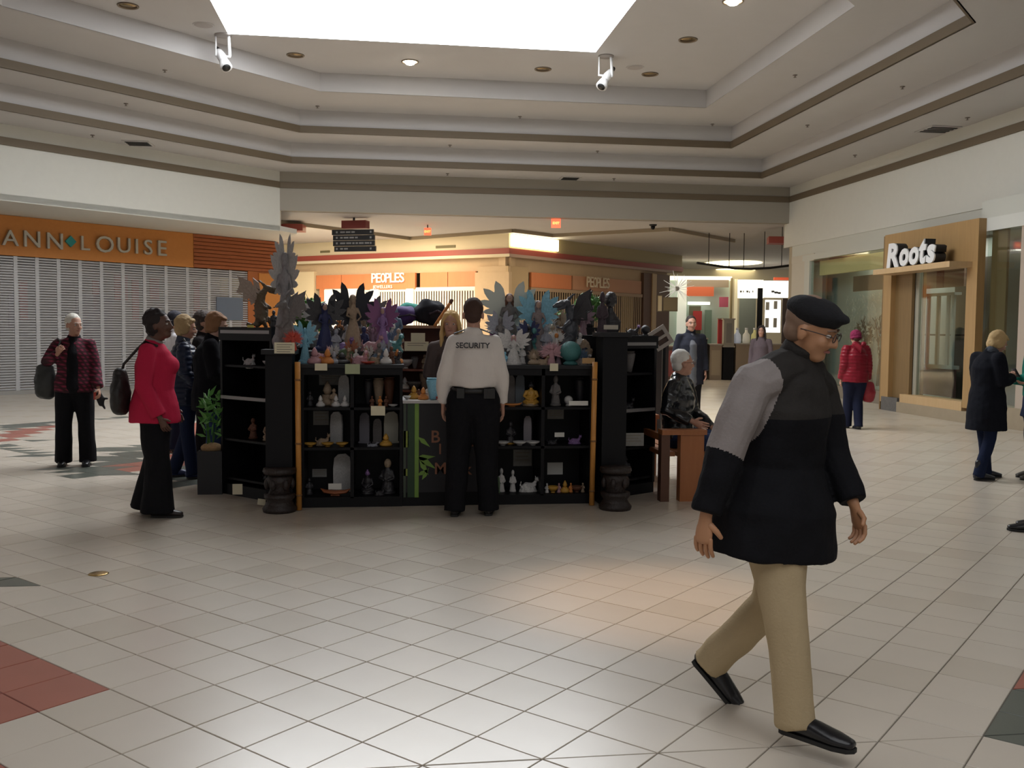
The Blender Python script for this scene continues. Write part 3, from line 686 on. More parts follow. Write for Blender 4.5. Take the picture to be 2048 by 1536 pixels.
# ---------------------------------------------------------------- things on the ceilings
def zsurf(px, py):     # which soffit does this pixel look at
    q = CIN.inverted() if False else None
    for z in (ZS[4], ZS[3], ZS[2], ZS[1]):
        p = atz(px, py, z)
        k = {ZS[4]: 3, ZS[3]: 2, ZS[2]: 1, ZS[1]: 0}[z]
        if inside(p.xy, RG[k]) : return p
    return atz(px, py, 4.43)
lamp_on = mat('lamp_on', (1, .8, .5), .4, emis=9., ecol=(1, .78, .45)); gold = mat('gold_reflector', (.30, .21, .10), .25, .8)
def potlight(px, py, lit, label, grp=None, r=.17):
    p = zsurf(px, py)
    t = thing('recessed_downlight', label, 'downlight', p, 0, grp)
    mm = MB(); prof = [(r * .82, .0), (r, -.0), (r, -.012), (r * .98, -.018), (r * .84, -.015), (r * .82, 0)]
    mm.lathe(prof, seg=24); part('trim_ring', mm, mat('ring_bronze', (.22, .17, .12), .4, .4), t, True)
    mm = MB(); mm.lathe([(.001, -.006), (r * .83, -.006), (r * .83, -.003), (.001, -.003)], seg=24); part('lamp' if lit else 'reflector', mm, lamp_on if lit else gold, t, True)
    if lit:
        mm = MB(); mm.ell((0, 0, -.02), (r * .6, r * .6, .05)); part('bulb', mm, mat('bulb_on', (1, .95, .85), .4, emis=20., ecol=(1, .9, .7)), t, True)
        l = bpy.data.lights.new('downlight', 'SPOT'); l.energy = 260; l.color = (1, .72, .42); l.spot_size = R(55); l.spot_blend = .6; l.shadow_soft_size = .1
        lo = bpy.data.objects.new('warm_spot_beam', l); COL.objects.link(lo); lo.location = p + V((0, 0, -.1))
potlight(820, 123, True, 'lit recessed downlight just behind the far edge of the skylight')
potlight(1466, 2, True, 'lit recessed downlight right of the skylight at the top edge of the picture')
potlight(256, 11, False, 'unlit recessed downlight left of the skylight, top left corner')
potlight(591, 110, False, 'unlit downlight between the left white spotlight and the lit downlight')
potlight(1086, 138, False, 'unlit downlight just left of the right white spotlight')
potlight(1300, 148, False, 'unlit downlight just right of the right white spotlight')
potlight(1376, 79, False, 'unlit brass-coloured downlight right of the skylight edge')
for px, py, lb_ in ((407, 50, 'pale round ceiling speaker beside the left white spotlight'), (1270, 135, 'pale round ceiling speaker beside the right white spotlight')):
    p = zsurf(px, py); t = thing('ceiling_speaker', lb_, 'speaker', p)
    mm = MB(); mm.lathe([(.001, -.012), (.13, -.012), (.155, -.006), (.16, 0), (.001, 0)], seg=24); part('grille', mm, mat('speaker_grille', (.42, .39, .38), .8), t, True)
    mm = MB(); mm.lathe([(.155, -.004), (.175, -.008), (.18, 0), (.155, 0)], seg=24); part('rim', mm, ceil_paint, t, True)
fl = atz(1292, 1196, 0); l = bpy.data.lights.new('downlight', 'SPOT'); l.energy = 420; l.color = (1, .62, .32); l.spot_size = R(24); l.spot_blend = 1.; l.shadow_soft_size = .1  # unseen warm spot without fixture, added to pool light on the near floor
lo = bpy.data.objects.new('warm_spot_beam', l); COL.objects.link(lo); lo.location = (fl.x, fl.y, 5.2)
def spot(px, py, lb_, flip):
    p = zsurf(px, py); t = thing('spotlight', lb_, 'spotlight', p, R(-7.77))
    mm = MB(); mm.lathe([(.001, 0), (.15, 0), (.15, -.02), (.001, -.02)], seg=16); part('ceiling_plate', mm, mat('plate_grey', (.35, .32, .30), .5), t, True)
    mm = MB(); mm.tube([(-.13, 0, -.02), (-.13, 0, -.35)], [.015, .015], 8); mm.tube([(.10, 0, -.02), (.12, 0, -.36)], [.03, .028], 8); mm.tube([(-.13, 0, -.36), (.12, 0, -.38)], [.02, .02], 8)
    part('yoke', mm, white_gloss, t, True)
    s_ = -1 if flip else 1
    mm = MB(); mm.tube([(-.10 * s_, .1, -.28), (-.03 * s_, .02, -.38), (.03 * s_, -.05, -.48)], [.07, .085, .075], 12); mm.tube([(.03 * s_, -.05, -.48), (.09 * s_, -.12, -.60)], [.085, .11], 14, flat=(True, True)); part('lamp_body', mm, white_gloss, t, True)
    mm = MB(); mm.tube([(.092 * s_, -.123, -.605), (.097 * s_, -.128, -.613)], [.075, .075], 14, dome=False); part('lens', mm, dark_metal, t, True)
    mm = MB(); mm.tube([(-.12 * s_, .13, -.24), (-.16 * s_, .17, -.19)], [.05, .04], 10); part('cable_gland', mm, dark_metal, t, True)
spot(446, 70, 'white spotlight hanging at the left corner of the skylight', False)
spot(1212, 112, 'white spotlight hanging at the right corner of the skylight', True)
sp_xy = [(330, 140), (635, 212), (252, 207), (185, 270), (1040, 233), (900, 290), (1195, 302), (895, 347), (1228, 357), (1590, 150), (1805, 173), (1425, 248), (1615, 250), (1935, 235), (1710, 310)]
proto = None; ordn = {}
SPL = ['innermost step', 'innermost step near the chamfered corner', 'middle step', 'outermost step beside the diffuser', 'innermost step below the skylight centre', 'middle step left of centre', 'middle step right of centre', 'outermost step left of centre', 'outermost step beside the diffuser', 'innermost step, nearest the top', 'middle step, nearest the top', 'innermost step near the right corner', 'middle step near the right corner', 'outermost step above the diffuser', 'outermost step near the right corner']
for i, (px, py) in enumerate(sp_xy):
    p = zsurf(px, py)
    if proto is None:
        proto = thing('sprinkler_head', 'small pale sprinkler head under a stepped ceiling soffit', 'sprinkler', p, 0, 'sprinkler heads on the stepped ceiling')
        mm = MB(); mm.lathe([(.001, 0), (.045, 0), (.04, -.012), (.012, -.015), (.012, -.03), (.001, -.03)], seg=12); part('escutcheon', mm, mat('sprinkler', (.25, .22, .2), .4, .5), proto, True)
        mm = MB(); mm.lathe([(.001, -.04), (.03, -.042), (.03, -.046), (.001, -.046)], seg=10); mm.tube([(0, 0, -.03), (0, 0, -.045)], [.008, .008], 6); part('deflector', mm, mat('sprinkler', (.25, .22, .2)), proto, True)
    else: c = tree_copy(proto); c.location = p
    c = proto if i == 0 else c
    side = 'left' if px < 560 else 'right' if px > 1500 else 'back'
    ordn[side] = ordn.get(side, 0) + 1
    c['label'] = 'sprinkler head, %s side of the ceiling, %s' % (side, SPL[i])
for px, py, lb_, w_ in ((277, 286, 'ceiling air diffuser on the left lowest soffit', .55), (1140, 356, 'ceiling air diffuser on the back lowest soffit', .5), (1876, 258, 'ceiling air diffuser on the right lowest soffit', .6)):
    p = zsurf(px, py); t = thing('air_diffuser', lb_, 'air vent', p, 0)
    mm = MB(); w2 = w_ / 2
    for a_, b_ in (((-w2, -w2), (w2, -w2 + .04)), ((-w2, w2 - .04), (w2, w2)), ((-w2, -w2 + .04), (-w2 + .04, w2 - .04)), ((w2 - .04, -w2 + .04), (w2, w2 - .04))): mm.box((a_[0], a_[1], -.02), (b_[0], b_[1], 0))
    part('frame', mm, ceil_paint, t)
    for k in range(4):
        mm = MB(); y_ = -w2 + .07 + k * (w_ - .1) / 4; mm.box((-w2 + .05, y_, -.03), (w2 - .05, y_ + .05, -.018)); part('blade', mm, dark_metal, t)
# exit signs and directory hanging below the corridor soffit
redglow = mat('exit_red', (1, .12, .05), .5, emis=1.6, ecol=(1, .13, .06)); orangeglow = mat('exit_orange', (1, .45, .1), .5, emis=1.8, ecol=(1, .42, .12))
for px, py, w_, h_, lb_, d in ((855, 463, .19, .20, 'small red illuminated exit sign left of centre under the corridor ceiling', 26.5), (1112, 446, .24, .24, 'larger red illuminated exit sign right of centre under the corridor ceiling', 24.8)):
    p = atd(px, py, d); t = thing('exit_sign', lb_, 'exit sign', (p.x, p.y, p.z), R(-7.77))
    mm = MB(); mm.box((-w_ / 2, 0, -h_ / 2), (w_ / 2, .08, h_ / 2)); part('box', mm, redglow, t)
    me = text_mesh('EXIT', .085, orangeglow, .003, .004); part_ = link('lettering', me, t, (0, -.01, -.03), (R(90), 0, 0))
    mm = MB(); mm.box((-.015, .03, h_ / 2), (.015, .05, 4.43 - p.z)); part('bracket', mm, dark_metal, t)
pd = atd(708, 480, 25.0); t = thing('directory_sign', 'hanging black mall directory board with rows of white words under a maroon box', 'sign', (pd.x, pd.y, pd.z), R(-22))
sg_b = mat('sign_black', (.02, .02, .022), .5); mar = mat('maroon_box', (.20, .035, .03), .6)
t.scale = (1.1, 1.1, 1.0)
for k in range(4):
    z_ = .27 - k * .145; off = (-.03, -.0, .0, .03)[k]
    mm = MB(); mm.box((-.53 + off, -.03, z_ - .135), (.53 + off, .03, z_)); b_ = part('board', mm, sg_b, t)
    mm = MB(); rr = random.Random(k); x_ = -.34
    for n_ in range((3, 4, 6, 2)[k]):
        w_ = rr.uniform(.05, .13); mm.box((x_, -.036, z_ - .085), (x_ + w_, -.03, z_ - .045)); x_ += w_ + .03
    mm.box((-.45, -.036, z_ - .09), (-.41, -.03, z_ - .04)); mm.box((.42, -.036, z_ - .09), (.46, -.03, z_ - .04))
    part('lettering', mm, mat('dim_white', (.28, .28, .28), .6), b_)
mm = MB(); mm.box((-.28, -.1, .30), (.34, .14, .50)); part('maroon_box', mm, mar, t)
mm = MB(); mm.box((-.02, -.02, .5), (.02, .02, 4.43 - pd.z)); part('hanger', mm, sg_b, t)
# pendant bar, lit rings in the far ceiling, smoke camera, red beam ends
t = thing('pendant_light', 'long dark curved pendant bar hanging over the far food counters', 'light', atd(1490, 533, 28))
o = t.location.copy(); mm = MB(); pts = [atd(x, y, 28) - o for x, y in ((1395, 526), (1430, 531), (1470, 537), (1500, 538), (1540, 536), (1580, 531))]
mm.tube(pts, [.035] * 6, 8); part('bar', mm, dark_metal, t, True)
for x, y in ((1417, 529), (1458, 534), (1487, 537), (1528, 536), (1563, 533)):
    mm = MB(); p_ = atd(x, y, 28) - o; mm.tube([p_, V((p_.x, p_.y, 4.8 - o.z))], [.012, .012], 6); part('suspension_rod', mm, dark_metal, t)
for px, py, w_, h_, lb_ in ((1466, 526, 1.25, .5, 'oval lit ceiling recess behind the pendant bar, upper'), (1462, 541, 1.15, .5, 'oval lit ceiling recess behind the pendant bar, lower')):
    p = atz(px, py, 4.79); mm = MB(); mm.lathe([(.001, 0), (1, 0), (1.04, -.02), (.001, -.012)], seg=28)
    t = thing('oval_ceiling_light', lb_, 'light', (p.x, p.y, 4.79), 0); link('diffuser', mm.mesh('d', mat('oval_glow', (1, .9, .6), .5, emis=4., ecol=(1, .88, .52)), True), t, scale=(w_, 1.6, 1))
p = atz(1306, 449, 4.43); t = thing('security_camera', 'small black dome camera under the corridor ceiling', 'camera', p)
mm = MB(); mm.lathe([(.001, 0), (.11, 0), (.10, -.03), (.06, -.05), (.001, -.05)], seg=14); part('mount', mm, dark_metal, t, True)
mm = MB(); mm.ell((0, 0, -.07), (.06, .06, .07)); part('dome', mm, black, t, True)
for px, py, d, lb_ in ((588, 456, 26, 'dark red ceiling beam end left, behind the white bulkhead'), (1556, 481, 26.5, 'dark red ceiling beam end right, beside the white bulkhead')):
    p = atd(px, py, d); mm = MB(); mm.prism([V((-.35, -.2)), V((.25, -.25)), V((.3, .3)), V((-.2, .3))], -.09, .09)
    thing('beam_end', lb_, 'beam', p, 0, me=mm.mesh('beam_end', redtrim))
# far counters standing in the corridor
def fthing(name, lb_, cat, x0, y0, x1, y1, d, m, extra=None, dep=.6):
    a = atd(x0, y1, d); b = atd(x1, y0, d); c = (a + b) / 2; hgt = b.z if name != 'framed_notice' else b.z - a.z
    wd = (V((b.x, b.y)) - V((a.x, a.y))).length; z0 = 0 if extra is None else a.z
    t = thing(name, lb_, cat, (c.x, c.y, z0), R(-7.77)); mm = MB(); H2 = b.z - z0
    mm.box((-wd / 2, 0, 0), (wd / 2, dep, H2 - .04)); part('body', mm, m, t)
    mm = MB(); mm.box((-wd / 2 - .03, -.03, H2 - .04), (wd / 2 + .03, dep + .03, H2)); part('top', mm, mat('counter_top', (.34, .30, .24), .5), t)
    return t, wd, H2
DF = 30.
t, wd, H2 = fthing('food_counter', 'maroon panelled food counter beyond the white-haired seated man', 'counter', 1322, 692, 1362, 752, DF, mat('brown_counter', (.13, .07, .05), .6))
mm = MB(); mm.box((-wd / 2 + .06, -.02, .1), (wd / 2 - .06, 0, H2 - .15)); part('front_panel', mm, mat('maroon_panel', (.28, .07, .06), .5), t)
t, wd, H2 = fthing('food_counter', 'tan panelled food counter with a grey menu stand on it', 'counter', 1419, 688, 1444, 752, DF, mat('tan_counter', (.27, .20, .13), .6))
mm = MB(); mm.box((-wd / 2 + .05, -.02, .15), (wd / 2 - .05, 0, H2 - .2)); part('front_panel', mm, mat('beige_panel', (.36, .28, .18), .5), t)
t, wd, H2 = fthing('drinks_cooler', 'narrow black cooler between the tan food counters', 'cooler', 1446, 692, 1468, 750, DF, black)
t, wd, H2 = fthing('drinks_cooler', 'tall black cooler beside the man in the dark parka', 'cooler', 1402, 676, 1415, 752, DF, black)
t, wd, H2 = fthing('food_counter', 'long tan food counter running right behind the walking man', 'counter', 1471, 688, 1600, 750, DF, mat('tan_counter', (.27, .20, .13), .6))
t, wd, H2 = fthing('menu_stand', 'grey menu stand on the tan food counter', 'sign', 1447, 637, 1469, 692, DF, mat('grey_tan', (.30, .27, .21), .6), True, .2)
mm = MB(); mm.box((-wd / 2 + .08, -.02, .1), (wd / 2 - .08, 0, H2 - .15)); part('menu_sheet', mm, mat('grey_sheet', (.20, .18, .15), .7), t)
t, wd, H2 = fthing('red_banner', 'narrow dark red upright banner beside the grey menu stand', 'banner', 1436, 636, 1445, 683, DF + .8, mat('banner_red', (.38, .03, .03), .6), None, .1)
t, wd, H2 = fthing('safety_barrier', 'red and white striped barrier post beside the black kiosk', 'barrier', 1310, 695, 1319, 745, DF - 1, mat('barrier_red', (.75, .10, .05), .5))
mm = MB(); mm.box((-wd / 2 - .01, -.02, H2 * .35), (wd / 2 + .01, .0, H2 * .8)); part('white_band', mm, white_card, t)
for i, (x, y, c_) in enumerate(((1479, 672, (.75, .8, .9)), (1497, 674, (.8, .75, .6)), (1514, 678, (.75, .7, .3)))):
    p = atd(x, 688, DF); mm = MB(); mm.lathe([(.001, 0), (.11, 0), (.12, .1), (.11, .28), (.05, .36), (.04, .44), (.001, .44)], seg=12)
    t = thing('jug', ('pale blue', 'cream', 'yellow topped')[i] + ' jug on the tan food counter', 'jug', (p.x, p.y + .2, atd(1535, 688, DF).z + .005), 0); part('body', mm, mat('jug%d' % i, c_, .4, emis=.1), t, True)
    mm = MB(); mm.lathe([(.001, .44), (.05, .44), (.05, .50), (.001, .50)], seg=12); part('cap', mm, white_gloss, t, True)
# starburst ornament and notices near the dark pier
p = atd(1354, 577, 38); t = thing('starburst_ornament', 'white starburst ornament hanging in the shop beyond the pier', 'ornament', p)
mm = MB(); rg = random.Random(2)
for k in range(34):
    d_ = V((rg.uniform(-1, 1), rg.uniform(-.4, .4), rg.uniform(-1, 1))).normalized() * rg.uniform(.35, .75); mm.tube([(0, 0, 0), d_], [.02, .006], 4, dome=False)
part('spikes', mm, mat('star_white', (.9, .88, .8), .5, emis=.4), t)
mm = MB(); mm.ell((0, 0, 0), (.1, .1, .1)); part('core', mm, white_card, t, True)
for x0, y0, x1, y1, d, m_, lb_ in ((1316, 592, 1324, 622, 36, mat('notice_cream', (.62, .55, .4), .7), 'narrow cream notice on the dark pier'), (1327, 596, 1355, 621, 36, mat('notice_olive', (.24, .20, .13), .7), 'square olive notice board beyond the pier')):
    a, b = atd(x0, y1, d), atd(x1, y0, d); w_ = (b - a).xy.length; mm = MB(); mm.box((0, 0, 0), (w_, .04, b.z - a.z)); t = thing('notice_board', lb_, 'notice', a, R(-7.77)); part('sheet', mm, m_, t)
    mm = MB(); mm.box((-.02, .04, -.03), (w_ + .02, .07, b.z - a.z + .03)); part('backing', mm, mat('notice_back', (.2, .17, .12), .7), t)
# ---------------------------------------------------------------- the kiosk: eight-sided ring of black cases
KC = V((.575, 10.2))
def yk(px, py, Y=8.2): return ony(px, py, Y)
shelfZ = [.09, .52, .865]
def open_case(lb_, x0, x1, y0=8.2, dep=.46, top=1.235, split=True, zs=shelfZ):
    t = thing('display_case', lb_, 'display case', ((x0 + x1) / 2, y0, 0)); c = (x0 + x1) / 2
    def b(n, a, q, m=black): mm = MB(); mm.box((a[0] - c, a[1], a[2]), (q[0] - c, q[1], q[2])); return part(n, mm, m, t)
    b('plinth', (x0, .01, 0), (x1, dep, .08)); b('back_panel', (x0, dep - .02, .08), (x1, dep, top)); b('top_panel', (x0 - .01, -.02, top - .03), (x1 + .01, dep, top), mat('black_top', (.018, .018, .02), .4, spec=.25))
    b('side_panel', (x0, 0, .08), (x0 + .025, dep, top - .03)); b('side_panel', (x1 - .025, 0, .08), (x1, dep, top - .03))
    if split: b('divider', (c - .015, 0, .08), (c + .015, dep - .02, top - .03))
    for z in zs: b('shelf', (x0 + .025, .0, z - .022), (x1 - .025, dep - .02, z))
    b('header_rail', (x0 + .025, 0, top - .09), (x1 - .025, .02, top - .03))
    return t
xa, xb = yk(602, 900).x, yk(805, 900).x; xc, xd = yk(985, 900).x, yk(1184, 900).x
open_case('open black display case at the front left of the kiosk', xa, xb)
open_case('open black display case at the front right of the kiosk', xc, xd)
# middle sales counter with printed banner
cz = yk(880, 801).z
cm = (xb + xc) / 2
sc = thing('sales_counter', 'low black sales counter with bamboo banner between the two front cases', 'counter', (cm, 8.2, 0))
def sb(n, a, q, m=black, par=sc, **k): mm = MB(); mm.box((a[0] - cm, a[1], a[2]), (q[0] - cm, q[1], q[2])); return part(n, mm, m, par, **k)
sb('front_panel', (xb + .002, .02, 0), (xc - .002, .05, cz - .03)); sb('countertop', (xb + .002, -.01, cz - .025), (xc - .002, .5, cz), mat('pale_counter_edge', (.45, .43, .42), .4)); sb('body', (xb + .01, .05, 0), (xc - .01, .48, cz - .03))
bn = sb('banner', (yk(806, 900).x, .008, .12), (yk(984, 900).x, .018, cz - .03), mat('banner_black', (.010, .009, .012), .6))
def bpr(x0, y0, x1, y1, m, n='printed_stalk'):
    a, b = yk(x0, y1, 8.2), yk(x1, y0, 8.2); mm = MB(); mm.box((a.x - cm, .004, a.z), (b.x - cm, .008, b.z)); return part(n, mm, m, bn)
gA, gB, gC = mat('print_green', (.17, .30, .05), .6, var=.3, vs_=6), mat('print_dark_green', (.02, .05, .02), .6), mat('print_grey_green', (.05, .07, .045), .6)
bpr(807, 804, 812, 995, gC); bpr(815, 804, 829, 995, gB); bpr(829, 804, 838, 995, gA); bpr(807, 862, 817, 895, mat('print_yellow_green', (.22, .27, .04), .6)); bpr(807, 938, 815, 952, mat('print_yellow_green', (.2, .3, .05)))
mm = MB()
for x, y, a_, s_ in ((848, 884, -40, .07), (850, 915, 5, .09), (853, 925, -35, .10), (848, 935, -60, .08), (846, 945, 30, .06), (851, 948, 60, .06)):
    p_ = yk(x, y); M_ = Matrix.Translation((p_.x - cm, .006, p_.z)) @ Matrix.Rotation(R(-a_), 4, 'Y'); mm.plate([(-s_, 0), (-s_ * .2, s_ * .3), (s_, 0), (-s_ * .2, -s_ * .3)], .003, M_)
part('printed_leaves', mm, gA, bn)
bl = mat('print_brown', (.24, .10, .055), .6)
for s_, x, y, h_ in (('B', 861, 885, .105), ('l', 877, 908, .09), ('T', 930, 909, .085), ('M', 868, 948, .10), ('k', 927, 949, .10)):
    p_ = yk(x, y); link('lettering', text_mesh(s_, h_ / .7, bl, .001, .002, align='LEFT'), bn, (p_.x - cm, .004, p_.z), (R(90), 0, 0))
# rest of the eight sides
def tall_case(lb_, cx, cy, rz, wd, top, metal, zs, dep=.42, glassy=True):
    t = thing('display_case', lb_, 'display case', (cx, cy, 0), rz); w2 = wd / 2
    def b(n, a, q, m=black, **k): mm = MB(); mm.box(a, q); return part(n, mm, m, t, **k)
    b('plinth', (-w2, .01, 0), (w2, dep, .1)); b('back_panel', (-w2, dep - .02, .1), (w2, dep, top)); b('top_panel', (-w2 - .01, -.01, top - .12), (w2 + .01, dep, top))
    b('side_panel', (-w2, 0, .1), (-w2 + .03, dep, top - .12)); b('side_panel', (w2 - .03, 0, .1), (w2, dep, top - .12))
    for z in zs: b('shelf', (-w2 + .03, .02, z - .02), (w2 - .03, dep - .02, z))
    for z in metal: b('metal_strip', (-w2 + .02, -.012, z - .012), (w2 - .02, .004, z + .018), mat('dull_strip', (.28, .27, .27), .35, .3), label='dull metal edge strip')
    return t
cL = V((-1.23, 8.74)); cR = V((2.30, 8.56))
tall_case('tall black glass-fronted case on the left corner of the kiosk', cL.x, cL.y, R(-45), .74, 1.545, [1.50, .90], [.16, .52, .90, 1.2])
tall_case('tall black glass-fronted case on the right corner of the kiosk', cR.x, cR.y, R(32), .66, 1.50, [1.42, .80], [.16, .45, .80, 1.15])
for (cx, cy, rz, nm) in ((-1.46, 10.3, R(-90), 'left side'), (2.42, 10.3, R(90), 'right side')):
    tall_case('long low black case along the %s of the kiosk' % nm, cx, cy, rz, 1.55, 1.24, [], [.16, .52, .9])
    for ch in (): pass
tall_case('black back case of the kiosk seen behind the seller', 0.48, 12.2, R(180), 2.0, 1.1, [], [.16, .52, .8])
tall_case('black rear corner case at the back left of the kiosk', -1.12, 11.78, R(-135), .62, 1.24, [], [.16, .52, .9])
tall_case('black rear corner case at the back right of the kiosk', 2.08, 11.78, R(135), .62, 1.24, [], [.16, .52, .9])
# corner columns, carved stools at their feet, bamboo poles
def column(x, lb_, top):
    t = thing('kiosk_column', lb_, 'column', (x, 8.13, 0)); 
    mm = MB(); mm.box((-.11, -.02, 0), (.11, .26, top - .04)); part('shaft', mm, black, t); mm = MB(); mm.box((-.14, -.05, top - .04), (.14, .29, top)); part('cap', mm, mat('black_top', (.03, .03, .03)), t)
column(-.87, 'square black corner column at the front left of the kiosk', 1.36); column(2.02, 'square black corner column at the front right of the kiosk', 1.53)
carved = mat('carved_dark_wood', (.022, .014, .012), .5, var=.5, vs_=30, bump=.6, bs=50)
def stool(p, lb_, s=1.):
    t = thing('carved_stool', lb_, 'stool', (p.x, p.y, 0), R(5))
    mm = MB(); mm.lathe([(.001, .0), (.17, 0), (.18, .03), (.15, .06), (.13, .09), (.16, .12), (.16, .15), (.001, .15)], seg=18); part('foot', mm, carved, t, True)
    mm = MB(); mm.lathe([(.001, .15), (.12, .15), (.10, .19), (.13, .24), (.14, .28), (.10, .32), (.001, .32)], seg=12); part('waist', mm, carved, t, True)
    mm = MB(); mm.lathe([(.001, .32), (.16, .32), (.175, .34), (.165, .37), (.001, .37)], seg=18); part('seat', mm, carved, t, True)
    t.scale = (.8, .8, 1)
    for k in range(6):
        a_ = k * pi / 3; mm = MB(); mm.ell((.13 * cos(a_), .13 * sin(a_), .235), (.03, .03, .05), None, 8, 6); part('knob', mm, carved, t, True)
stool(atz(562, 1018, 0) - V((0, .10, 0)), 'dark carved wooden stool at the foot of the left column'); stool(atz(1224, 1013, 0) - V((0, .11, 0)), 'dark carved wooden stool at the foot of the right column')
def bpole(x0, y0, x1, y1, lb_):
    p_, q_ = yk(x0, y0, 8.1), yk(x1, y1, 8.1); t = thing('bamboo_pole', lb_, 'pole', (p_.x, 8.1, 0)); mm = MB(); q_ = V((q_.x - p_.x, 0, .005)); p_ = V((0, 0, p_.z))
    mm.tube([p_, q_], [.024, .024], 12, dome=False); part('cane', mm, bamboo, t, True)
    for k in (.12, .55, .9): mm = MB(); c_ = p_.lerp(q_, k); mm.tube([c_ + V((0, 0, .008)), c_ - V((0, 0, .008))], [.027, .027], 12, dome=False); part('node', mm, mat('bamboo_node', (.25, .12, .04), .5), t, True)
bpole(595, 724, 598, 965, 'orange bamboo pole at the left edge of the front left case'); bpole(1190, 724, 1184, 965, 'orange bamboo pole at the right edge of the front right case')
# stepped risers on top of the cases for the back rows of figurines
def riser(lb_, x0, x1, y0, y1, z0, z1):
    mm = MB(); mm.box((x0, y0, z0), (x1, y1, z1)); t = thing('display_riser', lb_, 'riser', (0, 0, 0)); part('step', mm, mat('riser_black', (.02, .02, .022), .6), t)
riser('black riser step behind the front row, left case top', xa, xb, 8.48, 8.95, 1.236, 1.34); riser('black riser step behind the front row, right case top', xc, xd, 8.48, 8.95, 1.236, 1.34)
for a_, b_, s_ in ((xa + .1, xb, 'left'), (xc, xd - .12, 'right')):
    t = thing('riser_cabinet', 'black cabinet carrying the rear figurines, %s side' % s_, 'cabinet', ((a_ + b_) / 2, 8.7, 0)); w_ = (b_ - a_) / 2
    mm = MB(); mm.box((-w_, 0, 0), (w_, .5, 1.235)); part('body', mm, black, t); mm = MB(); mm.box((-w_, .26, 1.235), (w_, .5, 1.42)); part('raised_back', mm, black, t)

# ---------------------------------------------------------------- merchandise: one mesh family of each kind, placed one by one
def cmat(n, c, **k): return mat(n, c, k.pop('rough', .6), var=.35, vs_=25, bump=.3, bs=40, **k)
grey_st = cmat('grey_stone', (.17, .155, .15)); dk_st = cmat('dark_bronze', (.03, .028, .032), rough=.35); tan_st = cmat('tan_resin', (.34, .25, .17)); pale_st = cmat('pale_resin', (.50, .49, .48))
navy_st = cmat('navy_resin', (.02, .025, .09)); teal_st = cmat('teal_resin', (.06, .20, .20)); gold_st = cmat('gold_paint', (.55, .30, .05), rough=.4); red_st = cmat('red_resin', (.50, .06, .035)); blue_st = cmat('pale_blue_resin', (.22, .48, .62)); pink_st = cmat('pink_resin', (.45, .25, .28)); purple_st = cmat('purple_resin', (.25, .14, .33)); brown_st = cmat('brown_wood', (.13, .05, .025)); white_st = cmat('white_porcelain', (.62, .60, .58), rough=.4); orange_st = cmat('orange_resin', (.60, .22, .05)); skin_st = cmat('figurine_skin', (.45, .30, .24)); green_st = cmat('green_resin', (.10, .16, .08)); silver_st = cmat('silver_resin', (.30, .31, .36), rough=.35)
FAM = {}
def wing_outline(n=5, l=.5, w=.3):
    """feathered wing: root at the origin, tips spread up and outwards"""
    pts = [(0, -.10), (0, .08)]; sw = 100
    for k in range(n):
        a_ = R(70 - k * sw / (n - 1)); r_ = l * (1, .98, .86, .72, .58, .5)[k]; g = sw / (n - 1)
        for da, f_ in ((.44, .70), (.26, .86), (0, 1.), (-.24, .86), (-.42, .72)): pts.append((cos(a_ + R(g * da)) * r_ * f_, sin(a_ + R(g * da)) * r_ * f_))
    return pts
def fam_fairy():
    bd = MB(); bd.tube([(0, 0, .08), (0, 0, .22), (0, 0, .42), (0, 0, .55)], [(.17, .15), (.14, .12), (.09, .07), (.055, .045)], 12); bd.tube([(0, 0, .55), (0, 0, .66), (0, 0, .72)], [(.06, .045), (.085, .055), (.05, .04)], 10); bd.tube([(0, 0, .72), (0, 0, .79)], [.022, .02], 8)
    bd.tube([(.08, 0, .69), (.13, -.04, .56), (.05, -.12, .50)], [.025, .02, .016], 8); bd.tube([(-.08, 0, .69), (-.12, -.04, .58), (-.03, -.12, .53)], [.025, .02, .016], 8)
    bs = MB(); bs.tube([(0, 0, 0), (0, 0, .05), (0, 0, .10)], [(.20, .18), (.21, .18), (.15, .13)], 10)
    hd = MB(); hd.ell((0, -.005, .85), (.048, .052, .065)); hd.ell((0, -.055, .845), (.009, .012, .012))
    hr = MB(); hr.ell((0, .018, .865), (.062, .058, .07)); hr.tube([(0, .035, .86), (0, .06, .74), (0, .06, .60)], [(.06, .04), (.07, .03), (.035, .02)], 10)
    W = []
    for s_ in (1, -1):
        wm = MB(); M_ = Matrix.Translation((s_ * .03, .06, .66)) @ Matrix.Rotation(s_ * R(-14), 4, 'Z') @ Matrix.Diagonal((s_, 1, 1, 1)); wm.plate(wing_outline(), .012, M_)
        M2 = Matrix.Translation((s_ * .03, .062, .58)) @ Matrix.Diagonal((s_, 1, -1, 1)) @ Matrix.Rotation(R(-18), 4, 'Y'); wm.plate(wing_outline(4, .22), .010, M2); W.append(wm)
    return dict(dress=remesh(bd, 'fairy_dress', [grey_st], .012, 1, .008, 12, aniso=(1, 1, .3)), base=remesh(bs, 'rock_base', [grey_st], .014, 1, .02, 9), head=hd.mesh('fairy_head', [skin_st], True), hair=remesh(hr, 'fairy_hair', [grey_st], .010, 1, .006, 20), wing=W[0].mesh('wing_r', [pale_st]), wing_=W[1].mesh('wing_l', [pale_st]))
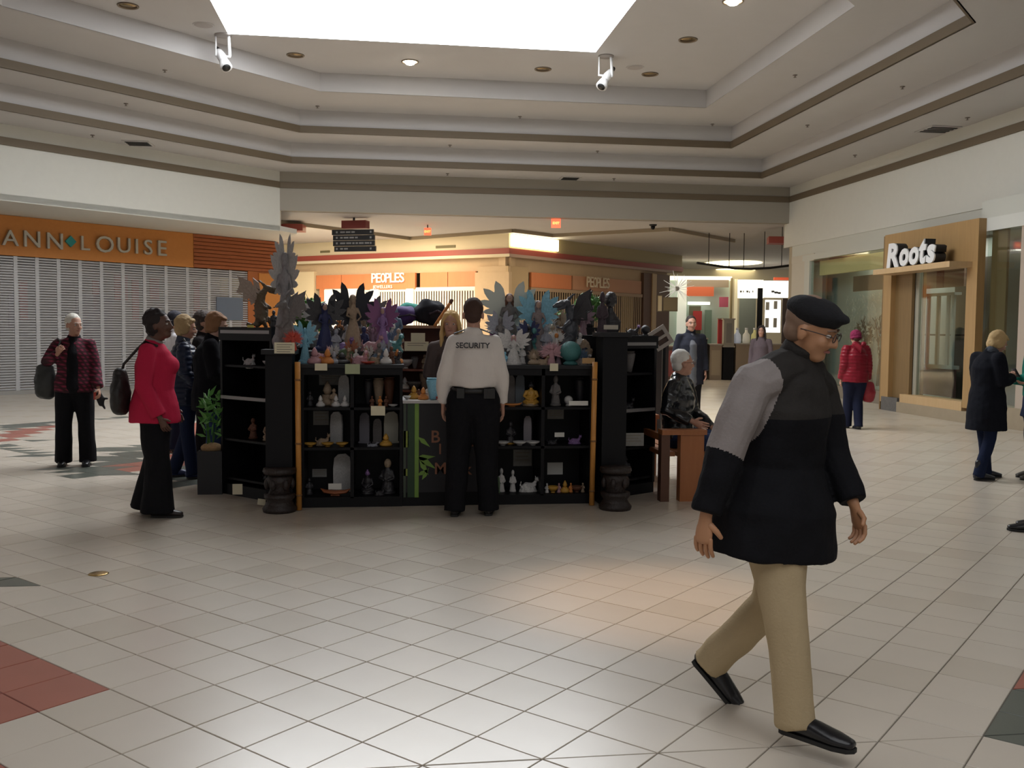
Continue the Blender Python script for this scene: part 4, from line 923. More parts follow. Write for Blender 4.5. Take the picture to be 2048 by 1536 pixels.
def fam_dragon():
    bd = MB(); bd.tube([(.05, .1, .05), (-.02, .05, .14), (0, 0, .32), (.03, .02, .5), (0, -.03, .64), (-.06, -.1, .74)], [.05, .12, .13, .10, .07, .05], 12); bd.tube([(.05, .1, .06), (.22, .12, .05), (.28, .0, .06), (.2, -.1, .05)], [.07, .045, .03, .012], 8)
    bd.tube([(-.05, -.09, .74), (-.16, -.18, .73), (-.25, -.22, .70)], [.065, .05, .028], 10); bd.tube([(-.08, -.16, .69), (-.2, -.2, .64)], [.03, .015], 8)
    for s_ in (-1, 1):
        bd.tube([(-.04 + s_ * .02, -.06, .79), (.04, .03 * s_, .88), (.12, .05 * s_, .90)], [.02, .014, .006], 6); bd.tube([(0, s_ * .09, .46), (-.12, s_ * .1 - .03, .36), (-.2, s_ * .08 - .04, .38)], [.04, .028, .02], 8); bd.tube([(0, s_ * .1, .2), (-.1, s_ * .14, .12), (-.12, s_ * .12 - .05, .02)], [.07, .05, .04], 8)
    for k in range(7): z_ = .2 + k * .085; bd.tube([(.1 - .012 * k, .05, z_), (.17 - .015 * k, .09, z_ + .05)], [.022, .005], 5)
    wm = MB(); out = [(0, 0), (.05, .18), (.16, .34), (.42, .40), (.36, .26), (.40, .10), (.28, .10), (.26, -.04), (.15, .02), (.10, -.10)]
    W = []
    for s_ in (1, -1):
        m_ = MB(); M_ = Matrix.Translation((.05, s_ * .08, .5)) @ Matrix.Rotation(s_ * R(38), 4, 'Z') @ Matrix.Rotation(R(-8), 4, 'Y'); m_.plate(out, .014, M_)
        for e in (out[3], out[5], out[7]): m_.tube([M_ @ V((0, 0, 0)), M_ @ V((e[0], 0, e[1]))], [.016, .008], 6)
        W.append(m_)
    return dict(body=remesh(bd, 'dragon_body', [dk_st], .012, 1, .01, 22), wing=W[0].mesh('dragon_wing', [dk_st]), wing_=W[1].mesh('dragon_wing', [dk_st]))
def fam_buddha():
    bd = MB(); bd.ell((0, 0, .22), (.20, .15, .2)); bd.ell((0, .01, .48), (.16, .12, .20)); bd.tube([(.18, -.02, .14), (.1, -.14, .10), (-.1, -.16, .09)], [.09, .08, .06], 10); bd.tube([(-.18, -.02, .14), (-.1, -.14, .10), (.1, -.16, .09)], [.09, .08, .06], 10)
    bd.tube([(.15, 0, .56), (.22, -.03, .38), (.06, -.15, .26)], [.06, .05, .035], 10); bd.tube([(-.15, 0, .56), (-.22, -.03, .38), (-.06, -.15, .26)], [.06, .05, .035], 10); bd.tube([(0, 0, .64), (0, 0, .72)], [.05, .05], 8)
    hd = MB(); hd.ell((0, -.005, .80), (.085, .09, .105)); hd.ell((0, -.095, .79), (.016, .02, .02)); hd.ell((.088, 0, .78), (.012, .02, .045)); hd.ell((-.088, 0, .78), (.012, .02, .045)); hd.ell((0, .01, .91), (.04, .04, .04))
    bs = MB(); bs.lathe([(.001, 0), (.26, 0), (.27, .03), (.22, .06), (.24, .09), (.001, .09)], seg=16)
    return dict(body=remesh(bd, 'seated_body', [gold_st], .014, 1, .004, 20), head=remesh(hd, 'seated_head', [skin_st], .009, 1), base=bs.mesh('lotus_base', [brown_st], True))
def fam_bust():
    bd = MB(); bd.tube([(0, 0, .0), (0, 0, .12), (0, 0, .3), (0, 0, .42)], [(.14, .11), (.2, .13), (.23, .14), (.13, .1)], 12); bd.tube([(0, 0, .4), (0, -.01, .56)], [.075, .07], 10)
    hd = MB(); hd.ell((0, -.01, .74), (.12, .135, .17)); hd.ell((0, -.14, .72), (.02, .03, .035)); hd.ell((.12, 0, .72), (.02, .035, .05)); hd.ell((-.12, 0, .72), (.02, .035, .05)); hd.ell((0, -.1, .63), (.05, .04, .035))
    hr = MB(); hr.ell((0, .02, .79), (.13, .14, .14))
    return dict(body=remesh(bd, 'bust_body', [dk_st], .016, 1, .004, 16), head=remesh(hd, 'bust_head', [dk_st], .012, 1), hair=remesh(hr, 'bust_hair', [dk_st], .016, 1, .01, 30))
def fam_figurine():
    bd = MB(); bd.tube([(0, 0, .05), (0, 0, .3), (0, 0, .55), (0, 0, .68)], [(.2, .17), (.15, .12), (.16, .12), (.08, .07)], 10); bd.tube([(.13, 0, .6), (.2, -.08, .42), (.06, -.17, .38)], [.05, .045, .035], 8); bd.tube([(-.13, 0, .6), (-.2, -.08, .42), (-.06, -.17, .38)], [.05, .045, .035], 8)
    hd = MB(); hd.ell((0, -.01, .82), (.10, .10, .13)); hd.ell((0, -.11, .81), (.018, .025, .025))
    bs = MB(); bs.lathe([(.001, 0), (.22, 0), (.22, .05), (.17, .07), (.001, .07)], seg=12)
    return dict(body=remesh(bd, 'figurine_body', [tan_st], .022, 1, .012, 14), head=hd.mesh('figurine_head', [tan_st], True), base=bs.mesh('figurine_base', [tan_st], True))
def fam_lying():     # a curled animal or couple group
    bd = MB(); bd.tube([(-.3, 0, .18), (-.1, 0, .24), (.15, 0, .22), (.32, -.03, .3)], [(.1, .14), (.2, .2), (.17, .2), (.1, .12)], 10); bd.tube([(.28, -.05, .35), (.38, -.12, .5)], [.09, .07], 8); bd.tube([(-.3, 0, .2), (-.42, -.1, .3), (-.4, -.15, .48)], [.05, .04, .02], 8)
    for x_ in (-.18, .2): bd.tube([(x_, -.1, .18), (x_ + .03, -.2, .08), (x_, -.28, .05)], [.07, .05, .05], 8)
    hd = MB(); hd.ell((.4, -.14, .56), (.11, .13, .10)); hd.ell((.42, -.25, .53), (.05, .07, .05)); hd.tube([(.34, -.1, .64), (.32, -.1, .74)], [.03, .01], 6); hd.tube([(.46, -.1, .64), (.48, -.1, .74)], [.03, .01], 6)
    bs = MB(); bs.tube([(0, 0, 0), (0, 0, .08)], [(.46, .3), (.42, .27)], 12)
    return dict(body=remesh(bd, 'animal_body', [tan_st], .022, 1, .014, 12), head=remesh(hd, 'animal_head', [tan_st], .018, 1), base=remesh(bs, 'rock_base', [tan_st], .025, 1, .02, 8))
def fam_vase():
    a = MB(); a.lathe([(.001, 0), (.12, 0), (.15, .05), (.2, .3), (.26, .6), (.30, .85), (.27, .93), (.20, .95), (.001, .95)], seg=18)
    b = MB(); b.lathe([(.20, .95), (.27, .97), (.27, 1.0), (.19, 1.0), (.19, .95)], seg=18)
    return dict(body=a.mesh('vase_body', [brown_st], True), rim=b.mesh('vase_rim', [brown_st], True))
def fam_slab():
    a = MB(); o_ = [(-.3, .04), (-.31, .6), (-.27, .88), (-.14, .98), (.12, 1.0), (.27, .90), (.31, .6), (.30, .04)]; a.plate(o_, .1)
    b = MB(); b.box((-.34, -.12, 0), (.34, .12, .05)); return dict(stone=a.mesh('slab_stone', [grey_card]), stand=b.mesh('slab_stand', [black]))
def fam_bowl():
    a = MB(); a.lathe([(.001, .08), (.2, .10), (.4, .3), (.5, .52), (.47, .52), (.36, .3), (.1, .14), (.001, .14)], seg=20); b = MB(); b.lathe([(.001, 0), (.2, 0), (.16, .09), (.001, .09)], seg=14)
    return dict(bowl=a.mesh('bowl_body', [white_st], True), foot=b.mesh('bowl_foot', [white_st], True))
def fam_boat():
    a = MB(); a.tube([(-.5, 0, .42), (-.35, 0, .24), (0, 0, .17), (.35, 0, .24), (.5, 0, .42)], [(.03, .02), (.14, .12), (.2, .15), (.14, .12), (.03, .02)], 12, side=V((0, 1, 0))); b = MB(); b.box((-.15, -.1, 0), (.15, .1, .06))
    return dict(hull=a.mesh('boat_hull', [brown_st], True), foot=b.mesh('boat_foot', [brown_st]))
def fam_sphere():
    a = MB(); a.ell((0, 0, .56), (.44, .44, .44), None, 22, 14); b = MB(); b.lathe([(.001, 0), (.3, 0), (.3, .06), (.2, .15), (.001, .15)], seg=16)
    return dict(globe=a.mesh('globe', [teal_st], True), base=b.mesh('globe_base', [dk_st], True))
def fam_burst():
    a = MB(); rg_ = random.Random(9)
    for k in range(26):
        an = pi * (k + .5) / 26; l_ = rg_.uniform(.38, .52); a.plate([(0, -.03), (l_ * .5, .03), (l_, 0), (l_ * .5, -.04)], .02, Matrix.Translation((0, rg_.uniform(-.05, .05), .42)) @ Matrix.Rotation(-an * 1.35 + .5, 4, 'Y'))
    b = MB(); b.tube([(0, -.02, .02), (0, -.02, .25), (0, -.02, .5)], [(.16, .12), (.10, .08), (.07, .06)], 10); c = MB(); c.ell((0, -.03, .62), (.08, .08, .1)); return dict(fan=a.mesh('fan', [pink_st]), body=b.mesh('body', [pink_st], True), head=c.mesh('head', [skin_st], True))
def fam_candle():
    a = MB(); a.lathe([(.001, 0), (.36, 0), (.42, .1), (.34, .3), (.22, .36), (.24, .45), (.001, .45)], seg=14); b = MB(); b.lathe([(.001, .45), (.12, .45), (.2, .62), (.12, .85), (.03, 1.), (.001, 1.)], seg=14); return dict(body=a.mesh('pot', [tan_st], True), knob=b.mesh('stopper', [tan_st], True))
def fam_plant():
    rg_ = random.Random(4); a = MB()
    for k in range(150):
        d_ = V((rg_.gauss(0, 1), rg_.gauss(0, 1), rg_.gauss(0, 1))).normalized(); c_ = V((d_.x * .40, d_.y * .40, .58 + d_.z * .38)) * rg_.uniform(.8, 1.05); s_ = rg_.uniform(.08, .15)
        M_ = Matrix.Translation(c_) @ Matrix.Rotation(rg_.uniform(0, 6), 4, 'Z') @ Matrix.Rotation(rg_.uniform(0, 6), 4, 'X') @ Matrix.Rotation(rg_.uniform(0, 6), 4, 'Y'); a.plate([(-s_, 0), (-s_ * .2, s_ * .4), (s_, 0), (-s_ * .2, -s_ * .4)], .006, M_)
    b = MB(); b.lathe([(.001, 0), (.12, 0), (.16, .2), (.14, .22), (.001, .22)], seg=12); c = MB(); c.ell((0, 0, .58), (.34, .34, .33)); 
    for k in range(5): c.tube([(0, 0, .2), (rg_.uniform(-.2, .2), rg_.uniform(-.2, .2), .6)], [.015, .01], 5)
    return dict(leaves=a.mesh('leaves', [leaf_mat]), pot=b.mesh('pot', [dk_st], True), core=c.mesh('stems', [mat('stem_green', (.04, .12, .02), .7)], True))
FAMS = dict(fairy=fam_fairy, dragon=fam_dragon, buddha=fam_buddha, bust=fam_bust, figurine=fam_figurine, lying=fam_lying, vase=fam_vase, slab=fam_slab, bowl=fam_bowl, boat=fam_boat, sphere=fam_sphere, burst=fam_burst, candle=fam_candle, plant=fam_plant)
NAMES = dict(fairy=('fairy_statue', 'statue'), dragon=('dragon_statue', 'statue'), buddha=('seated_statue', 'statue'), bust=('bust_statue', 'statue'), figurine=('figurine', 'figurine'), lying=('animal_figurine', 'figurine'), vase=('vase', 'vase'), slab=('stone_tablet', 'tablet'), bowl=('bowl', 'bowl'), boat=('boat_dish', 'dish'), sphere=('globe_ornament', 'ornament'), burst=('fan_figurine', 'figurine'), candle=('incense_pot', 'pot'), plant=('potted_plant', 'plant'))
def goods(kind, loc, h, lb_, cols, rz=None, sx=1., grp=None):
    """cols: part name -> material (None key = the rest)"""
    if kind not in FAM: FAM[kind] = FAMS[kind]()
    n, cat = NAMES[kind]; t = thing(n, lb_, cat, loc, rz if rz is not None else R(rng.uniform(-25, 25)) + R(-7), grp)
    t.scale = (h * sx, h * sx, h)
    for pn, me in FAM[kind].items():
        o = link(pn.strip('_'), me, t); m_ = cols.get(pn.strip('_'), cols.get(None)) if isinstance(cols, dict) else cols
        if m_: o.material_slots[0].link = 'OBJECT'; o.material_slots[0].material = m_
    return t
def card(px, py0, py1, w_px, d, m, lb_, tilt=0., ry=None, lines=3):
    d = {8.62: 8.632, 8.6: 8.632, 8.55: 8.632, 8.64: 8.632, 8.12: 8.146, 8.2: 8.146, 7.98: 8.048, 8.22: 8.166, 8.26: 8.30, 8.28: 8.3, 8.25: 8.166}.get(d, d)
    a = ony(px, py1, d); b = ony(px, py0, d); w_ = w_px * d / F; h_ = b.z - a.z
    t = thing('price_card', lb_, 'card', a, 0 if ry is None else ry); mm = MB(); mm.box((-w_ / 2, 0, 0), (w_ / 2, .004, h_)); part('sheet', mm, m, t); 
    mm = MB()
    for k in range(lines): z_ = h_ * (.78 - .22 * k); mm.box((-w_ * .38, -.001, z_), (w_ * (.38 - .1 * (k % 2)), 0, z_ + h_ * .06))
    if lines: part('printed_lines', mm, mat('faint_ink', (.25, .22, .18), .8), t)
    if tilt: t.rotation_euler = (0, tilt, t.rotation_euler.z)
    mm = MB(); mm.box((-w_ * .3, .004, 0), (w_ * .3, .03, .004)); part('foot', mm, m, t)
    return t
def onshelf(px, row, Y=8.36):    # row 0 top of case, 1..3 shelves from the top
    z = [1.236, .866, .521, .091][row]; p = ony(px, 800, Y); return V((p.x, Y, z))
PXM = F / 8.36
def sh(kind, px, row, hpx, lb_, col, Y=8.36, sx=1., rz=None): return goods(kind, onshelf(px, row, Y), hpx / (F / (Y + .15)), lb_, col, sx=sx, rz=rz)
W3 = {1: 'top shelf', 2: 'middle shelf', 3: 'bottom shelf'}
# front left case
sh('slab', 688, 1, 58, 'tall pale stone tablet, top shelf of the front left case', pale_st, sx=.62, Y=8.5); sh('figurine', 668, 1, 36, 'beige entwined figurine, top shelf of the front left case', {None: tan_st}); sh('candle', 655, 1, 46, 'darker tan stacked pot at the centre of the top left shelf', {None: tan_st}, Y=8.45)
for px, c_ in ((641, 'left'), (672, 'middle'), (690, 'right')): sh('candle', px, 1, 22, 'small white candle cup, %s of the three on the top left shelf' % c_, {None: white_st}, Y=8.3)
card(661, 748, 770, 44, 8.62, grey_card, 'grey printed card standing at the back of the top left shelf'); sh('figurine', 620, 1, 30, 'dark little figurine at the left end of the top left shelf', {None: dk_st})
sh('slab', 673, 2, 62, 'tall pale stone tablet, middle shelf of the front left case', pale_st, sx=.7, Y=8.5); card(642, 822, 850, 30, 8.62, grey_card, 'grey card beside the pale tablet, middle left shelf'); sh('lying', 645, 2, 34, 'cream reclining animal, middle shelf of the front left case', {None: tan_st}, sx=.9)
for px, c_ in ((620, 'left'), (655, 'middle'), (684, 'right')): sh('bowl', px, 2, 14, 'small golden bowl, %s of three on the middle left shelf' % c_, {None: gold_st}, Y=8.28, sx=1.8)
sh('slab', 684, 3, 74, 'pale square stone tablet, bottom shelf of the front left case', pale_st, sx=.75, Y=8.5); card(639, 938, 954, 28, 8.6, grey_card, 'small grey card on the bottom left shelf'); sh('boat', 671, 3, 30, 'reddish wooden boat dish on the bottom left shelf', {None: mat('boat_wood', (.32, .10, .04), .5)}, Y=8.3, sx=1.9, rz=R(-7)); card(670, 967, 979, 26, 8.28, white_card, 'white price card on the wooden boat dish', lines=0)
sh('figurine', 618, 3, 34, 'dark figurine at the left end of the bottom left shelf', {None: dk_st})
card(746, 733, 749, 44, 8.55, grey_card, 'grey sign under the top edge of the front left case'); sh('vase', 757, 1, 52, 'tall tan carved vase in the right bay, top left shelf', {None: tan_st}, Y=8.5, sx=.7); sh('vase', 779, 1, 54, 'tall reddish vase in the right bay, top left shelf', {None: brown_st}, Y=8.5, sx=.7); sh('vase', 736, 1, 50, 'tall dark vase behind the grey sign, top left shelf', {None: dk_st}, Y=8.5, sx=.6)
for px, c_, m_ in ((744, 'left', brown_st), (760, 'middle', orange_st), (772, 'right', brown_st)): sh('figurine', px, 1, 22, 'little red-brown figurine, %s one before the tall vases' % c_, {None: m_}, Y=8.3)
sh('bowl', 786, 1, 9, 'tiny white dish at the right end of the top left shelf', {None: white_st}, Y=8.26, sx=2.2); card(756, 812, 831, 28, 8.22, cream_card, 'cream note hanging on the top shelf edge, front left case', lines=0)
sh('slab', 729, 2, 60, 'narrow grey tablet in the right bay of the middle left shelf', mat('lilac_grey', (.22, .21, .24), .7), sx=.55, Y=8.5); sh('slab', 782, 2, 62, 'wide pale tablet in the right bay of the middle left shelf', mat('cream_slab', (.42, .40, .33), .7), sx=.75, Y=8.5); sh('slab', 755, 2, 48, 'dark grey tablet between the pale tablets, middle left shelf', grey_st, sx=.6, Y=8.5); sh('candle', 772, 2, 24, 'golden square pot, middle shelf of the front left case', {None: gold_st}, Y=8.3, sx=1.3); sh('lying', 745, 2, 12, 'small silver lying figure, middle left shelf', {None: silver_st}, Y=8.28, sx=2)
sh('buddha', 735, 3, 50, 'dark seated statue on the bottom left shelf, right bay', {None: dk_st, 'head': purple_st}); sh('figurine', 776, 3, 72, 'tall dark robed figurine on the bottom left shelf, right bay', {None: dk_st, 'head': tan_st}); sh('lying', 760, 3, 22, 'dark crouching animal on the bottom left shelf', {None: dk_st}, Y=8.28)
# front right case
sh('slab', 1021, 1, 58, 'left of two grey tablets on the top right shelf', grey_st, sx=.5, Y=8.5); sh('slab', 1040, 1, 60, 'right of two grey tablets on the top right shelf', mat('blue_grey', (.16, .18, .2), .7), sx=.5, Y=8.5); sh('buddha', 1062, 1, 50, 'seated statue in a yellow robe on the top right shelf', {'body': gold_st, 'head': dk_st, 'base': tan_st}, sx=1.25); sh('boat', 1024, 1, 18, 'orange oval dish on the top right shelf', {None: orange_st}, Y=8.28, sx=2.2, rz=R(-7))
sh('figurine', 1111, 1, 64, 'tall slim grey statue in the right bay, top right shelf', {None: grey_st}, sx=.8); sh('vase', 1160, 1, 54, 'tall dark vase in the right bay, top right shelf', {None: dk_st}, sx=.7, Y=8.5); sh('sphere', 1137, 1, 20, 'small white ball ornament on the top right shelf', {None: white_st}); card(1157, 802, 811, 40, 8.25, white_card, 'narrow white card at the front of the top right shelf', lines=0)
sh('figurine', 1021, 2, 48, 'dark figurine with a yellow sash on the middle right shelf', {None: dk_st, 'base': gold_st}); sh('slab', 1056, 2, 54, 'rounded lilac-grey tablet on the middle right shelf', mat('lilac_slab', (.34, .31, .33), .7), sx=.5, Y=8.45)
for px, c_ in ((1006, 'left'), (1040, 'middle'), (1067, 'right')): sh('bowl', px, 2, 15, 'white rounded bowl, %s of three on the middle right shelf' % c_, {None: white_st}, Y=8.27, sx=1.9)
card(1111, 818, 838, 34, 8.62, grey_card, 'grey sign at the back of the middle right shelf'); card(1119, 865, 874, 20, 8.26, white_card, 'small white price tag on the middle right shelf', lines=0); sh('lying', 1150, 2, 26, 'dark purple lying animal on the middle right shelf', {None: purple_st}, sx=1.1); sh('lying', 1105, 2, 20, 'dark crouching animal on the middle right shelf', {None: dk_st}, sx=1.3)
card(1045, 899, 932, 38, 8.64, grey_card, 'large grey printed sign at the back of the bottom right shelf')
for px, h_, c_ in ((1004, 50, 'left'), (1027, 46, 'right')): sh('figurine', px, 3, h_, 'slim white figurine, %s of the pair on the bottom right shelf' % c_, {None: white_st}, sx=.7)
sh('lying', 1058, 3, 44, 'large white reclining figurine on the bottom right shelf', {None: white_st}, sx=.95); card(1110, 925, 949, 32, 8.6, white_card, 'white trapezoid card on the bottom right shelf', lines=0)
for i, px in enumerate((1096, 1108, 1120, 1132, 1144, 1156, 1168)): sh(('figurine', 'bowl', 'figurine', 'candle', 'figurine', 'bowl', 'figurine')[i], px, 3, 20 + 4 * (i % 2), ('pale', 'brass', 'pinkish', 'golden', 'amber', 'brown', 'straw coloured')[i] + ' trinket in the small row on the bottom right shelf', {None: (white_st, gold_st, pink_st, gold_st, orange_st, brown_st, tan_st)[i]}, Y=8.28)
sh('slab', 985 + 8, 3, 34, 'small dark green tablet on the bottom right shelf beside the counter', green_st, sx=.8, Y=8.3)
# side case contents
def at_case(c_, rz, u, v, z): p = V((u, v, 0)); p.rotate(Matrix.Rotation(rz, 3, 'Z')); return V((c_.x + p.x, c_.y + p.y, z))
for u, z, k, h_, m_, lb_ in ((-.1, .521, 'figurine', .2, brown_st, 'brown figurine on the lit shelf of the left corner case'), (.12, .521, 'buddha', .2, tan_st, 'tan seated figurine on the lit shelf of the left corner case'), (.24, .521, 'candle', .14, pink_st, 'pinkish pot on the lit shelf of the left corner case'), (-.15, 1.201, 'lying', .14, pale_st, 'pale animal on the top shelf of the left corner case'), (.1, 1.201, 'bowl', .08, white_st, 'white bowl on the top shelf of the left corner case'), (.1, .161, 'lying', .1, dk_st, 'dark animal on the lowest shelf of the left corner case')):
    goods(k, at_case(cL, R(-45), u, .16, z), h_, lb_, {None: m_})
for u, z, k, h_, m_, lb_ in ((-.15, 1.151, 'figurine', .2, dk_st, 'dark figurine on the top shelf of the right corner case'), (.12, 1.151, 'vase', .2, grey_st, 'grey vase on the top shelf of the right corner case'), (-.2, .161, 'sphere', .09, white_st, 'small white ball on the lowest shelf of the right corner case'), (.1, .161, 'buddha', .2, dk_st, 'dark seated figure on the lowest shelf of the right corner case'), (.1, .801, 'lying', .16, dk_st, 'dark animal on the middle shelf of the right corner case')):
    goods(k, at_case(cR, R(32), u, .16, z), h_, lb_, {None: m_})
card(569, 685, 707, 39, 7.98, cream_card, 'large cream printed notice on the left column', lines=4); card(475, 968, 989, 19, 8.62, cream_card, 'cream square tag low on the left corner case', lines=0); card(522, 998, 1010, 15, 8.3, cream_card, 'cream tag at the base of the left corner case', lines=0, tilt=.15)
card(1263, 866, 892, 52, 8.45, grey_card, 'grey printed sign on the right corner case'); card(501, 650, 655, 12, 8.62001, mat('yellow_tag', (.50, .45, .10), .7), 'small yellow tag on top of the left corner case', lines=0)
card(642, 727, 741, 24, 8.12, cream_card, 'cream card hanging below the pink and orange pots', lines=0); card(705, 728, 748, 29, 8.12, mat('mint_card', (.38, .42, .26), .7), 'pale green card with a bow on the left case edge', lines=0); card(1108, 727, 742, 17, 8.12, cream_card, 'cream card hanging on the right case edge', lines=0);
card(1177, 716, 727, 26, 8.2, mat('tan_card', (.45, .28, .12), .7), 'tan wooden card at the right end of the right case', lines=0); card(1222, 650, 659, 30, 8.12, mat('bone_card', (.50, .46, .38), .7), 'bone coloured card under the black bust', lines=0)
# goods on top, front row (z 1.236), second row (1.34) and back row (1.42)
def tp(kind, px, tier, hpx, lb_, col, sx=1., rz=None, Y=None, z=None):
    Y = Y or (8.34, 8.62, 9.05)[tier]; z = z or (1.237, 1.341, 1.421)[tier]; p = ony(px, 700, Y); return goods(kind, V((p.x, Y, z)), hpx / (F / (Y + .1 + p.x * .13)), lb_, col, sx=sx, rz=rz)
tp('lying', 641, 0, 50, 'cute pink-grey couple figurine at the left end of the left case top', {None: pink_st, 'base': orange_st}, sx=.75); tp('candle', 655, 0, 30, 'orange pot beside the cute pink couple figurine', {None: orange_st}, Y=8.27, sx=1.1); tp('candle', 629, 0, 32, 'pink pot at the left end of the left case top', {None: pink_st}, Y=8.27, sx=1.1)
tp('fairy', 610, 0, 74, 'slim pale blue fairy behind the left column', {None: blue_st}, sx=.8, Y=8.45); tp('fairy', 650, 1, 100, 'navy robed fairy with dark arched wings, left case', {None: navy_st, 'head': skin_st, 'wing': dk_st}, sx=1.); tp('fairy', 627, 2, 76, 'white winged fairy before the left green plant', {None: pale_st, 'wing': white_st}); tp('fairy', 706, 1, 118, 'tan robed statue with spread black wings on the left case', {None: tan_st, 'wing': mat('black_wing', (.02, .022, .03), .7), 'base': grey_st}, sx=.95, Y=8.7)
tp('figurine', 678, 2, 48, 'orange and pink figurine on the back row, left case', {None: orange_st, 'base': pink_st}); tp('sphere', 693, 0, 30, 'green glass globe on the left case top', {None: green_st}, sx=1.2, Y=8.45); tp('candle', 684, 0, 22, 'black jewelled box on the left case top', {None: dk_st}, sx=1.8); tp('fairy', 765, 1, 92, 'purple fairy with magenta flowers on the left case', {None: purple_st, 'wing': mat('dull_magenta', (.22, .08, .20), .6), 'head': skin_st}, sx=.9); tp('fairy', 745, 2, 80, 'small grey fairy behind the purple fairy', {None: grey_st}); tp('figurine', 732, 0, 34, 'tan curled figurine in the middle of the left case top', {None: tan_st}); tp('bowl', 736, 0, 10, 'red oval dish at the edge of the left case top', {None: red_st}, sx=3., Y=8.24)
for i, (px, k, h_, m_, nm) in enumerate(((720, 'lying', 40, pink_st, 'pinkish animal'), (748, 'lying', 32, tan_st, 'tan sleeping animal'), (758, 'figurine', 42, grey_st, 'grey hooded figurine'), (772, 'candle', 30, white_st, 'white lidded pot'), (783, 'figurine', 36, brown_st, 'brown figurine'), (795, 'candle', 28, orange_st, 'orange lidded pot'), (668, 'candle', 24, silver_st, 'silver trinket box'), (712, 'figurine', 30, white_st, 'white cherub figurine'))): tp(k, px, 0, h_, nm + ' in the front row of the left case top', {None: m_}, Y=8.3 + .07 * (i % 3))
for i, (px, k, h_, m_, nm) in enumerate(((672, 'figurine', 46, silver_st, 'silver-grey figurine'), (690, 'lying', 40, purple_st, 'purple animal'), (728, 'figurine', 50, navy_st, 'navy figurine'), (742, 'lying', 46, pink_st, 'dusty pink animal'), (783, 'lying', 50, teal_st, 'teal dragon-like animal'), (797, 'figurine', 46, tan_st, 'tan figurine'))): tp(k, px, 1, h_, nm + ' in the second row of the left case', {None: m_}, Y=8.58 + .08 * (i % 3))
tp('fairy', 1018, 1, 122, 'large statue with feathered white wings on the right case', {None: grey_st, 'wing': mat('feather_white', (.58, .62, .56), .7), 'head': skin_st, 'hair': brown_st}, sx=1.15, rz=R(-7), Y=8.75); tp('fairy', 1076, 1, 108, 'tall statue with pale blue butterfly wings on the right case', {None: cmat('mauve_stone', (.26, .21, .21)), 'wing': blue_st, 'head': skin_st}, sx=1.0, rz=R(2), Y=8.68); tp('dragon', 1140, 1, 128, 'large black dragon statue with raised horned head on the right case', {None: dk_st, 'body': cmat('dragon_grey', (.06, .065, .08), rough=.4)}, sx=.95, rz=R(-15)); tp('fairy', 1027, 0, 62, 'white seated angel figurine with wide wings at the front of the right case', {None: pale_st, 'head': skin_st, 'hair': pink_st}, sx=1.35, rz=R(-7)); tp('fairy', 1000, 1, 72, 'grey fairy beside the guard on the right case', {None: grey_st, 'wing': silver_st}, sx=1.); tp('lying', 1050, 1, 74, 'dark teal dragon cub below the white wings', {None: teal_st}, sx=.8)
tp('fairy', 1058, 1, 56, 'black fairy in the second row of the right case', {None: dk_st, 'wing': navy_st}, Y=8.52); tp('burst', 1103, 0, 54, 'pink spiky fan figurine on the right case top', {None: pink_st}, sx=1.1, rz=R(-7)); tp('candle', 1068, 0, 22, 'tan stone pot on the right case top', {None: tan_st}, sx=1.4); tp('lying', 1083, 0, 26, 'tan rocky figurine on the right case top', {None: tan_st}, sx=1.2); tp('sphere', 1141, 0, 46, 'large dark teal globe on the right case top', {None: teal_st}, sx=1.05); tp('lying', 1172, 1, 62, 'pale tan dragon with raised tail on the right case', {None: tan_st}, sx=.8); tp('lying', 1165, 0, 30, 'grey lying animal beside the teal globe', {None: grey_st}, sx=1.2); tp('figurine', 1127, 1, 48, 'brown figurine below the black dragon', {None: brown_st}); tp('figurine', 1092, 1, 54, 'silver figurine between the blue winged statue and the globe', {None: silver_st}); tp('figurine', 1160, 1, 40, 'white figurine behind the teal globe', {None: white_st}); tp('burst', 1113, 1, 52, 'white spiky ornament with amber centre, right case', {None: white_st, 'head': orange_st}); tp('figurine', 1010, 0, 26, 'small blue figurine at the left end of the right case top', {None: blue_st}); tp('figurine', 990, 1, 60, 'magenta flower figurine beside the guard', {None: mat('dull_magenta', (.22, .08, .20))}, Y=8.85)
CW = [('pale', pale_st), ('mauve', cmat('mauve_resin', (.30, .20, .24))), ('silver', silver_st), ('tan', tan_st), ('white', white_st), ('dark bronze', dk_st), ('rust', cmat('rust_resin', (.30, .10, .05))), ('slate blue', cmat('slate_blue', (.12, .18, .26)))]
KW = [('fairy', 'winged'), ('figurine', 'standing'), ('lying', 'crouching'), ('burst', 'fan-backed'), ('buddha', 'seated')]
ORD = ('first', 'second', 'third', 'fourth', 'fifth', 'sixth', 'seventh', 'eighth')
for side, px0, px1 in (('left', 668, 800), ('right', 996, 1180)):
    for row, (tier, Y_, hp0) in enumerate(((0, 8.42, 40), (1, 8.82, 52), (2, 9.14, 64))):
        for i in range(8):
            px = px0 + (px1 - px0) * (i + .5 * (row % 2)) / 7.6; j = (i * 3 + row * 5 + (side == 'right') * 2)
            cw, cm_ = CW[j % 8]; kk, kw = KW[(j // 2 + row + i) % 5]
            tp(kk, px, tier, hp0 * (.8 + .35 * ((i * 7 + row * 3) % 4) / 3), 'small %s %s figure, %s from the left in the %s added row of the %s case top' % (cw, kw, ORD[i], ('lower', 'middle', 'rear')[row], side) if False else '%s %s figurine, %s from the left in the %s row, %s case' % (cw, kw, ORD[i], ('inner front', 'middle', 'rearmost')[row], side), {None: cm_, 'hair': brown_st}, Y=Y_, sx=.85)
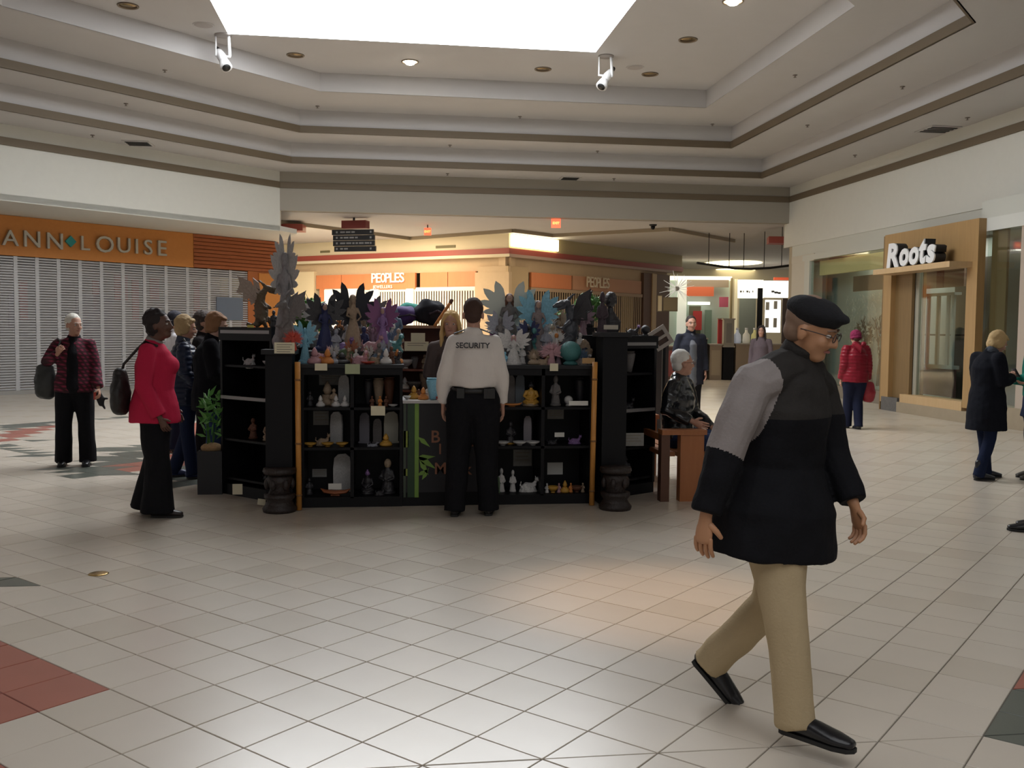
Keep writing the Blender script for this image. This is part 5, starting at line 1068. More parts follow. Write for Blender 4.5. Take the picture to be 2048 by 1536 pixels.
# tall groups on the columns and corner cases
p_ = ony(572, 700, 8.26)
goods('dragon', V((p_.x, 8.26, 1.361)), .52, 'dark rocky dragon base group on the left column', {None: grey_st}, sx=.8, rz=R(20)); 
t = goods('fairy', V((p_.x - .02, 8.36, 1.40)), .85, 'very tall grey winged angel statue rising from the left column', {None: cmat('silver_grey_stone', (.26, .25, .26)), 'wing': cmat('wing_grey', (.40, .39, .38))}, sx=.62, rz=R(-12))
for o in t.children:
    if o.name.startswith('wing'): o.scale = (.62, .9, .8); o.location = (.0, 0, .10)
w2 = []
for o in [o for o in t.children if o.name.startswith('wing')]:
    n_o = o.copy(); COL.objects.link(n_o); n_o.scale = (.45, .9, .62); n_o.location = (0, .02, .42)
p_ = ony(586, 680, 8.08); goods('burst', V((p_.x, 8.1, 1.361)), .2, 'red carved leaf ornament at the foot of the tall angel', {None: red_st}, rz=R(-7))
goods('dragon', at_case(cL, R(-45), -.02, .2, 1.546), .48, 'pale tan dragon with raised wings on top of the left corner case', {None: cmat('pale_tan', (.34, .27, .22)), 'body': cmat('olive_brown', (.12, .085, .05))}, sx=1.0, rz=R(160)); goods('figurine', at_case(cL, R(-45), .25, .12, 1.546), .16, 'dark round animal with a silver ball on the left corner case', {None: dk_st}); goods('sphere', at_case(cL, R(-45), .28, .25, 1.546), .12, 'silver ball ornament on the left corner case', {None: silver_st})
goods('bust', at_case(cR, R(32), -.10, .2, 1.501), .44, 'black bust with curled hair on the right corner case', {None: dk_st}, rz=R(-20)); goods('figurine', at_case(cR, R(32), -.31, .1, 1.501), .42, 'slim dark statue beside the black bust', {None: cmat('dark_purple_bronze', (.05, .03, .04))}, sx=.6); goods('lying', at_case(cR, R(32), .2, .2, 1.501), .15, 'dark animal with purple ribbon on the right corner case', {None: dk_st, 'head': purple_st}); goods('sphere', at_case(cR, R(32), .3, .12, 1.501), .1, 'small black ball ornament on the right corner case', {None: dk_st})
# plants
def plant(px, py, d, h_, lb_, sup): 
    p_ = atd(px, py, d); goods('plant', p_, h_, lb_, {}, rz=0)
    q = MB(); z1 = p_.z; q.box((-.09, -.09, 0), (.09, .09, z1)); t = thing('plant_stand', 'black stand under the ' + sup, 'stand', (p_.x, p_.y, 0)); part('post', q, black, t)
plant(618, 682, 10.4, .5, 'leafy green plant behind the figurines, left', 'left green plant'); plant(1178, 655, 10.2, .38, 'leafy green plant behind the black dragon', 'plant behind the black dragon'); plant(1123, 668, 10.4, .26, 'small green plant between blue wings and black dragon', 'small green plant'); plant(735, 690, 11.2, .4, 'pale green hanging plant beside the purple fairy', 'pale green plant')
# leafy plant in a black tub left of the kiosk
p_ = atz(424, 985, 0); t = thing('tub_plant', 'tall leafy plant in a black tub at the left foot of the kiosk', 'plant', p_); mm = MB(); mm.box((-.11, -.11, 0), (.11, .11, .40)); part('tub', mm, mat('tub_black', (.015, .015, .018), .5), t)
rg = random.Random(8); mm = MB(); st = MB()
for k in range(7): st.tube([(rg.uniform(-.05, .05), rg.uniform(-.05, .05), .4), (rg.uniform(-.08, .08), rg.uniform(-.06, .06), rg.uniform(.7, .92))], [.006, .004], 5)
for k in range(60):
    s_ = rg.uniform(.04, .08); mm.plate([(-s_, 0), (-s_ * .2, s_ * .28), (s_, 0), (-s_ * .2, -s_ * .28)], .003, Matrix.Translation((rg.uniform(-.1, .1), rg.uniform(-.1, .1), rg.uniform(.5, .95))) @ Matrix.Rotation(rg.uniform(0, 6), 4, 'Z') @ Matrix.Rotation(rg.uniform(-1, 1), 4, 'Y'))
part('stems', st, mat('stem_green', (.04, .12, .02)), t); part('leaves', mm, leaf_mat, t); mm = MB(); mm.ell((0, 0, .42), (.10, .10, .05)); part('bark_chips', mm, mat('bark', (.30, .19, .09), .9, var=.4, vs_=40), t, True)
# brown cabinet and soft bags behind, goods on the sales counter
p_ = atd(820, 725, 9.9); t = thing('back_cabinet', 'reddish brown shelf cabinet behind the sales counter', 'cabinet', (p_.x, p_.y, 0), R(-7.77)); cb = mat('redbrown_wood', (.17, .05, .03), .5, var=.2)
def cbx(n, a, q, m=cb): mm = MB(); mm.box(a, q); part(n, mm, m, t)
cbx('side_panel', (-.36, 0, 0), (-.33, .4, 1.55)); cbx('side_panel', (.42, 0, 0), (.45, .4, 1.55)); cbx('back_panel', (-.33, .37, 0), (.42, .4, 1.55)); cbx('top_panel', (-.38, -.02, 1.55), (.47, .42, 1.58), mat('brown_top', (.35, .18, .10), .5))
for z in (.5, .9, 1.12, 1.33): cbx('shelf', (-.33, 0, z - .02), (.42, .37, z))
t_cab = t.location.copy()
card(836, 666, 683, 28, t_cab.y - .07, cream_card, 'upper cream card on the brown cabinet behind the counter', lines=0); card(833, 683, 702, 48, t_cab.y - .07, cream_card, 'lower wide cream card on the brown cabinet behind the counter', lines=2)
rz_ = R(-7.77)
def oncab(u, z): q = V((u, .14, 0)); q.rotate(Matrix.Rotation(rz_, 3, 'Z')); return V((t_cab.x + q.x, t_cab.y + q.y, z + .001))
t_cab = t.location.copy()
for i in range(14):
    u = -.28 + (i % 7) * .105; z = (1.12, .9)[i // 7]; goods(('figurine', 'candle', 'bowl', 'vase')[i % 4], oncab(u, z), .13 + .03 * (i % 3), ('pale', 'silver', 'white', 'grey', 'tan', 'pink', 'clear')[i % 7] + ' %s on the %s shelf of the brown cabinet' % (('figurine', 'pot', 'bowl', 'vase')[i % 4], ('second', 'third')[i // 7]), {None: (pale_st, silver_st, white_st, grey_st, tan_st, pink_st, white_st)[i % 7]})
goods('figurine', oncab(.05, 1.33), .17, 'pale grey bell figurine in the middle of the top cabinet shelf', {None: silver_st}); goods('candle', oncab(-.2, 1.33), .12, 'white pot on the top cabinet shelf', {None: white_st})
def soft(lb_, nm, cat, px, py, d, r, m, dome_=False, z0=1.581):
    p_ = atd(px, py, d); mm = MB(); mm.ell((0, 0, r[2]), r, None, 16, 10); me = remesh(mm, nm, m, .02, 1, .03, 7); t_ = thing(nm, lb_, cat, (p_.x, p_.y, z0)); link('cloth', me, t_)
    q = MB(); q.tube([(0, -r[1], r[2] * .9), (r[0] * .5, -r[1] * 1.02, r[2] * 1.1), (r[0] * .9, -r[1] * .3, r[2] * .9)], [.012, .012, .01], 6); part('band', q, mat('band_dark', (.04, .03, .05), .8), t_)
soft('purple cloth bundle on top of the brown cabinet', 'cloth_bundle', 'bundle', 796, 650, 10.05, (.24, .16, .10), mat('purple_cloth', (.07, .035, .16), .8, var=.4)); soft('dark teal green felt hat on top of the purple bundle', 'felt_hat', 'hat', 823, 640, 10.35, (.16, .14, .09), mat('teal_felt', (.03, .25, .20), .9), z0=1.64); soft('black velvet bag on the cabinet left of the seller', 'velvet_bag', 'bag', 858, 650, 10.1, (.17, .14, .14), mat('black_velvet', (.012, .012, .02), .9))
p_ = atd(880, 655, 10.0); t = thing('wooden_flute', 'orange wooden flute leaning on the black velvet bag', 'flute', (p_.x, p_.y - .15, 1.582), 0); mm = MB(); mm.tube([(-.06, 0, .0), (.10, .02, .24)], [.016, .016], 8); part('pipe', mm, orange_st, t, True); mm = MB(); mm.tube([(.10, .02, .24), (.112, .02, .26)], [.02, .02], 8); part('mouthpiece', mm, brown_st, t, True)
for i, (px, k, h_, m_, nm) in enumerate(((814, 'bowl', 14, white_st, 'white bowl'), (828, 'candle', 26, gold_st, 'amber pot with white lid'), (846, 'candle', 24, orange_st, 'orange and white pot'), (858, 'figurine', 30, white_st, 'white figurine'), (866, 'vase', 42, blue_st, 'pale glass bottle'), (838, 'figurine', 20, brown_st, 'brown figurine'), (872, 'bowl', 12, red_st, 'red dish'))):
    p_ = ony(px, 800, 8.34); goods(k, V((p_.x, 8.30 + .09 * (i % 2), cz + .001)), h_ / 222, nm + ' on the sales counter left of the guard', {None: m_}, sx=1.1)
# tilted white framed notice on the right of the kiosk
p_ = atd(1330, 690, 10.1); t = thing('framed_notice', 'tilted white frame with two brown panes beside the kiosk', 'frame', p_, R(-7.77)); t.rotation_euler = (0, R(-33), R(-7.77))
fr = mat('frame_greywhite', (.42, .38, .34), .6)
for a_, b_ in (((-.10, -.02, -.02), (.10, .0, .02)), ((-.10, -.02, .16), (.10, 0, .20)), ((-.10, -.02, .02), (-.06, 0, .16)), ((.06, -.02, .02), (.10, 0, .16)), ((-.06, -.02, .075), (.06, 0, .105))): mm = MB(); mm.box(a_, b_); part('frame_bar', mm, fr, t)
mm = MB(); mm.box((-.09, 0, -.01), (.09, .01, .19)); part('pane', mm, mat('pane_brown', (.08, .045, .03), .6), t)
mm = MB(); mm.box((-.01, .011, -.9), (.01, .03, .1)); 
q = MB(); q.box((-.015, -.015, 0), (.015, .015, p_.z + .05)); t2 = thing('notice_stand', 'thin black stand holding the tilted white frame', 'stand', (p_.x, p_.y + .04, 0)); part('post', q, black, t2)
# hanging brown board right of the kiosk behind the frame
q = MB(); q.box((-.35, 0, 0), (.1, .3, 1.5)); p_ = atd(1322, 700, 12.2); t2 = thing('dark_shelf_unit', 'dark shelf unit behind the tilted white frame', 'shelf', (p_.x, p_.y, 0), R(-7.77)); part('body', q, mat('dark_brown_unit', (.03, .02, .018), .6), t2)

# wooden bench with slab ends
bx = atz(1372, 1003, 0); bw = wood('bench_wood', (.40, .15, .05), (.30, .10, .03), 2.5, .45, axis=2)
bench = thing('wooden_bench', 'orange-brown wooden bench where the white-haired man sits', 'bench', (bx.x + .04, bx.y, 0), 0)
def bbx(n, a, q, m=bw): mm = MB(); mm.box(a, q); return part(n, mm, m, bench)
bbx('end_panel', (-.10, 0, 0), (.12, .10, .61)); bbx('end_panel', (-.10, 1.5, 0), (.12, 1.6, .61))
for k in range(4): bbx('seat_slat', (-.24 + k * .14, .1, .40), (-.24 + k * .14 + .12, 1.5, .44))
bbx('armrest', (-.28, -.02, .61), (.14, .12, .655)); bbx('armrest', (-.28, 1.48, .61), (.14, 1.62, .655)); bbx('back_rail', (-.28, .1, .55), (-.24, 1.5, .61)); bbx('end_post', (-.28, 0.0, 0), (-.20, .10, .61), mat('post_dark_wood', (.10, .04, .02), .5)); bbx('end_post', (-.28, 1.5, 0), (-.20, 1.6, .61), mat('post_dark_wood', (.10, .04, .02), .5))

GROUPS = dict(display_case='black display cases of the kiosk', kiosk_column='kiosk corner columns', carved_stool='carved stools at the column feet', bamboo_pole='bamboo poles of the kiosk', display_riser='riser steps on the cases', riser_cabinet='cabinets behind the front cases', fairy_statue='winged statues on the kiosk', dragon_statue='dragon statues on the kiosk', seated_statue='seated statues in the kiosk', figurine='figurines on the kiosk', animal_figurine='animal figurines on the kiosk', vase='vases in the kiosk', stone_tablet='stone tablets in the kiosk shelves', bowl='bowls in the kiosk', boat_dish='wooden dishes in the kiosk', globe_ornament='globes on the kiosk', fan_figurine='fan shaped ornaments on the kiosk', incense_pot='pots in the kiosk', potted_plant='plants behind the kiosk goods', plant_stand='stands under the plants', price_card='cards and tags on the kiosk', recessed_downlight='recessed downlights around the skylight', ceiling_speaker='ceiling speakers', spotlight='white spotlights at the skylight corners', air_diffuser='air diffusers on the stepped ceiling', exit_sign='illuminated exit signs', food_counter='far food counters', drinks_cooler='black coolers between the counters', jug='jugs on the tan counter', notice_board='notices by the dark pier', oval_ceiling_light='oval ceiling lights', beam_end='red beam ends')
for o in list(COL.objects):
    b_ = o.name.split('.')[0]
    if o.parent is None and b_ in GROUPS and 'category' in o: o['group'] = GROUPS[b_]
# ---------------------------------------------------------------- people
skinM = dict(fair=mat('skin_fair', (.50, .27, .19), .55, var=.06, vs_=12), tan=mat('skin_tan', (.46, .23, .12), .5, var=.08, vs_=10), pale=mat('skin_pale', (.56, .36, .28), .55, var=.05, vs_=12), dark=mat('skin_dark', (.11, .05, .032), .5, var=.1, vs_=12))
eye_w = mat('eye_white', (.6, .58, .55), .3); eye_d = mat('iris_dark', (.03, .02, .015), .2); lipM = mat('lips', (.34, .13, .11), .5); lipD = mat('lips_dark', (.10, .035, .03), .5)
def cloth(n, c, **k): return mat(n, c, k.pop('rough', .85), spec=k.pop('spec', .12), var=k.pop('var', .18), vs_=7, bump=k.pop('bump', .25), bs=k.pop('bs', 90), **k)
Z = V((0, 0, 1))
def zfloor(me, z):
    n = len(me.vertices); co = np.empty(n * 3, 'f'); me.vertices.foreach_get('co', co); co[2::3] = np.maximum(co[2::3], z); me.vertices.foreach_set('co', co); me.update()
def std(**o):
    J = dict(pelvis=(0, 0, .93), waist=(0, .0, 1.08), chest=(0, 0, 1.28), neck=(0, -.02, 1.46), head=(0, .015, 1.615), shR=(.175, -.01, 1.40), elR=(.215, -.03, 1.12), wrR=(.225, .05, .88), shL=(-.175, -.01, 1.40), elL=(-.215, -.03, 1.12), wrL=(-.225, .05, .88),
             hipR=(.09, 0, .91), knR=(.095, .02, .49), anR=(.10, -.02, .085), hipL=(-.09, 0, .91), knL=(-.095, .02, .49), anL=(-.10, -.02, .085))
    J.update(o); return J
def hand(mb, raw, w_, d, n_, thumb, s=1., curl=.5):
    """palm into mb (fused with the arm), five fingers into raw"""
    d = d.normalized(); lat = (thumb - d * thumb.dot(d)).normalized(); nn = d.cross(lat).normalized()
    if nn.dot(n_) < 0: nn = -nn
    w_ = V(w_)
    mb.tube([w_ - d * .02, w_ + d * .02 * s, w_ + d * .055 * s, w_ + d * .085 * s], [(.024 * s, .018 * s), (.030 * s, .016 * s), (.038 * s, .016 * s), (.036 * s, .013 * s)], 12, side=lat)
    for off, L_ in ((.029, .070), (.010, .079), (-.010, .073), (-.028, .058)):
        p = w_ + d * .075 * s + lat * off * s; a_ = .0; pts = [p]
        for k, fr in enumerate((.42, .32, .26)):
            a_ += curl * (.45, .75, .6)[k]; q = (d * cos(a_) + nn * sin(a_) + lat * off * 1.2).normalized(); p = p + q * L_ * fr * s; pts.append(p)
        raw.tube(pts, [.0092 * s, .0088 * s, .0080 * s, .0068 * s], 8, side=lat)
    p = w_ + d * .022 * s + lat * .022 * s; q1 = (lat * .75 + d * .6 + nn * .25).normalized(); q2 = (lat * .35 + d * .8 + nn * .5 * (1 + curl)).normalized()
    raw.tube([p, p + q1 * .034 * s, p + q1 * .034 * s + q2 * .026 * s], [.0135 * s, .0105 * s, .0085 * s], 8, side=d)
def headmat(fwd, pitch=0., tilt=0.):
    f = V(fwd).normalized(); f = V((f.x, f.y, 0)).normalized(); r = f.cross(Z)
    M = Matrix((r, f, Z)).transposed()
    return M @ Matrix.Rotation(-pitch, 3, 'X') @ Matrix.Rotation(tilt, 3, 'Y')
def person(lb_, loc, heading, J, skin='fair', H=1.7, build=1., head_dir=None, pitch=0., hair=('short', (.1, .06, .03)), top=None, bottom=None, shoes=None, voxel=.011, grp=None, hands=None, face=True, curl=(.5, .5), handdir={}, female=False, hat=None, tilt=0., nm='person'):
    k = H / 1.75; hd = R(heading); Fd = V((-sin(hd), cos(hd), 0)); Rt = Fd.cross(Z); rot = Matrix.Rotation(hd, 3, 'Z')
    world = J.pop('_world', False); base = V(loc)
    P = {}
    for n_, v in J.items(): P[n_] = (V(v) - base) if world else rot @ (V(v) * k)
    t = thing(nm, lb_, 'person', loc, 0, grp); b = build
    # ---- body: head, neck, trunk, limbs and palms grown together
    mb = MB(); raw = MB(); sd = Rt; sh_ = (P['shR'] - P['shL']).normalized()
    mb.tube([P['pelvis'] - Z * .04 * k, P['waist'], P['chest'], P['chest'].lerp(P['neck'], .62)], [(.135 * k * b, .10 * k * b), (.115 * k * b, .088 * k * b), (.135 * k * b, .095 * k * b), (.11 * k, .07 * k)], 14, side=sh_)
    mb.tube([P['chest'].lerp(P['neck'], .6), P['neck'], P['neck'].lerp(P['head'], .5)], [.062 * k, .055 * k, .054 * k], 12, side=sh_)
    hm = headmat(rot @ V(head_dir or (0, 1, 0)) if not world else V(head_dir or Fd), R(pitch), R(tilt)); hc = P['head']
    def hp(x, y, z): return hc + hm @ (V((x, y, z)) * k)
    def hr(x, y, z): return (x * k, y * k, z * k)
    mb.ell(hp(0, -.012, .028), hr(.074, .094, .088), hm, 18, 12); mb.ell(hp(0, .024, -.03), hr(.060, .064, .082), hm, 16, 10); mb.ell(hp(0, .040, -.083), hr(.042, .046, .034), hm, 12, 8); mb.ell(hp(0, .068, .022), hr(.052, .026, .016), hm, 12, 8)
    mb.ell(hp(.036, .058, -.028), hr(.024, .026, .024), hm, 10, 8); mb.ell(hp(-.036, .058, -.028), hr(.024, .026, .024), hm, 10, 8)
    mb.tube([hp(0, .080, .012), hp(0, .098, -.012), hp(0, .104, -.028)], [(.010 * k, .012 * k), (.013 * k, .014 * k), (.019 * k, .013 * k)], 8, side=hm @ V((1, 0, 0))); mb.tube([hp(0, .01, -.07), P['neck'].lerp(P['head'], .3)], [.05 * k, .056 * k], 10, side=sh_)
    for s_ in (1, -1): mb.ell(hp(s_ * .078, -.012, -.012), hr(.011, .022, .033), hm, 8, 8); mb.ell(hp(s_ * .016, .088, -.032), hr(.010, .012, .008), hm, 8, 6)
    for s_ in 'RL':
        mb.tube([P['sh' + s_], P['sh' + s_].lerp(P['el' + s_], .5), P['el' + s_], P['el' + s_].lerp(P['wr' + s_], .4), P['wr' + s_]], [.048 * k, .044 * k, .036 * k, .036 * k, .023 * k], 12, side=sd)
        mb.tube([P['hip' + s_], P['hip' + s_].lerp(P['kn' + s_], .5), P['kn' + s_], P['kn' + s_].lerp(P['an' + s_], .35), P['an' + s_]], [.080 * k * b, .070 * k, .050 * k, .050 * k, .034 * k], 12, side=sd)
        dirn = (P['wr' + s_] - P['el' + s_]).normalized(); hdv = handdir.get(s_)
        if hdv: dirn = rot @ V(hdv[0]) if not world else V(hdv[0]); th_ = rot @ V(hdv[1]) if not world else V(hdv[1]); nv = rot @ V(hdv[2]) if not world else V(hdv[2])
        else: th_ = Fd; nv = -Rt if s_ == 'R' else Rt
        hand(mb, raw, P['wr' + s_] + dirn * .012, dirn, nv, th_, k * (.93 if female else 1.03), curl[0] if s_ == 'R' else curl[1])
    me = remesh(mb, 'body', [skinM[skin]], voxel, 2, extra=raw); link('body', me, t)
    # ---- face
    if face:
        for s_ in (1, -1):
            e = MB(); e.ell(hp(s_ * .030, .0745, .004), hr(.0135, .0115, .0085), hm, 10, 8); part('eye', e, eye_w, t, True)
            e = MB(); e.ell(hp(s_ * .030, .0835, .004), hr(.0058, .0040, .0058), hm, 8, 6); part('iris', e, eye_d, t, True)
            e = MB(); e.tube([hp(s_ * .012, .092, .026), hp(s_ * .032, .089, .031), hp(s_ * .050, .072, .024)], [.0035 * k, .0045 * k, .003 * k], 6); part('eyebrow', e, mat('hair_' + '_'.join('%d' % (c * 100) for c in hair[1]), hair[1], .8), t, True)
        e = MB(); e.tube([hp(-.022, .080, -.060), hp(0, .089, -.058), hp(.022, .080, -.060)], [(.003 * k, .003 * k), (.007 * k, .007 * k), (.003 * k, .003 * k)], 8, side=Z); part('mouth', e, lipD if skin == 'dark' else lipM, t, True)
    # ---- hair
    hmt = mat('hair_' + '_'.join('%d' % (c * 100) for c in hair[1]), hair[1], .75, var=.35, vs_=25, bump=.5, bs=70)
    st = hair[0]
    if st:
        h_ = MB(); f_ = dict(short=(1.05, -.018, .010), crop=(1.015, -.013, .008), curly=(1.16, -.028, .016), bob=(1.12, -.024, .012), long=(1.10, -.022, .012))[st]
        if st != 'none': h_.ell(hp(0, -.012 + f_[1], .034 + f_[2]), hr(.078 * f_[0], .092 * f_[0], .088 * f_[0]), hm, 18, 12)
        if st in ('short', 'crop', 'curly', 'bob', 'long'): h_.ell(hp(0, -.055, -.015), hr(.066 * f_[0], .052 * f_[0], .062 * f_[0]), hm, 14, 10)
        if st in ('bob', 'curly'): h_.ell(hp(0, -.05, -.03), hr(.085, .07, .075), hm, 14, 10); 
        if st == 'bob': 
            for s_ in (1, -1): h_.ell(hp(s_ * .070, -.012, -.005), hr(.024, .055, .070), hm, 10, 8)
            h_.ell(hp(0, .028, .088), hr(.064, .052, .026), hm, 12, 8)
        if st == 'long':
            h_.tube([hp(0, -.06, .05), hp(0, -.085, -.06), hp(0, -.09, -.16), hp(0, -.085, -.25)], [(.07 * k, .05 * k), (.09 * k, .045 * k), (.09 * k, .035 * k), (.06 * k, .02 * k)], 14, side=hm @ V((1, 0, 0)))
            for s_ in (1, -1): h_.tube([hp(s_ * .045, .03, .10), hp(s_ * .078, .012, .03), hp(s_ * .088, -.005, -.08), hp(s_ * .09, -.0, -.20), hp(s_ * .08, .0, -.28)], [(.035 * k, .02 * k), (.045 * k, .018 * k), (.045 * k, .02 * k), (.04 * k, .02 * k), (.02 * k, .012 * k)], 10, side=hm @ V((0, 1, 0)))
        me = remesh(h_, 'hair', [hmt], .009, 1, dict(short=.004, crop=.002, curly=.010, bob=.007, long=.006)[st], 30, aniso=(1, 1, .5 if st == 'long' else 1)); link('hair', me, t)
    ctx = dict(t=t, P=P, k=k, rot=rot, Fd=Fd, Rt=Rt, hp=hp, hr=hr, hm=hm, b=b, world=world, sh=sh_, base=base)
    if bottom: trousers(ctx, **bottom)
    if top: jacket(ctx, **top)
    if shoes: shoe(ctx, **shoes)
    return ctx
def shoe(c, m, L=.27, toeR=None, toeL=None, sole=None, boot=0, w_=.046):
    P, k = c['P'], c['k']
    for s_, tv in (('R', toeR), ('L', toeL)):
        d = (c['rot'] @ V(tv)) if (tv and not c['world']) else (V(tv) if tv else c['Fd']); d = d.normalized(); a = P['an' + s_]
        flat = abs(d.z) < .05; lat = d.cross(Z).normalized(); up = lat.cross(d).normalized()
        if up.z < 0: up = -up
        bot = a - up * (.085 * k - .004); heel = bot - d * .055 * k; LL = L * k
        def q(u, hgt): return heel + d * (LL * u) + up * (hgt * k)
        mb = MB(); mb.tube([q(.05, .045), q(.22, .05), q(.5, .042), q(.75, .032), q(.93, .026)], [(.034 * k, .038 * k), (.037 * k, .045 * k), (w_ * .92 * k, .036 * k), (w_ * k, .027 * k), (.034 * k, .02 * k)], 14, side=lat)
        mb.tube([q(.2, .05), q(.2, .10 + boot)], [(.038 * k, .046 * k), (.040 * k + boot * .03, .048 * k + boot * .03)], 12, side=lat)
        me = remesh(mb, 'shoe', [m], .008, 1); 
        if flat: zfloor(me, .010)
        so = link('boot' if boot else 'shoe', me, c['t'])
        sm = MB(); out = []
        for u, wd in ((0, .022), (.06, .032), (.25, .034), (.5, .040), (.75, .047), (.92, .036), (1.0, .012)): out.append((u, wd))
        pts = [q(u, 0) + lat * wd * k for u, wd in out] + [q(u, 0) - lat * wd * k for u, wd in reversed(out)]; n = len(pts); th_ = up * .016 * k
        sm.add([p for p in pts] + [p + th_ for p in pts], [tuple(range(n)), tuple(range(2 * n - 1, n - 1, -1))] + [(i, (i + 1) % n, (i + 1) % n + n, i + n) for i in range(n)]); part('sole', sm, sole or mat('sole_dark', (.012, .012, .012), .7), so)
def trousers(c, m, flare=.075, knee=.08, thigh=.105, hemz=.06, seat=1., hem_up=None, disp=.006, belt=None, skirt=None):
    P, k, b, sd = c['P'], c['k'], c['b'], c['Rt']; mb = MB(); c['thigh'] = thigh
    mb.tube([P['pelvis'] - Z * .05 * k, P['pelvis'] + Z * .03 * k, P['pelvis'].lerp(P['waist'], .75)], [(.168 * k * b * seat, .128 * k * b * seat), (.163 * k * b, .122 * k * b), (.14 * k * b, .105 * k * b)], 16, side=c['sh'])
    for s_ in 'RL':
        h, kn, an = P['hip' + s_], P['kn' + s_], P['an' + s_]; e = an + (kn - an).normalized() * -(.045 * k)
        mb.tube([h + (h - kn).normalized() * .02, h.lerp(kn, .3), h.lerp(kn, .75), kn, kn.lerp(an, .5), an, e], [(thigh * k * b, thigh * 1.05 * k * b), (thigh * .97 * k * b, thigh * k * b), (knee * 1.08 * k, knee * 1.1 * k), (knee * k, knee * 1.04 * k), ((knee + flare) / 2 * k, (knee + flare) / 2 * 1.05 * k), (flare * k, flare * 1.12 * k), (flare * 1.02 * k, flare * 1.16 * k)], 14, side=sd, flat=(False, True))
    if skirt: mb.tube([P['pelvis'] + Z * .1, P['pelvis'] - Z * .1, P['pelvis'] - Z * skirt], [(.15 * k, .12 * k), (.19 * k, .15 * k), (.22 * k, .17 * k)], 14, side=c['sh'], flat=(False, True))
    me = remesh(mb, 'trousers', [m], .012, 2, disp, 9, aniso=(1, 1, .45)); 
    if not c['world']: zfloor(me, .018)
    link('trousers', me, c['t'])
    if belt: q = MB(); w_ = P['pelvis'].lerp(P['waist'], .55); q.tube([w_ - Z * .02, w_ + Z * .02], [(.157 * k * b, .120 * k * b)] * 2, 20, side=c['sh'], dome=False); part('belt', q, belt, c['t'], True)
def jacket(c, m, hem=.12, w=.185, dpt=.135, hemw=None, hemd=None, sleeve=.055, cuff=.043, disp=.008, ds=8, collar=None, colm=None, shirt=None, pred=None, mats=None, quilt=0, waistw=1., hemoff=(0, 0, 0), cuff_m=None, shoulder=.062, voxel=.012, nm='jacket', bust=0, cuffend=.97, trap=.055):
    P, k, b, sd = c['P'], c['k'], c['b'], c['Rt']; mb = MB(); ho = (c['rot'] @ V(hemoff)) if not c['world'] else V(hemoff)
    up = (P['waist'] - P['pelvis']).normalized(); hz = P['pelvis'] - Z * hem * k + ho; W, D = w * k * b, dpt * k * b
    hw, hd_ = (hemw or w * 1.02) * k * b, (hemd or dpt * 1.08) * k * b
    if hem > .03 and c.get('thigh'): hw = max(hw, (.095 + c['thigh'] * b * 1.08) * k); hd_ = max(hd_, (c['thigh'] * 1.18 * b + .03) * k)
    top = P['chest'].lerp(P['neck'], .55)
    pts = [hz, hz.lerp(P['waist'], .5), P['waist'], P['chest'], top, P['neck'] + (P['neck'] - P['chest']).normalized() * -.005]
    mb.tube(pts, [(hw, hd_), (hw * .85 + W * waistw * .15, hd_ * .85 + D * .15), (W * waistw, D * .98), (W * 1.0, D * 1.05), (W * .82, D * .82), (.082 * k, .078 * k)], 20, side=c['sh'], flat=(True, False))
    if bust: mb.ell(P['chest'] + c['Fd'] * D * .62 + Z * .0, (W * .72, W * .5, .09 * k), Matrix((c['Rt'], c['Fd'], Z)).transposed(), 14, 10)
    for s_ in 'RL':
        s, e, w_ = P['sh' + s_], P['el' + s_], P['wr' + s_]; wend = e.lerp(w_, cuffend)
        mb.ell(s - Z * .012, (shoulder * k * b,) * 3, None, 12, 8)
        mb.tube([P['neck'].lerp(s, .25) - Z * (trap * .35), s - Z * (trap * .1)], [trap * k, (trap * .6 + .027) * k], 12, side=sd)
        mb.tube([s, s.lerp(e, .5), e, e.lerp(w_, .45), wend], [shoulder * .98 * k * b, sleeve * 1.1 * k * b, sleeve * k * b, sleeve * .92 * k * b, cuff * k * b], 14, side=sd, flat=(False, True))
    def pr(v): return pred(v, c) if pred else 0
    me = remesh(mb, 'jacket', mats or [m], voxel, 2, 0, pred=pr if pred else None)
    push(me, lambda q: disp * fold(V(q) * ds, 2.3) + (quilt * (abs(sin(q[2] * 2 * pi / .105)) ** .5 - .6) if quilt else 0))
    link(nm, me, c['t'])
    if collar:
        cm_ = colm or m; q = MB(); n0 = P['neck']; ax = (P['head'] - n0).normalized()
        q.tube([n0 - ax * .02 * k, n0 + ax * collar * k], [(.078 * k, .074 * k), (.070 * k * (1.1 if collar > .05 else 1), .070 * k)], 18, side=c['sh'], flat=(True, True)); me = remesh(q, 'collar', [cm_], .010, 1, .004, 12); link('collar', me, c['t'])
    if shirt:      # front panel seen in an open jacket
        q = MB(); f_ = c['Fd']; pts2 = [hz + f_ * hd_ * .50 + Z * .04, P['waist'] + f_ * D * .52, P['chest'] + f_ * D * .56, P['neck'] + f_ * .04 - Z * .02]
        q.tube(pts2, [(hw * .46, hd_ * .60), (W * .46, D * .60), (W * .44, D * .60), (.06 * k, .05 * k)], 14, side=c['sh']); me = remesh(q, 'shirt_front', [shirt], .012, 1, .004, 9); link('shirt_front', me, c['t'])
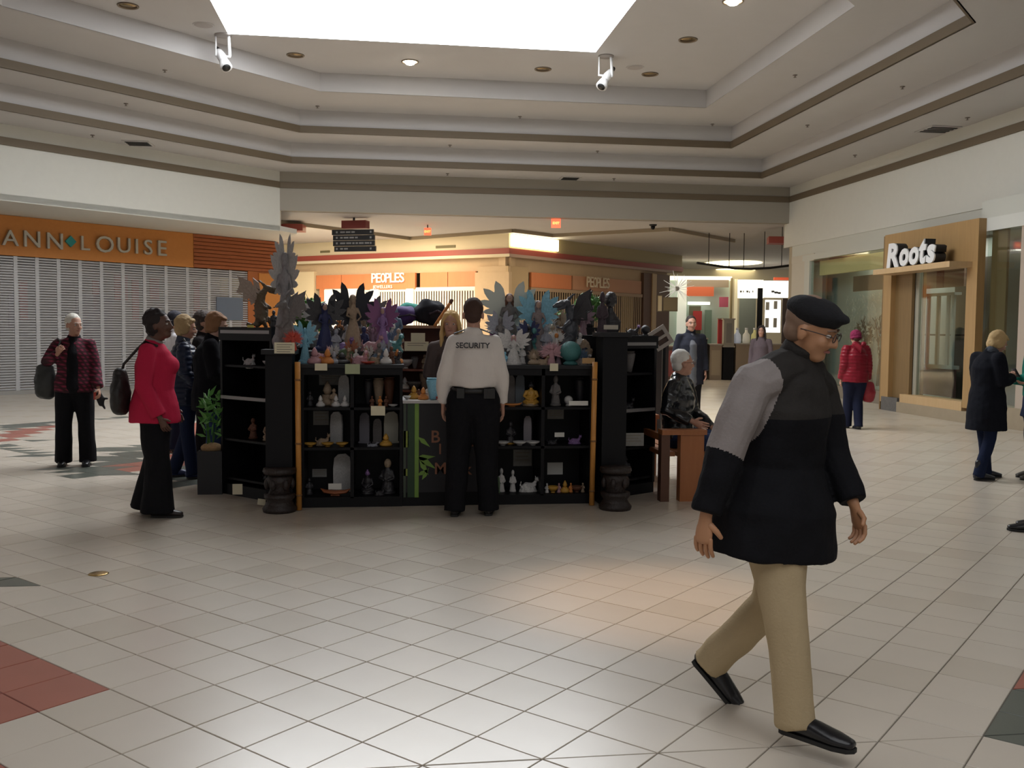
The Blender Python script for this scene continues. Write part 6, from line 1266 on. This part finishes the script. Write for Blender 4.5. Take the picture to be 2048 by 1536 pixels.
def glasses(c, m=None):
    m = m or mat('glasses_frame', (.05, .03, .025), .3); hp, k = c['hp'], c['k']; q = MB()
    for s_ in (1, -1):
        ring = [hp(s_ * .032 + .023 * cos(a), .101, .004 + .017 * sin(a)) for a in [i * pi / 5 for i in range(11)]]; q.tube(ring, [.0022 * k] * 11, 5, dome=False); q.tube([hp(s_ * .055, .100, .008), hp(s_ * .083, .05, .010), hp(s_ * .086, -.02, .004)], [.002 * k] * 3, 5)
    q.tube([hp(-.010, .102, .008), hp(.010, .102, .008)], [.0022 * k] * 2, 5); part('glasses', q, m, c['t'], True)
def bag(lb_, base, top_pts, sz, m, rz=0, strapm=None, nm='handbag', cat='bag', shine=None):
    t = thing(nm, lb_, cat, base, rz); q = MB(); q.tube([(0, 0, .03), (0, 0, sz[2] * .5), (0, 0, sz[2])], [(sz[0] * .9, sz[1]), (sz[0], sz[1] * 1.1), (sz[0] * .75, sz[1] * .5)], 14); me = remesh(q, 'bag_body', [m], .012, 1, .008, 12); link('body', me, t)
    if top_pts: q = MB(); q.tube([V(p) - V(base) for p in top_pts], [.011] * len(top_pts), 8); s_ = part('strap', q, strapm or m, t, True); s_.rotation_euler.z = -rz
    q = MB(); q.tube([(-sz[0] * .6, 0, sz[2] * .97), (sz[0] * .6, 0, sz[2] * .97)], [.008, .008], 6); part('zip', q, mat('zip_metal', (.25, .24, .22), .3, .8), t, True)
    return t

blackc = cloth('black_cloth', (.009, .009, .011)); navyc = cloth('navy_cloth', (.012, .015, .035)); jean = cloth('blue_denim', (.03, .05, .12)); khaki = cloth('khaki_cloth', (.46, .36, .22), var=.1); blk_sh = mat('black_leather', (.010, .010, .012), .28, bump=.15, bs=30)
# 1. walking man in the foreground
def wd(px, py, d): return tuple(atd(px, py, d))
g0 = atz(1560, 1455, 0); fw = V((.67, -.74, 0)).normalized()
jk_black = cloth('jacket_black', (.008, .008, .010), rough=.8); jk_grey = cloth('jacket_grey', (.25, .22, .21), rough=.7); jk_char = cloth('jacket_charcoal', (.030, .027, .025), rough=.8)
def man_pred(v, c):
    P = c['P']; s, e, n_ = P['shR'], P['elR'], P['neck']; rv = v - s; side = rv.dot(c['Rt']); f = rv.dot(c['Fd']); h = v.z
    ax = (e - s); tpar = (v - s).dot(ax) / ax.length_squared; dist = (v - s - ax * max(0, min(1, tpar))).length
    if dist < .105 and tpar < 1.02 and side > -.055 and f < .06 + .05: return 1
    if h > P['chest'].z + .09 and side > -.12 and f < .03 and h < n_.z - .02: return 1
    if h > P['chest'].z - .03 and f > -.02: return 2
    return 0
J = dict(_world=True, pelvis=wd(1553, 1000, 3.65), waist=wd(1556, 925, 3.65), chest=wd(1568, 815, 3.64), neck=wd(1594, 714, 3.63), head=wd(1624, 660, 3.58),
    shR=wd(1505, 765, 3.50), elR=wd(1448, 905, 3.44), wrR=wd(1412, 1030, 3.40), shL=wd(1632, 775, 3.78), elL=wd(1662, 905, 3.74), wrL=wd(1708, 1008, 3.62),
    hipR=wd(1542, 1015, 3.56), knR=wd(1570, 1235, 3.46), anR=wd(1590, 1428, 3.42), hipL=wd(1583, 1012, 3.75), knL=wd(1537, 1210, 3.84), anL=wd(1428, 1318, 3.93))
J['shL'] = wd(1632, 775, 3.78)
dn = V((0, 0, -1)); bk = V((0, -1, 0))
c = person('elderly man in a black beret and black-grey jacket walking past in the foreground', (g0.x, g0.y, 0), R(0) + math.degrees(math.atan2(-fw.x, fw.y)), J, 'tan', 1.70, 1.06, head_dir=tuple((fw * 1.0 + V((.99, -.135, 0)) * .25).normalized()), pitch=20, tilt=4, hair=('crop', (.24, .15, .10)), voxel=.0085,
    handdir=dict(R=(tuple((V((-.1, 0, -1))).normalized()), tuple(fw), tuple(V((.3, .9, 0)))), L=(tuple(V((.25, -.1, -1)).normalized()), tuple((fw * .8 + V((-.3, -.4, 0))).normalized()), tuple(V((-.74, -.67, 0)))) ), curl=(.45, .7),
    top=dict(m=jk_black, mats=[jk_black, jk_grey, jk_char], pred=man_pred, hem=.20, w=.198, dpt=.152, hemw=.285, hemd=.235, sleeve=.070, cuff=.052, disp=.010, ds=7, collar=.06, colm=jk_char, shoulder=.078, voxel=.006, trap=.095, hemoff=tuple(-V((.99, -.135, 0)) * .03 - V((-.135, .99, 0)) * -.0), cuffend=.95),
    bottom=dict(m=khaki, flare=.068, knee=.082, thigh=.118, disp=.009), shoes=dict(m=blk_sh, L=.29, toeR=tuple(V((.66, -.75, 0))), toeL=tuple(V((.55, -.42, -.62))), w_=.05))
glasses(c)
# beret
hp, hr, hm, k = c['hp'], c['hr'], c['hm'], c['k']
q = MB(); q.ell(hp(0, -.012, .072), hr(.096, .116, .058), hm, 22, 12); q.ell(hp(0, -.010, .048), hr(.087, .106, .034), hm, 18, 10); q.ell(hp(0, .085, .078), hr(.05, .04, .022), hm, 14, 8)
me = remesh(q, 'beret', [mat('beret_wool', (.006, .006, .008), .95, bump=.3, bs=120)], .008, 2, .003, 14); link('beret', me, c['t'])

# 2. security guard seen from behind
shirt_w = cloth('guard_shirt', (.74, .69, .65), var=.05, rough=.8); gp_ = atz(946, 1032, 0)
c = person('security guard in a white uniform shirt seen from behind at the counter', (gp_.x, gp_.y + .05, 0), -8, std(shR=(.155, -.01, 1.40), elR=(.225, -.01, 1.13), wrR=(.235, .05, .90), shL=(-.155, -.01, 1.40), elL=(-.235, -.01, 1.13), wrL=(-.245, .05, .90), anR=(.13, -.0, .085), knR=(.11, .02, .49), anL=(-.14, -.05, .085), knL=(-.12, .01, .49), head=(-.005, .02, 1.62)), 'fair', 1.80, 1.1, pitch=8, hair=('short', (.055, .026, .018)), voxel=.010, curl=(.5, .5),
    top=dict(m=shirt_w, hem=-.11, w=.168, dpt=.130, hemw=.158, hemd=.125, sleeve=.057, cuff=.038, disp=.011, ds=6, collar=.035, shoulder=.062, nm='uniform_shirt'), bottom=dict(m=blackc, flare=.085, knee=.095, thigh=.118, belt=mat('duty_belt', (.012, .012, .012), .4)), shoes=dict(m=blk_sh, L=.30, sole=None))
P, k = c['P'], c['k']; Fd, Rt = c['Fd'], c['Rt']
o_ = P['chest'].lerp(P['neck'], .42) - Fd * .150 * k; lt = link('security_lettering', text_mesh('SECURITY', .062, mat('shirt_ink', (.05, .05, .055), .8), .003, .0015), c['t']); lt.matrix_local = Matrix.Translation(o_) @ Matrix(((Rt.x, 0, -Fd.x), (Rt.y, 0, -Fd.y), (0, 1, 0))).to_4x4() @ Matrix.Rotation(R(-7), 4, 'X')
for s_ in (1, -1):
    q = MB(); n0 = P['neck'].lerp(P['sh' + ('R' if s_ > 0 else 'L')], .35); n1 = P['sh' + ('R' if s_ > 0 else 'L')]; q.tube([n0 + Z * .068, n1 + Z * .070], [(.006, .028), (.006, .030)], 8, side=Z); part('epaulette', q, mat('epaulette_dark', (.05, .055, .06), .7), c['t'])
for a_ in (-.10, .12, .15):
    q = MB(); w_ = P['pelvis'].lerp(P['waist'], .5) + Rt * a_ - Fd * .12; q.box(tuple(w_ - V((.03, .02, .05))), tuple(w_ + V((.03, .02, .03)))); part('belt_pouch', q, mat('duty_belt', (.012, .012, .012)), c['t'])
# 3. blonde seller behind the counter
s_p = atd(908, 700, 8.98)
person('blonde woman seller in a grey top facing the guard behind the counter', (s_p.x - .03, s_p.y, 0), 172, std(shR=(.17, 0, 1.40), elR=(.22, .02, 1.12), wrR=(.12, .2, 1.02), elL=(-.22, .02, 1.12), wrL=(-.12, .2, 1.02)), 'fair', 1.72, .95, hair=('long', (.62, .40, .16)), voxel=.011, female=True,
    top=dict(m=cloth('taupe_top', (.10, .075, .07)), hem=.1, w=.165, dpt=.125, sleeve=.052, cuff=.04, collar=.03, bust=1, nm='top'), bottom=dict(m=blackc), shoes=dict(m=blk_sh))
# 4. woman in the pink jacket
pk = cloth('pink_wool', (.50, .022, .065), var=.08); pp = atz(312, 1030, 0)
c = person('woman with short black curly hair in a bright pink jacket and wide black trousers', (pp.x, pp.y, 0), -94, std(chest=(0, .015, 1.28), neck=(0, -.005, 1.46), head=(0, .055, 1.62), shR=(.17, -.0, 1.40), elR=(.215, -.02, 1.12), wrR=(.20, .10, .86), wrL=(-.2, .10, .9), anR=(.10, .05, .085), knR=(.10, .05, .49), anL=(-.10, -.10, .085), knL=(-.10, -.02, .49)), 'dark', 1.68, 1.14, pitch=-6, head_dir=(.15, 1, 0), hair=('curly', (.018, .012, .012)), female=True, curl=(.6, .5),
    top=dict(m=pk, hem=.13, w=.158, dpt=.142, hemw=.18, hemd=.185, sleeve=.060, cuff=.054, disp=.008, ds=6, collar=.05, colm=cloth('grey_scarf', (.25, .23, .22)), bust=1, shoulder=.064), bottom=dict(m=blackc, flare=.125, knee=.10, thigh=.096, disp=.010, seat=1.05), shoes=dict(m=mat('brown_black_leather', (.02, .012, .012), .4), L=.26))
P = c['P']; b0 = V(c['t'].location); hb = b0 + P['waist'] - c['Fd'] * .25 + c['Rt'] * .06; hb.z = .86
bag('black shoulder bag behind the woman in pink', hb, [hb + V((0, 0, .27)), hb + V((0, 0, .38)) + c['Fd'] * .03, b0 + P['shR'].lerp(P['neck'], .25) + Z * .0 - c['Fd'] * .095, b0 + P['shR'].lerp(P['neck'], .3) + Z * .064 - c['Fd'] * .03, b0 + P['shR'].lerp(P['neck'], .3) + Z * .03 + c['Fd'] * .06], (.075, .12, .30), mat('bag_black', (.016, .014, .013), .5, bump=.5, bs=25), rz=R(-4))
# 5. white-haired woman in maroon plaid
wp = atz(152, 930, 0); plaid = checks('maroon_plaid', (.030, .005, .009), (.24, .016, .055), 8.)
c = person('white-haired woman in an open maroon plaid jacket and black trousers', (wp.x, wp.y, 0), -172, std(shR=(.165, 0, 1.39), elR=(.30, -.04, 1.18), wrR=(.15, .16, 1.28), shL=(-.165, 0, 1.39), elL=(-.22, .0, 1.12), wrL=(-.27, .12, .90), head=(-.01, .03, 1.615), anR=(.13, 0, .085), anL=(-.13, .02, .085), knR=(.12, .03, .49), knL=(-.12, .03, .49)), 'fair', 1.68, 1.12, head_dir=(-.75, .8, 0), pitch=4, hair=('short', (.72, .69, .62)), female=True,
    handdir=dict(R=((-.35, .35, .55), (0, .3, 1), (0, -1, .2))), curl=(1.2, .8),
    top=dict(m=plaid, hem=.08, w=.168, dpt=.13, hemw=.18, sleeve=.060, cuff=.052, disp=.008, collar=.04, colm=blackc, shirt=blackc, shoulder=.064), bottom=dict(m=blackc, flare=.095, knee=.09, thigh=.105), shoes=dict(m=blk_sh, L=.26))
P = c['P']; b0 = V(c['t'].location); hb = b0 + P['elR'] + c['Rt'] * .02 - c['Fd'] * .05; hb.z = .76
bag('dark grey shoulder bag at the side of the white-haired woman', hb, [hb + V((0, 0, .30)), b0 + P['shR'] + Z * .07, b0 + P['shR'] + Z * .04 - c['Rt'] * .04 + c['Fd'] * .10, b0 + P['wrR'] + Z * .03], (.12, .07, .33), mat('bag_grey', (.03, .033, .032), .5), rz=R(5))
gl = b0 + P['wrL'] + V((0, 0, -.10)); t = thing('gloves', 'pair of black gloves with a red tag held by the white-haired woman', 'gloves', gl); q = MB(); q.tube([(0, 0, .04), (.02, 0, -.03), (.03, 0, -.09)], [(.03, .02), (.045, .022), (.03, .016)], 10); q.tube([(.02, 0, -.02), (.09, 0, -.02)], [.018, .012], 8); q.tube([(.03, 0, -.06), (.06, .01, -.13)], [.018, .012], 8); me = remesh(q, 'glove', [mat('glove_black', (.012, .012, .014), .8)], .009, 1); link('glove', me, t); q = MB(); q.box((-.05, -.01, -.03), (-.01, .01, .05)); part('red_tag', q, mat('tag_red', (.5, .06, .04), .6), t)
# 6. woman in the navy puffer
puff = cloth('navy_puffer', (.016, .022, .045), rough=.35, coat=.2)
np_ = atz(372, 955, 0); c = person('woman with short blond hair in a navy quilted coat behind the pink jacket', (np_.x, np_.y, 0), -78, std(head=(0, .02, 1.615), anR=(.10, .06, .085), anL=(-.10, -.12, .085), wrR=(.2, .15, .98), elR=(.23, .0, 1.14)), 'fair', 1.66, 1.08, pitch=10, hair=('bob', (.40, .28, .14)), female=True,
    top=dict(m=puff, hem=.14, w=.17, dpt=.145, hemd=.17, sleeve=.066, cuff=.052, quilt=.012, collar=.06, colm=cloth('puffer_collar', (.06, .07, .10)), shoulder=.068), bottom=dict(m=cloth('dark_jean', (.012, .018, .045)), flare=.062, knee=.072, thigh=.105), shoes=dict(m=mat('blue_trainer', (.02, .03, .10), .5), L=.26))
P = c['P']; b0 = V(c['t'].location); hb = b0 + P['wrR'] + c['Fd'] * .05 + c['Rt'] * .03; hb.z = .72
bag('glossy black handbag at the hip of the woman in the navy coat', hb, [hb + V((0, 0, .26)), b0 + P['shR'] + Z * .09], (.13, .08, .26), mat('bag_gloss', (.015, .016, .02), .18, coat=.6), rz=R(10))
# 7-9. others in the queue
q7 = atd(352, 700, 11.6); person('person with dark hair in a white-collared top behind the blond woman', (q7.x, q7.y, 0), -70, std(), 'fair', 1.74, 1.0, hair=('short', (.02, .018, .03)), pitch=5, top=dict(m=cloth('white_fleece', (.72, .70, .72)), hem=.1, collar=.06), bottom=dict(m=navyc), shoes=dict(m=blk_sh), voxel=.013)
q8 = atd(409, 700, 10.9); person('dark-haired person in a dark coat half hidden behind the black coat', (q8.x, q8.y, 0), -100, std(), 'fair', 1.72, 1.05, hair=('curly', (.05, .035, .03)), top=dict(m=cloth('dark_brown_coat', (.02, .017, .018)), hem=.25, w=.19, collar=.05), bottom=dict(m=blackc), shoes=dict(m=blk_sh), voxel=.013)
bcoat = cloth('black_coat', (.006, .006, .009)); q9 = atz(443, 970, 0); c = person('woman with brown hair in a long black coat and jeans beside the kiosk', (q9.x - .10, q9.y + .1, 0), -80, std(head=(0, .06, 1.60), neck=(0, .0, 1.46), anR=(.09, .05, .085), anL=(-.09, -.04, .085), wrR=(.2, .2, 1.05), elR=(.22, .03, 1.12), wrL=(-.2, .2, 1.05)), 'pale', 1.70, 1.15, pitch=14, head_dir=(.25, 1, 0), hair=('bob', (.24, .12, .055)), female=True,
    top=dict(m=bcoat, hem=.18, w=.18, dpt=.155, hemd=.18, sleeve=.066, cuff=.055, collar=.05, shoulder=.07), bottom=dict(m=jean, flare=.07, knee=.075, thigh=.105), shoes=dict(m=blk_sh, L=.26))
# 10. seated man in black leather
lea = mat('leather_jacket', (.010, .011, .014), .22, bump=.35, bs=14, coat=.3); sx_, sy_ = bench.location.x, bench.location.y
J = dict(pelvis=(0, .0, .54), waist=(0, -.02, .70), chest=(0, .0, .90), neck=(0, -.01, 1.09), head=(.0, .03, 1.235), shR=(.18, 0, 1.03), elR=(.27, -.02, .80), wrR=(.27, .22, .715), shL=(-.18, 0, 1.03), elL=(-.25, .05, .76), wrL=(-.15, .28, .62),
    hipR=(.09, .05, .52), knR=(.13, .44, .50), anR=(.13, .42, .085), hipL=(-.09, .05, .52), knL=(-.13, .44, .50), anL=(-.13, .46, .085))
c = person('seated white-haired man with glasses in a shiny black leather jacket', (sx_ + .04, sy_ + .50, 0), -128, J, 'fair', 1.76, 1.0, head_dir=(-.62, .75, 0), hair=('short', (.70, .68, .64)), pitch=2, curl=(.5, .6),
    top=dict(m=lea, hem=.02, w=.185, dpt=.14, sleeve=.066, cuff=.05, disp=.014, ds=9, collar=.045, shoulder=.07), bottom=dict(m=jean, flare=.065, knee=.085, thigh=.10), shoes=dict(m=blk_sh))
glasses(c, mat('glasses_red_brown', (.12, .03, .02), .3))
# 11. man in dark parka further back
q = atd(1381, 700, 15.2); c = person('dark-haired man in a dark parka over a grey shirt standing beyond the bench', (q.x, q.y, 0), 176, std(), 'fair', 1.80, 1.08, hair=('short', (.02, .013, .01)), top=dict(m=cloth('parka_dark', (.022, .024, .035)), hem=.26, w=.18, dpt=.15, sleeve=.066, cuff=.055, collar=.07, shirt=cloth('grey_tee', (.12, .125, .14)), shoulder=.068), bottom=dict(m=blackc), shoes=dict(m=blk_sh), voxel=.013)
# 12. dark-haired person far behind the walking man
q = atd(1522, 700, 20); person('far person with long dark hair in a grey-mauve top beside the food counters', (q.x, q.y, 0), 150, std(), 'fair', 1.68, .95, hair=('long', (.02, .012, .01)), top=dict(m=cloth('mauve_top', (.13, .10, .11)), hem=.1, w=.165), bottom=dict(m=blackc), shoes=dict(m=blk_sh), voxel=.014, female=True)
# 13. woman in the red puffer from behind
redp = cloth('red_puffer', (.21, .012, .024), rough=.4, coat=.15); rp = atz(1707, 858, 0)
c = person('woman in a red quilted coat and magenta hat walking away', (rp.x, rp.y, 0), -4, std(anR=(.06, -.06, .085), knR=(.07, .02, .49), anL=(-.05, .16, .085), knL=(-.07, .10, .49), wrR=(.235, .04, .86), head=(.0, .03, 1.60)), 'fair', 1.60, 1.14, pitch=12, hair=('crop', (.1, .05, .03)), female=True, face=False,
    top=dict(m=redp, hem=.10, w=.185, dpt=.15, hemw=.20, sleeve=.068, cuff=.055, quilt=.011, collar=.06, shoulder=.072), bottom=dict(m=navyc, flare=.075, knee=.085, thigh=.11), shoes=dict(m=blk_sh, L=.25))
hp, hr, hm, k = c['hp'], c['hr'], c['hm'], c['k']; q = MB(); q.ell(hp(0, -.015, .045), hr(.095, .108, .098), hm, 16, 10); q.ell(hp(0, -.02, -.01), hr(.098, .108, .035), hm, 16, 8); me = remesh(q, 'knit_hat', [cloth('magenta_knit', (.20, .025, .07), bump=.8, bs=40)], .010, 1, .005, 25); link('knit_hat', me, c['t'])
q = MB(); n_ = c['P']['neck']; q.tube([n_ - c['Fd'] * .10 + Z * .03 - c['Rt'] * .07, n_ - c['Fd'] * .15 - Z * .05, n_ - c['Fd'] * .10 + Z * .03 + c['Rt'] * .07], [.045, .065, .045], 12); me = remesh(q, 'hood', [redp], .012, 1, .006, 10); link('hood', me, c['t'])
b0 = V(c['t'].location); hb = b0 + c['P']['wrR'] + V((.03, .0, 0)); hb.z = .47; bag('red shoulder bag in the right hand of the woman in red', hb, [hb + V((0, 0, .24)), b0 + c['P']['wrR'] - Z * .05], (.12, .08, .26), mat('bag_red', (.30, .015, .03), .4))
# 14. woman looking at her phone
tp_ = atz(1968, 958, 0); c = person('blond woman in a black knee-length coat looking down at her phone', (tp_.x, tp_.y, 0), -85, std(chest=(0, .0, 1.28), neck=(0, .02, 1.45), head=(0, .12, 1.565), elR=(.21, .02, 1.13), wrR=(.08, .25, 1.17), elL=(-.21, .02, 1.13), wrL=(-.06, .26, 1.17), anR=(.09, -.14, .085), knR=(.10, -.02, .49), anL=(-.09, .10, .085), knL=(-.09, .05, .49)), 'fair', 1.62, 1.12, pitch=30, head_dir=(.2, 1, 0), hair=('bob', (.52, .36, .17)), female=True,
    handdir=dict(R=((-.3, .6, .25), (0, .2, 1), (-1, 0, 0)), L=((.3, .6, .25), (0, .2, 1), (1, 0, 0))), curl=(.8, .8),
    top=dict(m=cloth('black_wool_coat', (.008, .009, .014)), hem=.36, w=.172, dpt=.15, hemw=.20, hemd=.19, sleeve=.068, cuff=.055, collar=.06, colm=cloth('fur_grey_collar', (.07, .08, .10), bump=.9, bs=30), shoulder=.07), bottom=dict(m=cloth('dark_jean', (.012, .018, .045)), flare=.058, knee=.068, thigh=.10), shoes=dict(m=mat('black_boot', (.015, .015, .02), .3), L=.26, boot=.10))
ph = V(c['t'].location) + c['P']['wrR'].lerp(c['P']['wrL'], .5) + c['Fd'] * .10 + Z * .05; t = thing('phone', 'small dark phone held by the blond woman in the black coat', 'phone', ph, R(-85)); q = MB(); q.box((-.03, -.006, -.05), (.03, .006, .06)); o = part('case', q, mat('phone_black', (.01, .01, .012), .3), t); q = MB(); q.box((-.027, -.008, -.045), (.027, -.006, .055)); part('screen', q, mat('phone_screen', (.05, .06, .08), .1), t)
for o in t.children: o.rotation_euler = (R(35), 0, 0)
# 15. person at the right edge with boots, 16. person mostly outside the frame
ep = atz(2062, 957, 0); person('person with a teal sleeve and tall boots cut off by the right edge', (ep.x + .06, ep.y, 0), 95, std(anR=(.09, -.02, .085), anL=(-.09, .08, .085), elL=(-.21, .05, 1.13), wrL=(-.12, .22, 1.10), wrR=(.15, .22, 1.10)), 'fair', 1.66, 1.05, hair=('short', (.08, .05, .03)), female=True,
    top=dict(m=cloth('teal_knit', (.015, .16, .12)), hem=.0, w=.18, sleeve=.066), bottom=dict(m=cloth('dark_jean', (.012, .018, .045)), flare=.055, knee=.065, skirt=.22), shoes=dict(m=mat('grey_brown_boot', (.05, .042, .035), .5), L=.26, boot=.26))
ep = atz(2085, 1062, 0); person('person in white trousers and dark shoes mostly beyond the right edge', (ep.x + .02, ep.y, 0), 60, std(anL=(-.10, .06, .085)), 'fair', 1.70, 1.0, hair=('short', (.08, .05, .03)), top=dict(m=navyc), bottom=dict(m=cloth('white_trousers', (.65, .66, .68)), flare=.075), shoes=dict(m=blk_sh, L=.28), voxel=.013)
bpy.data.scenes.remove(TMP)
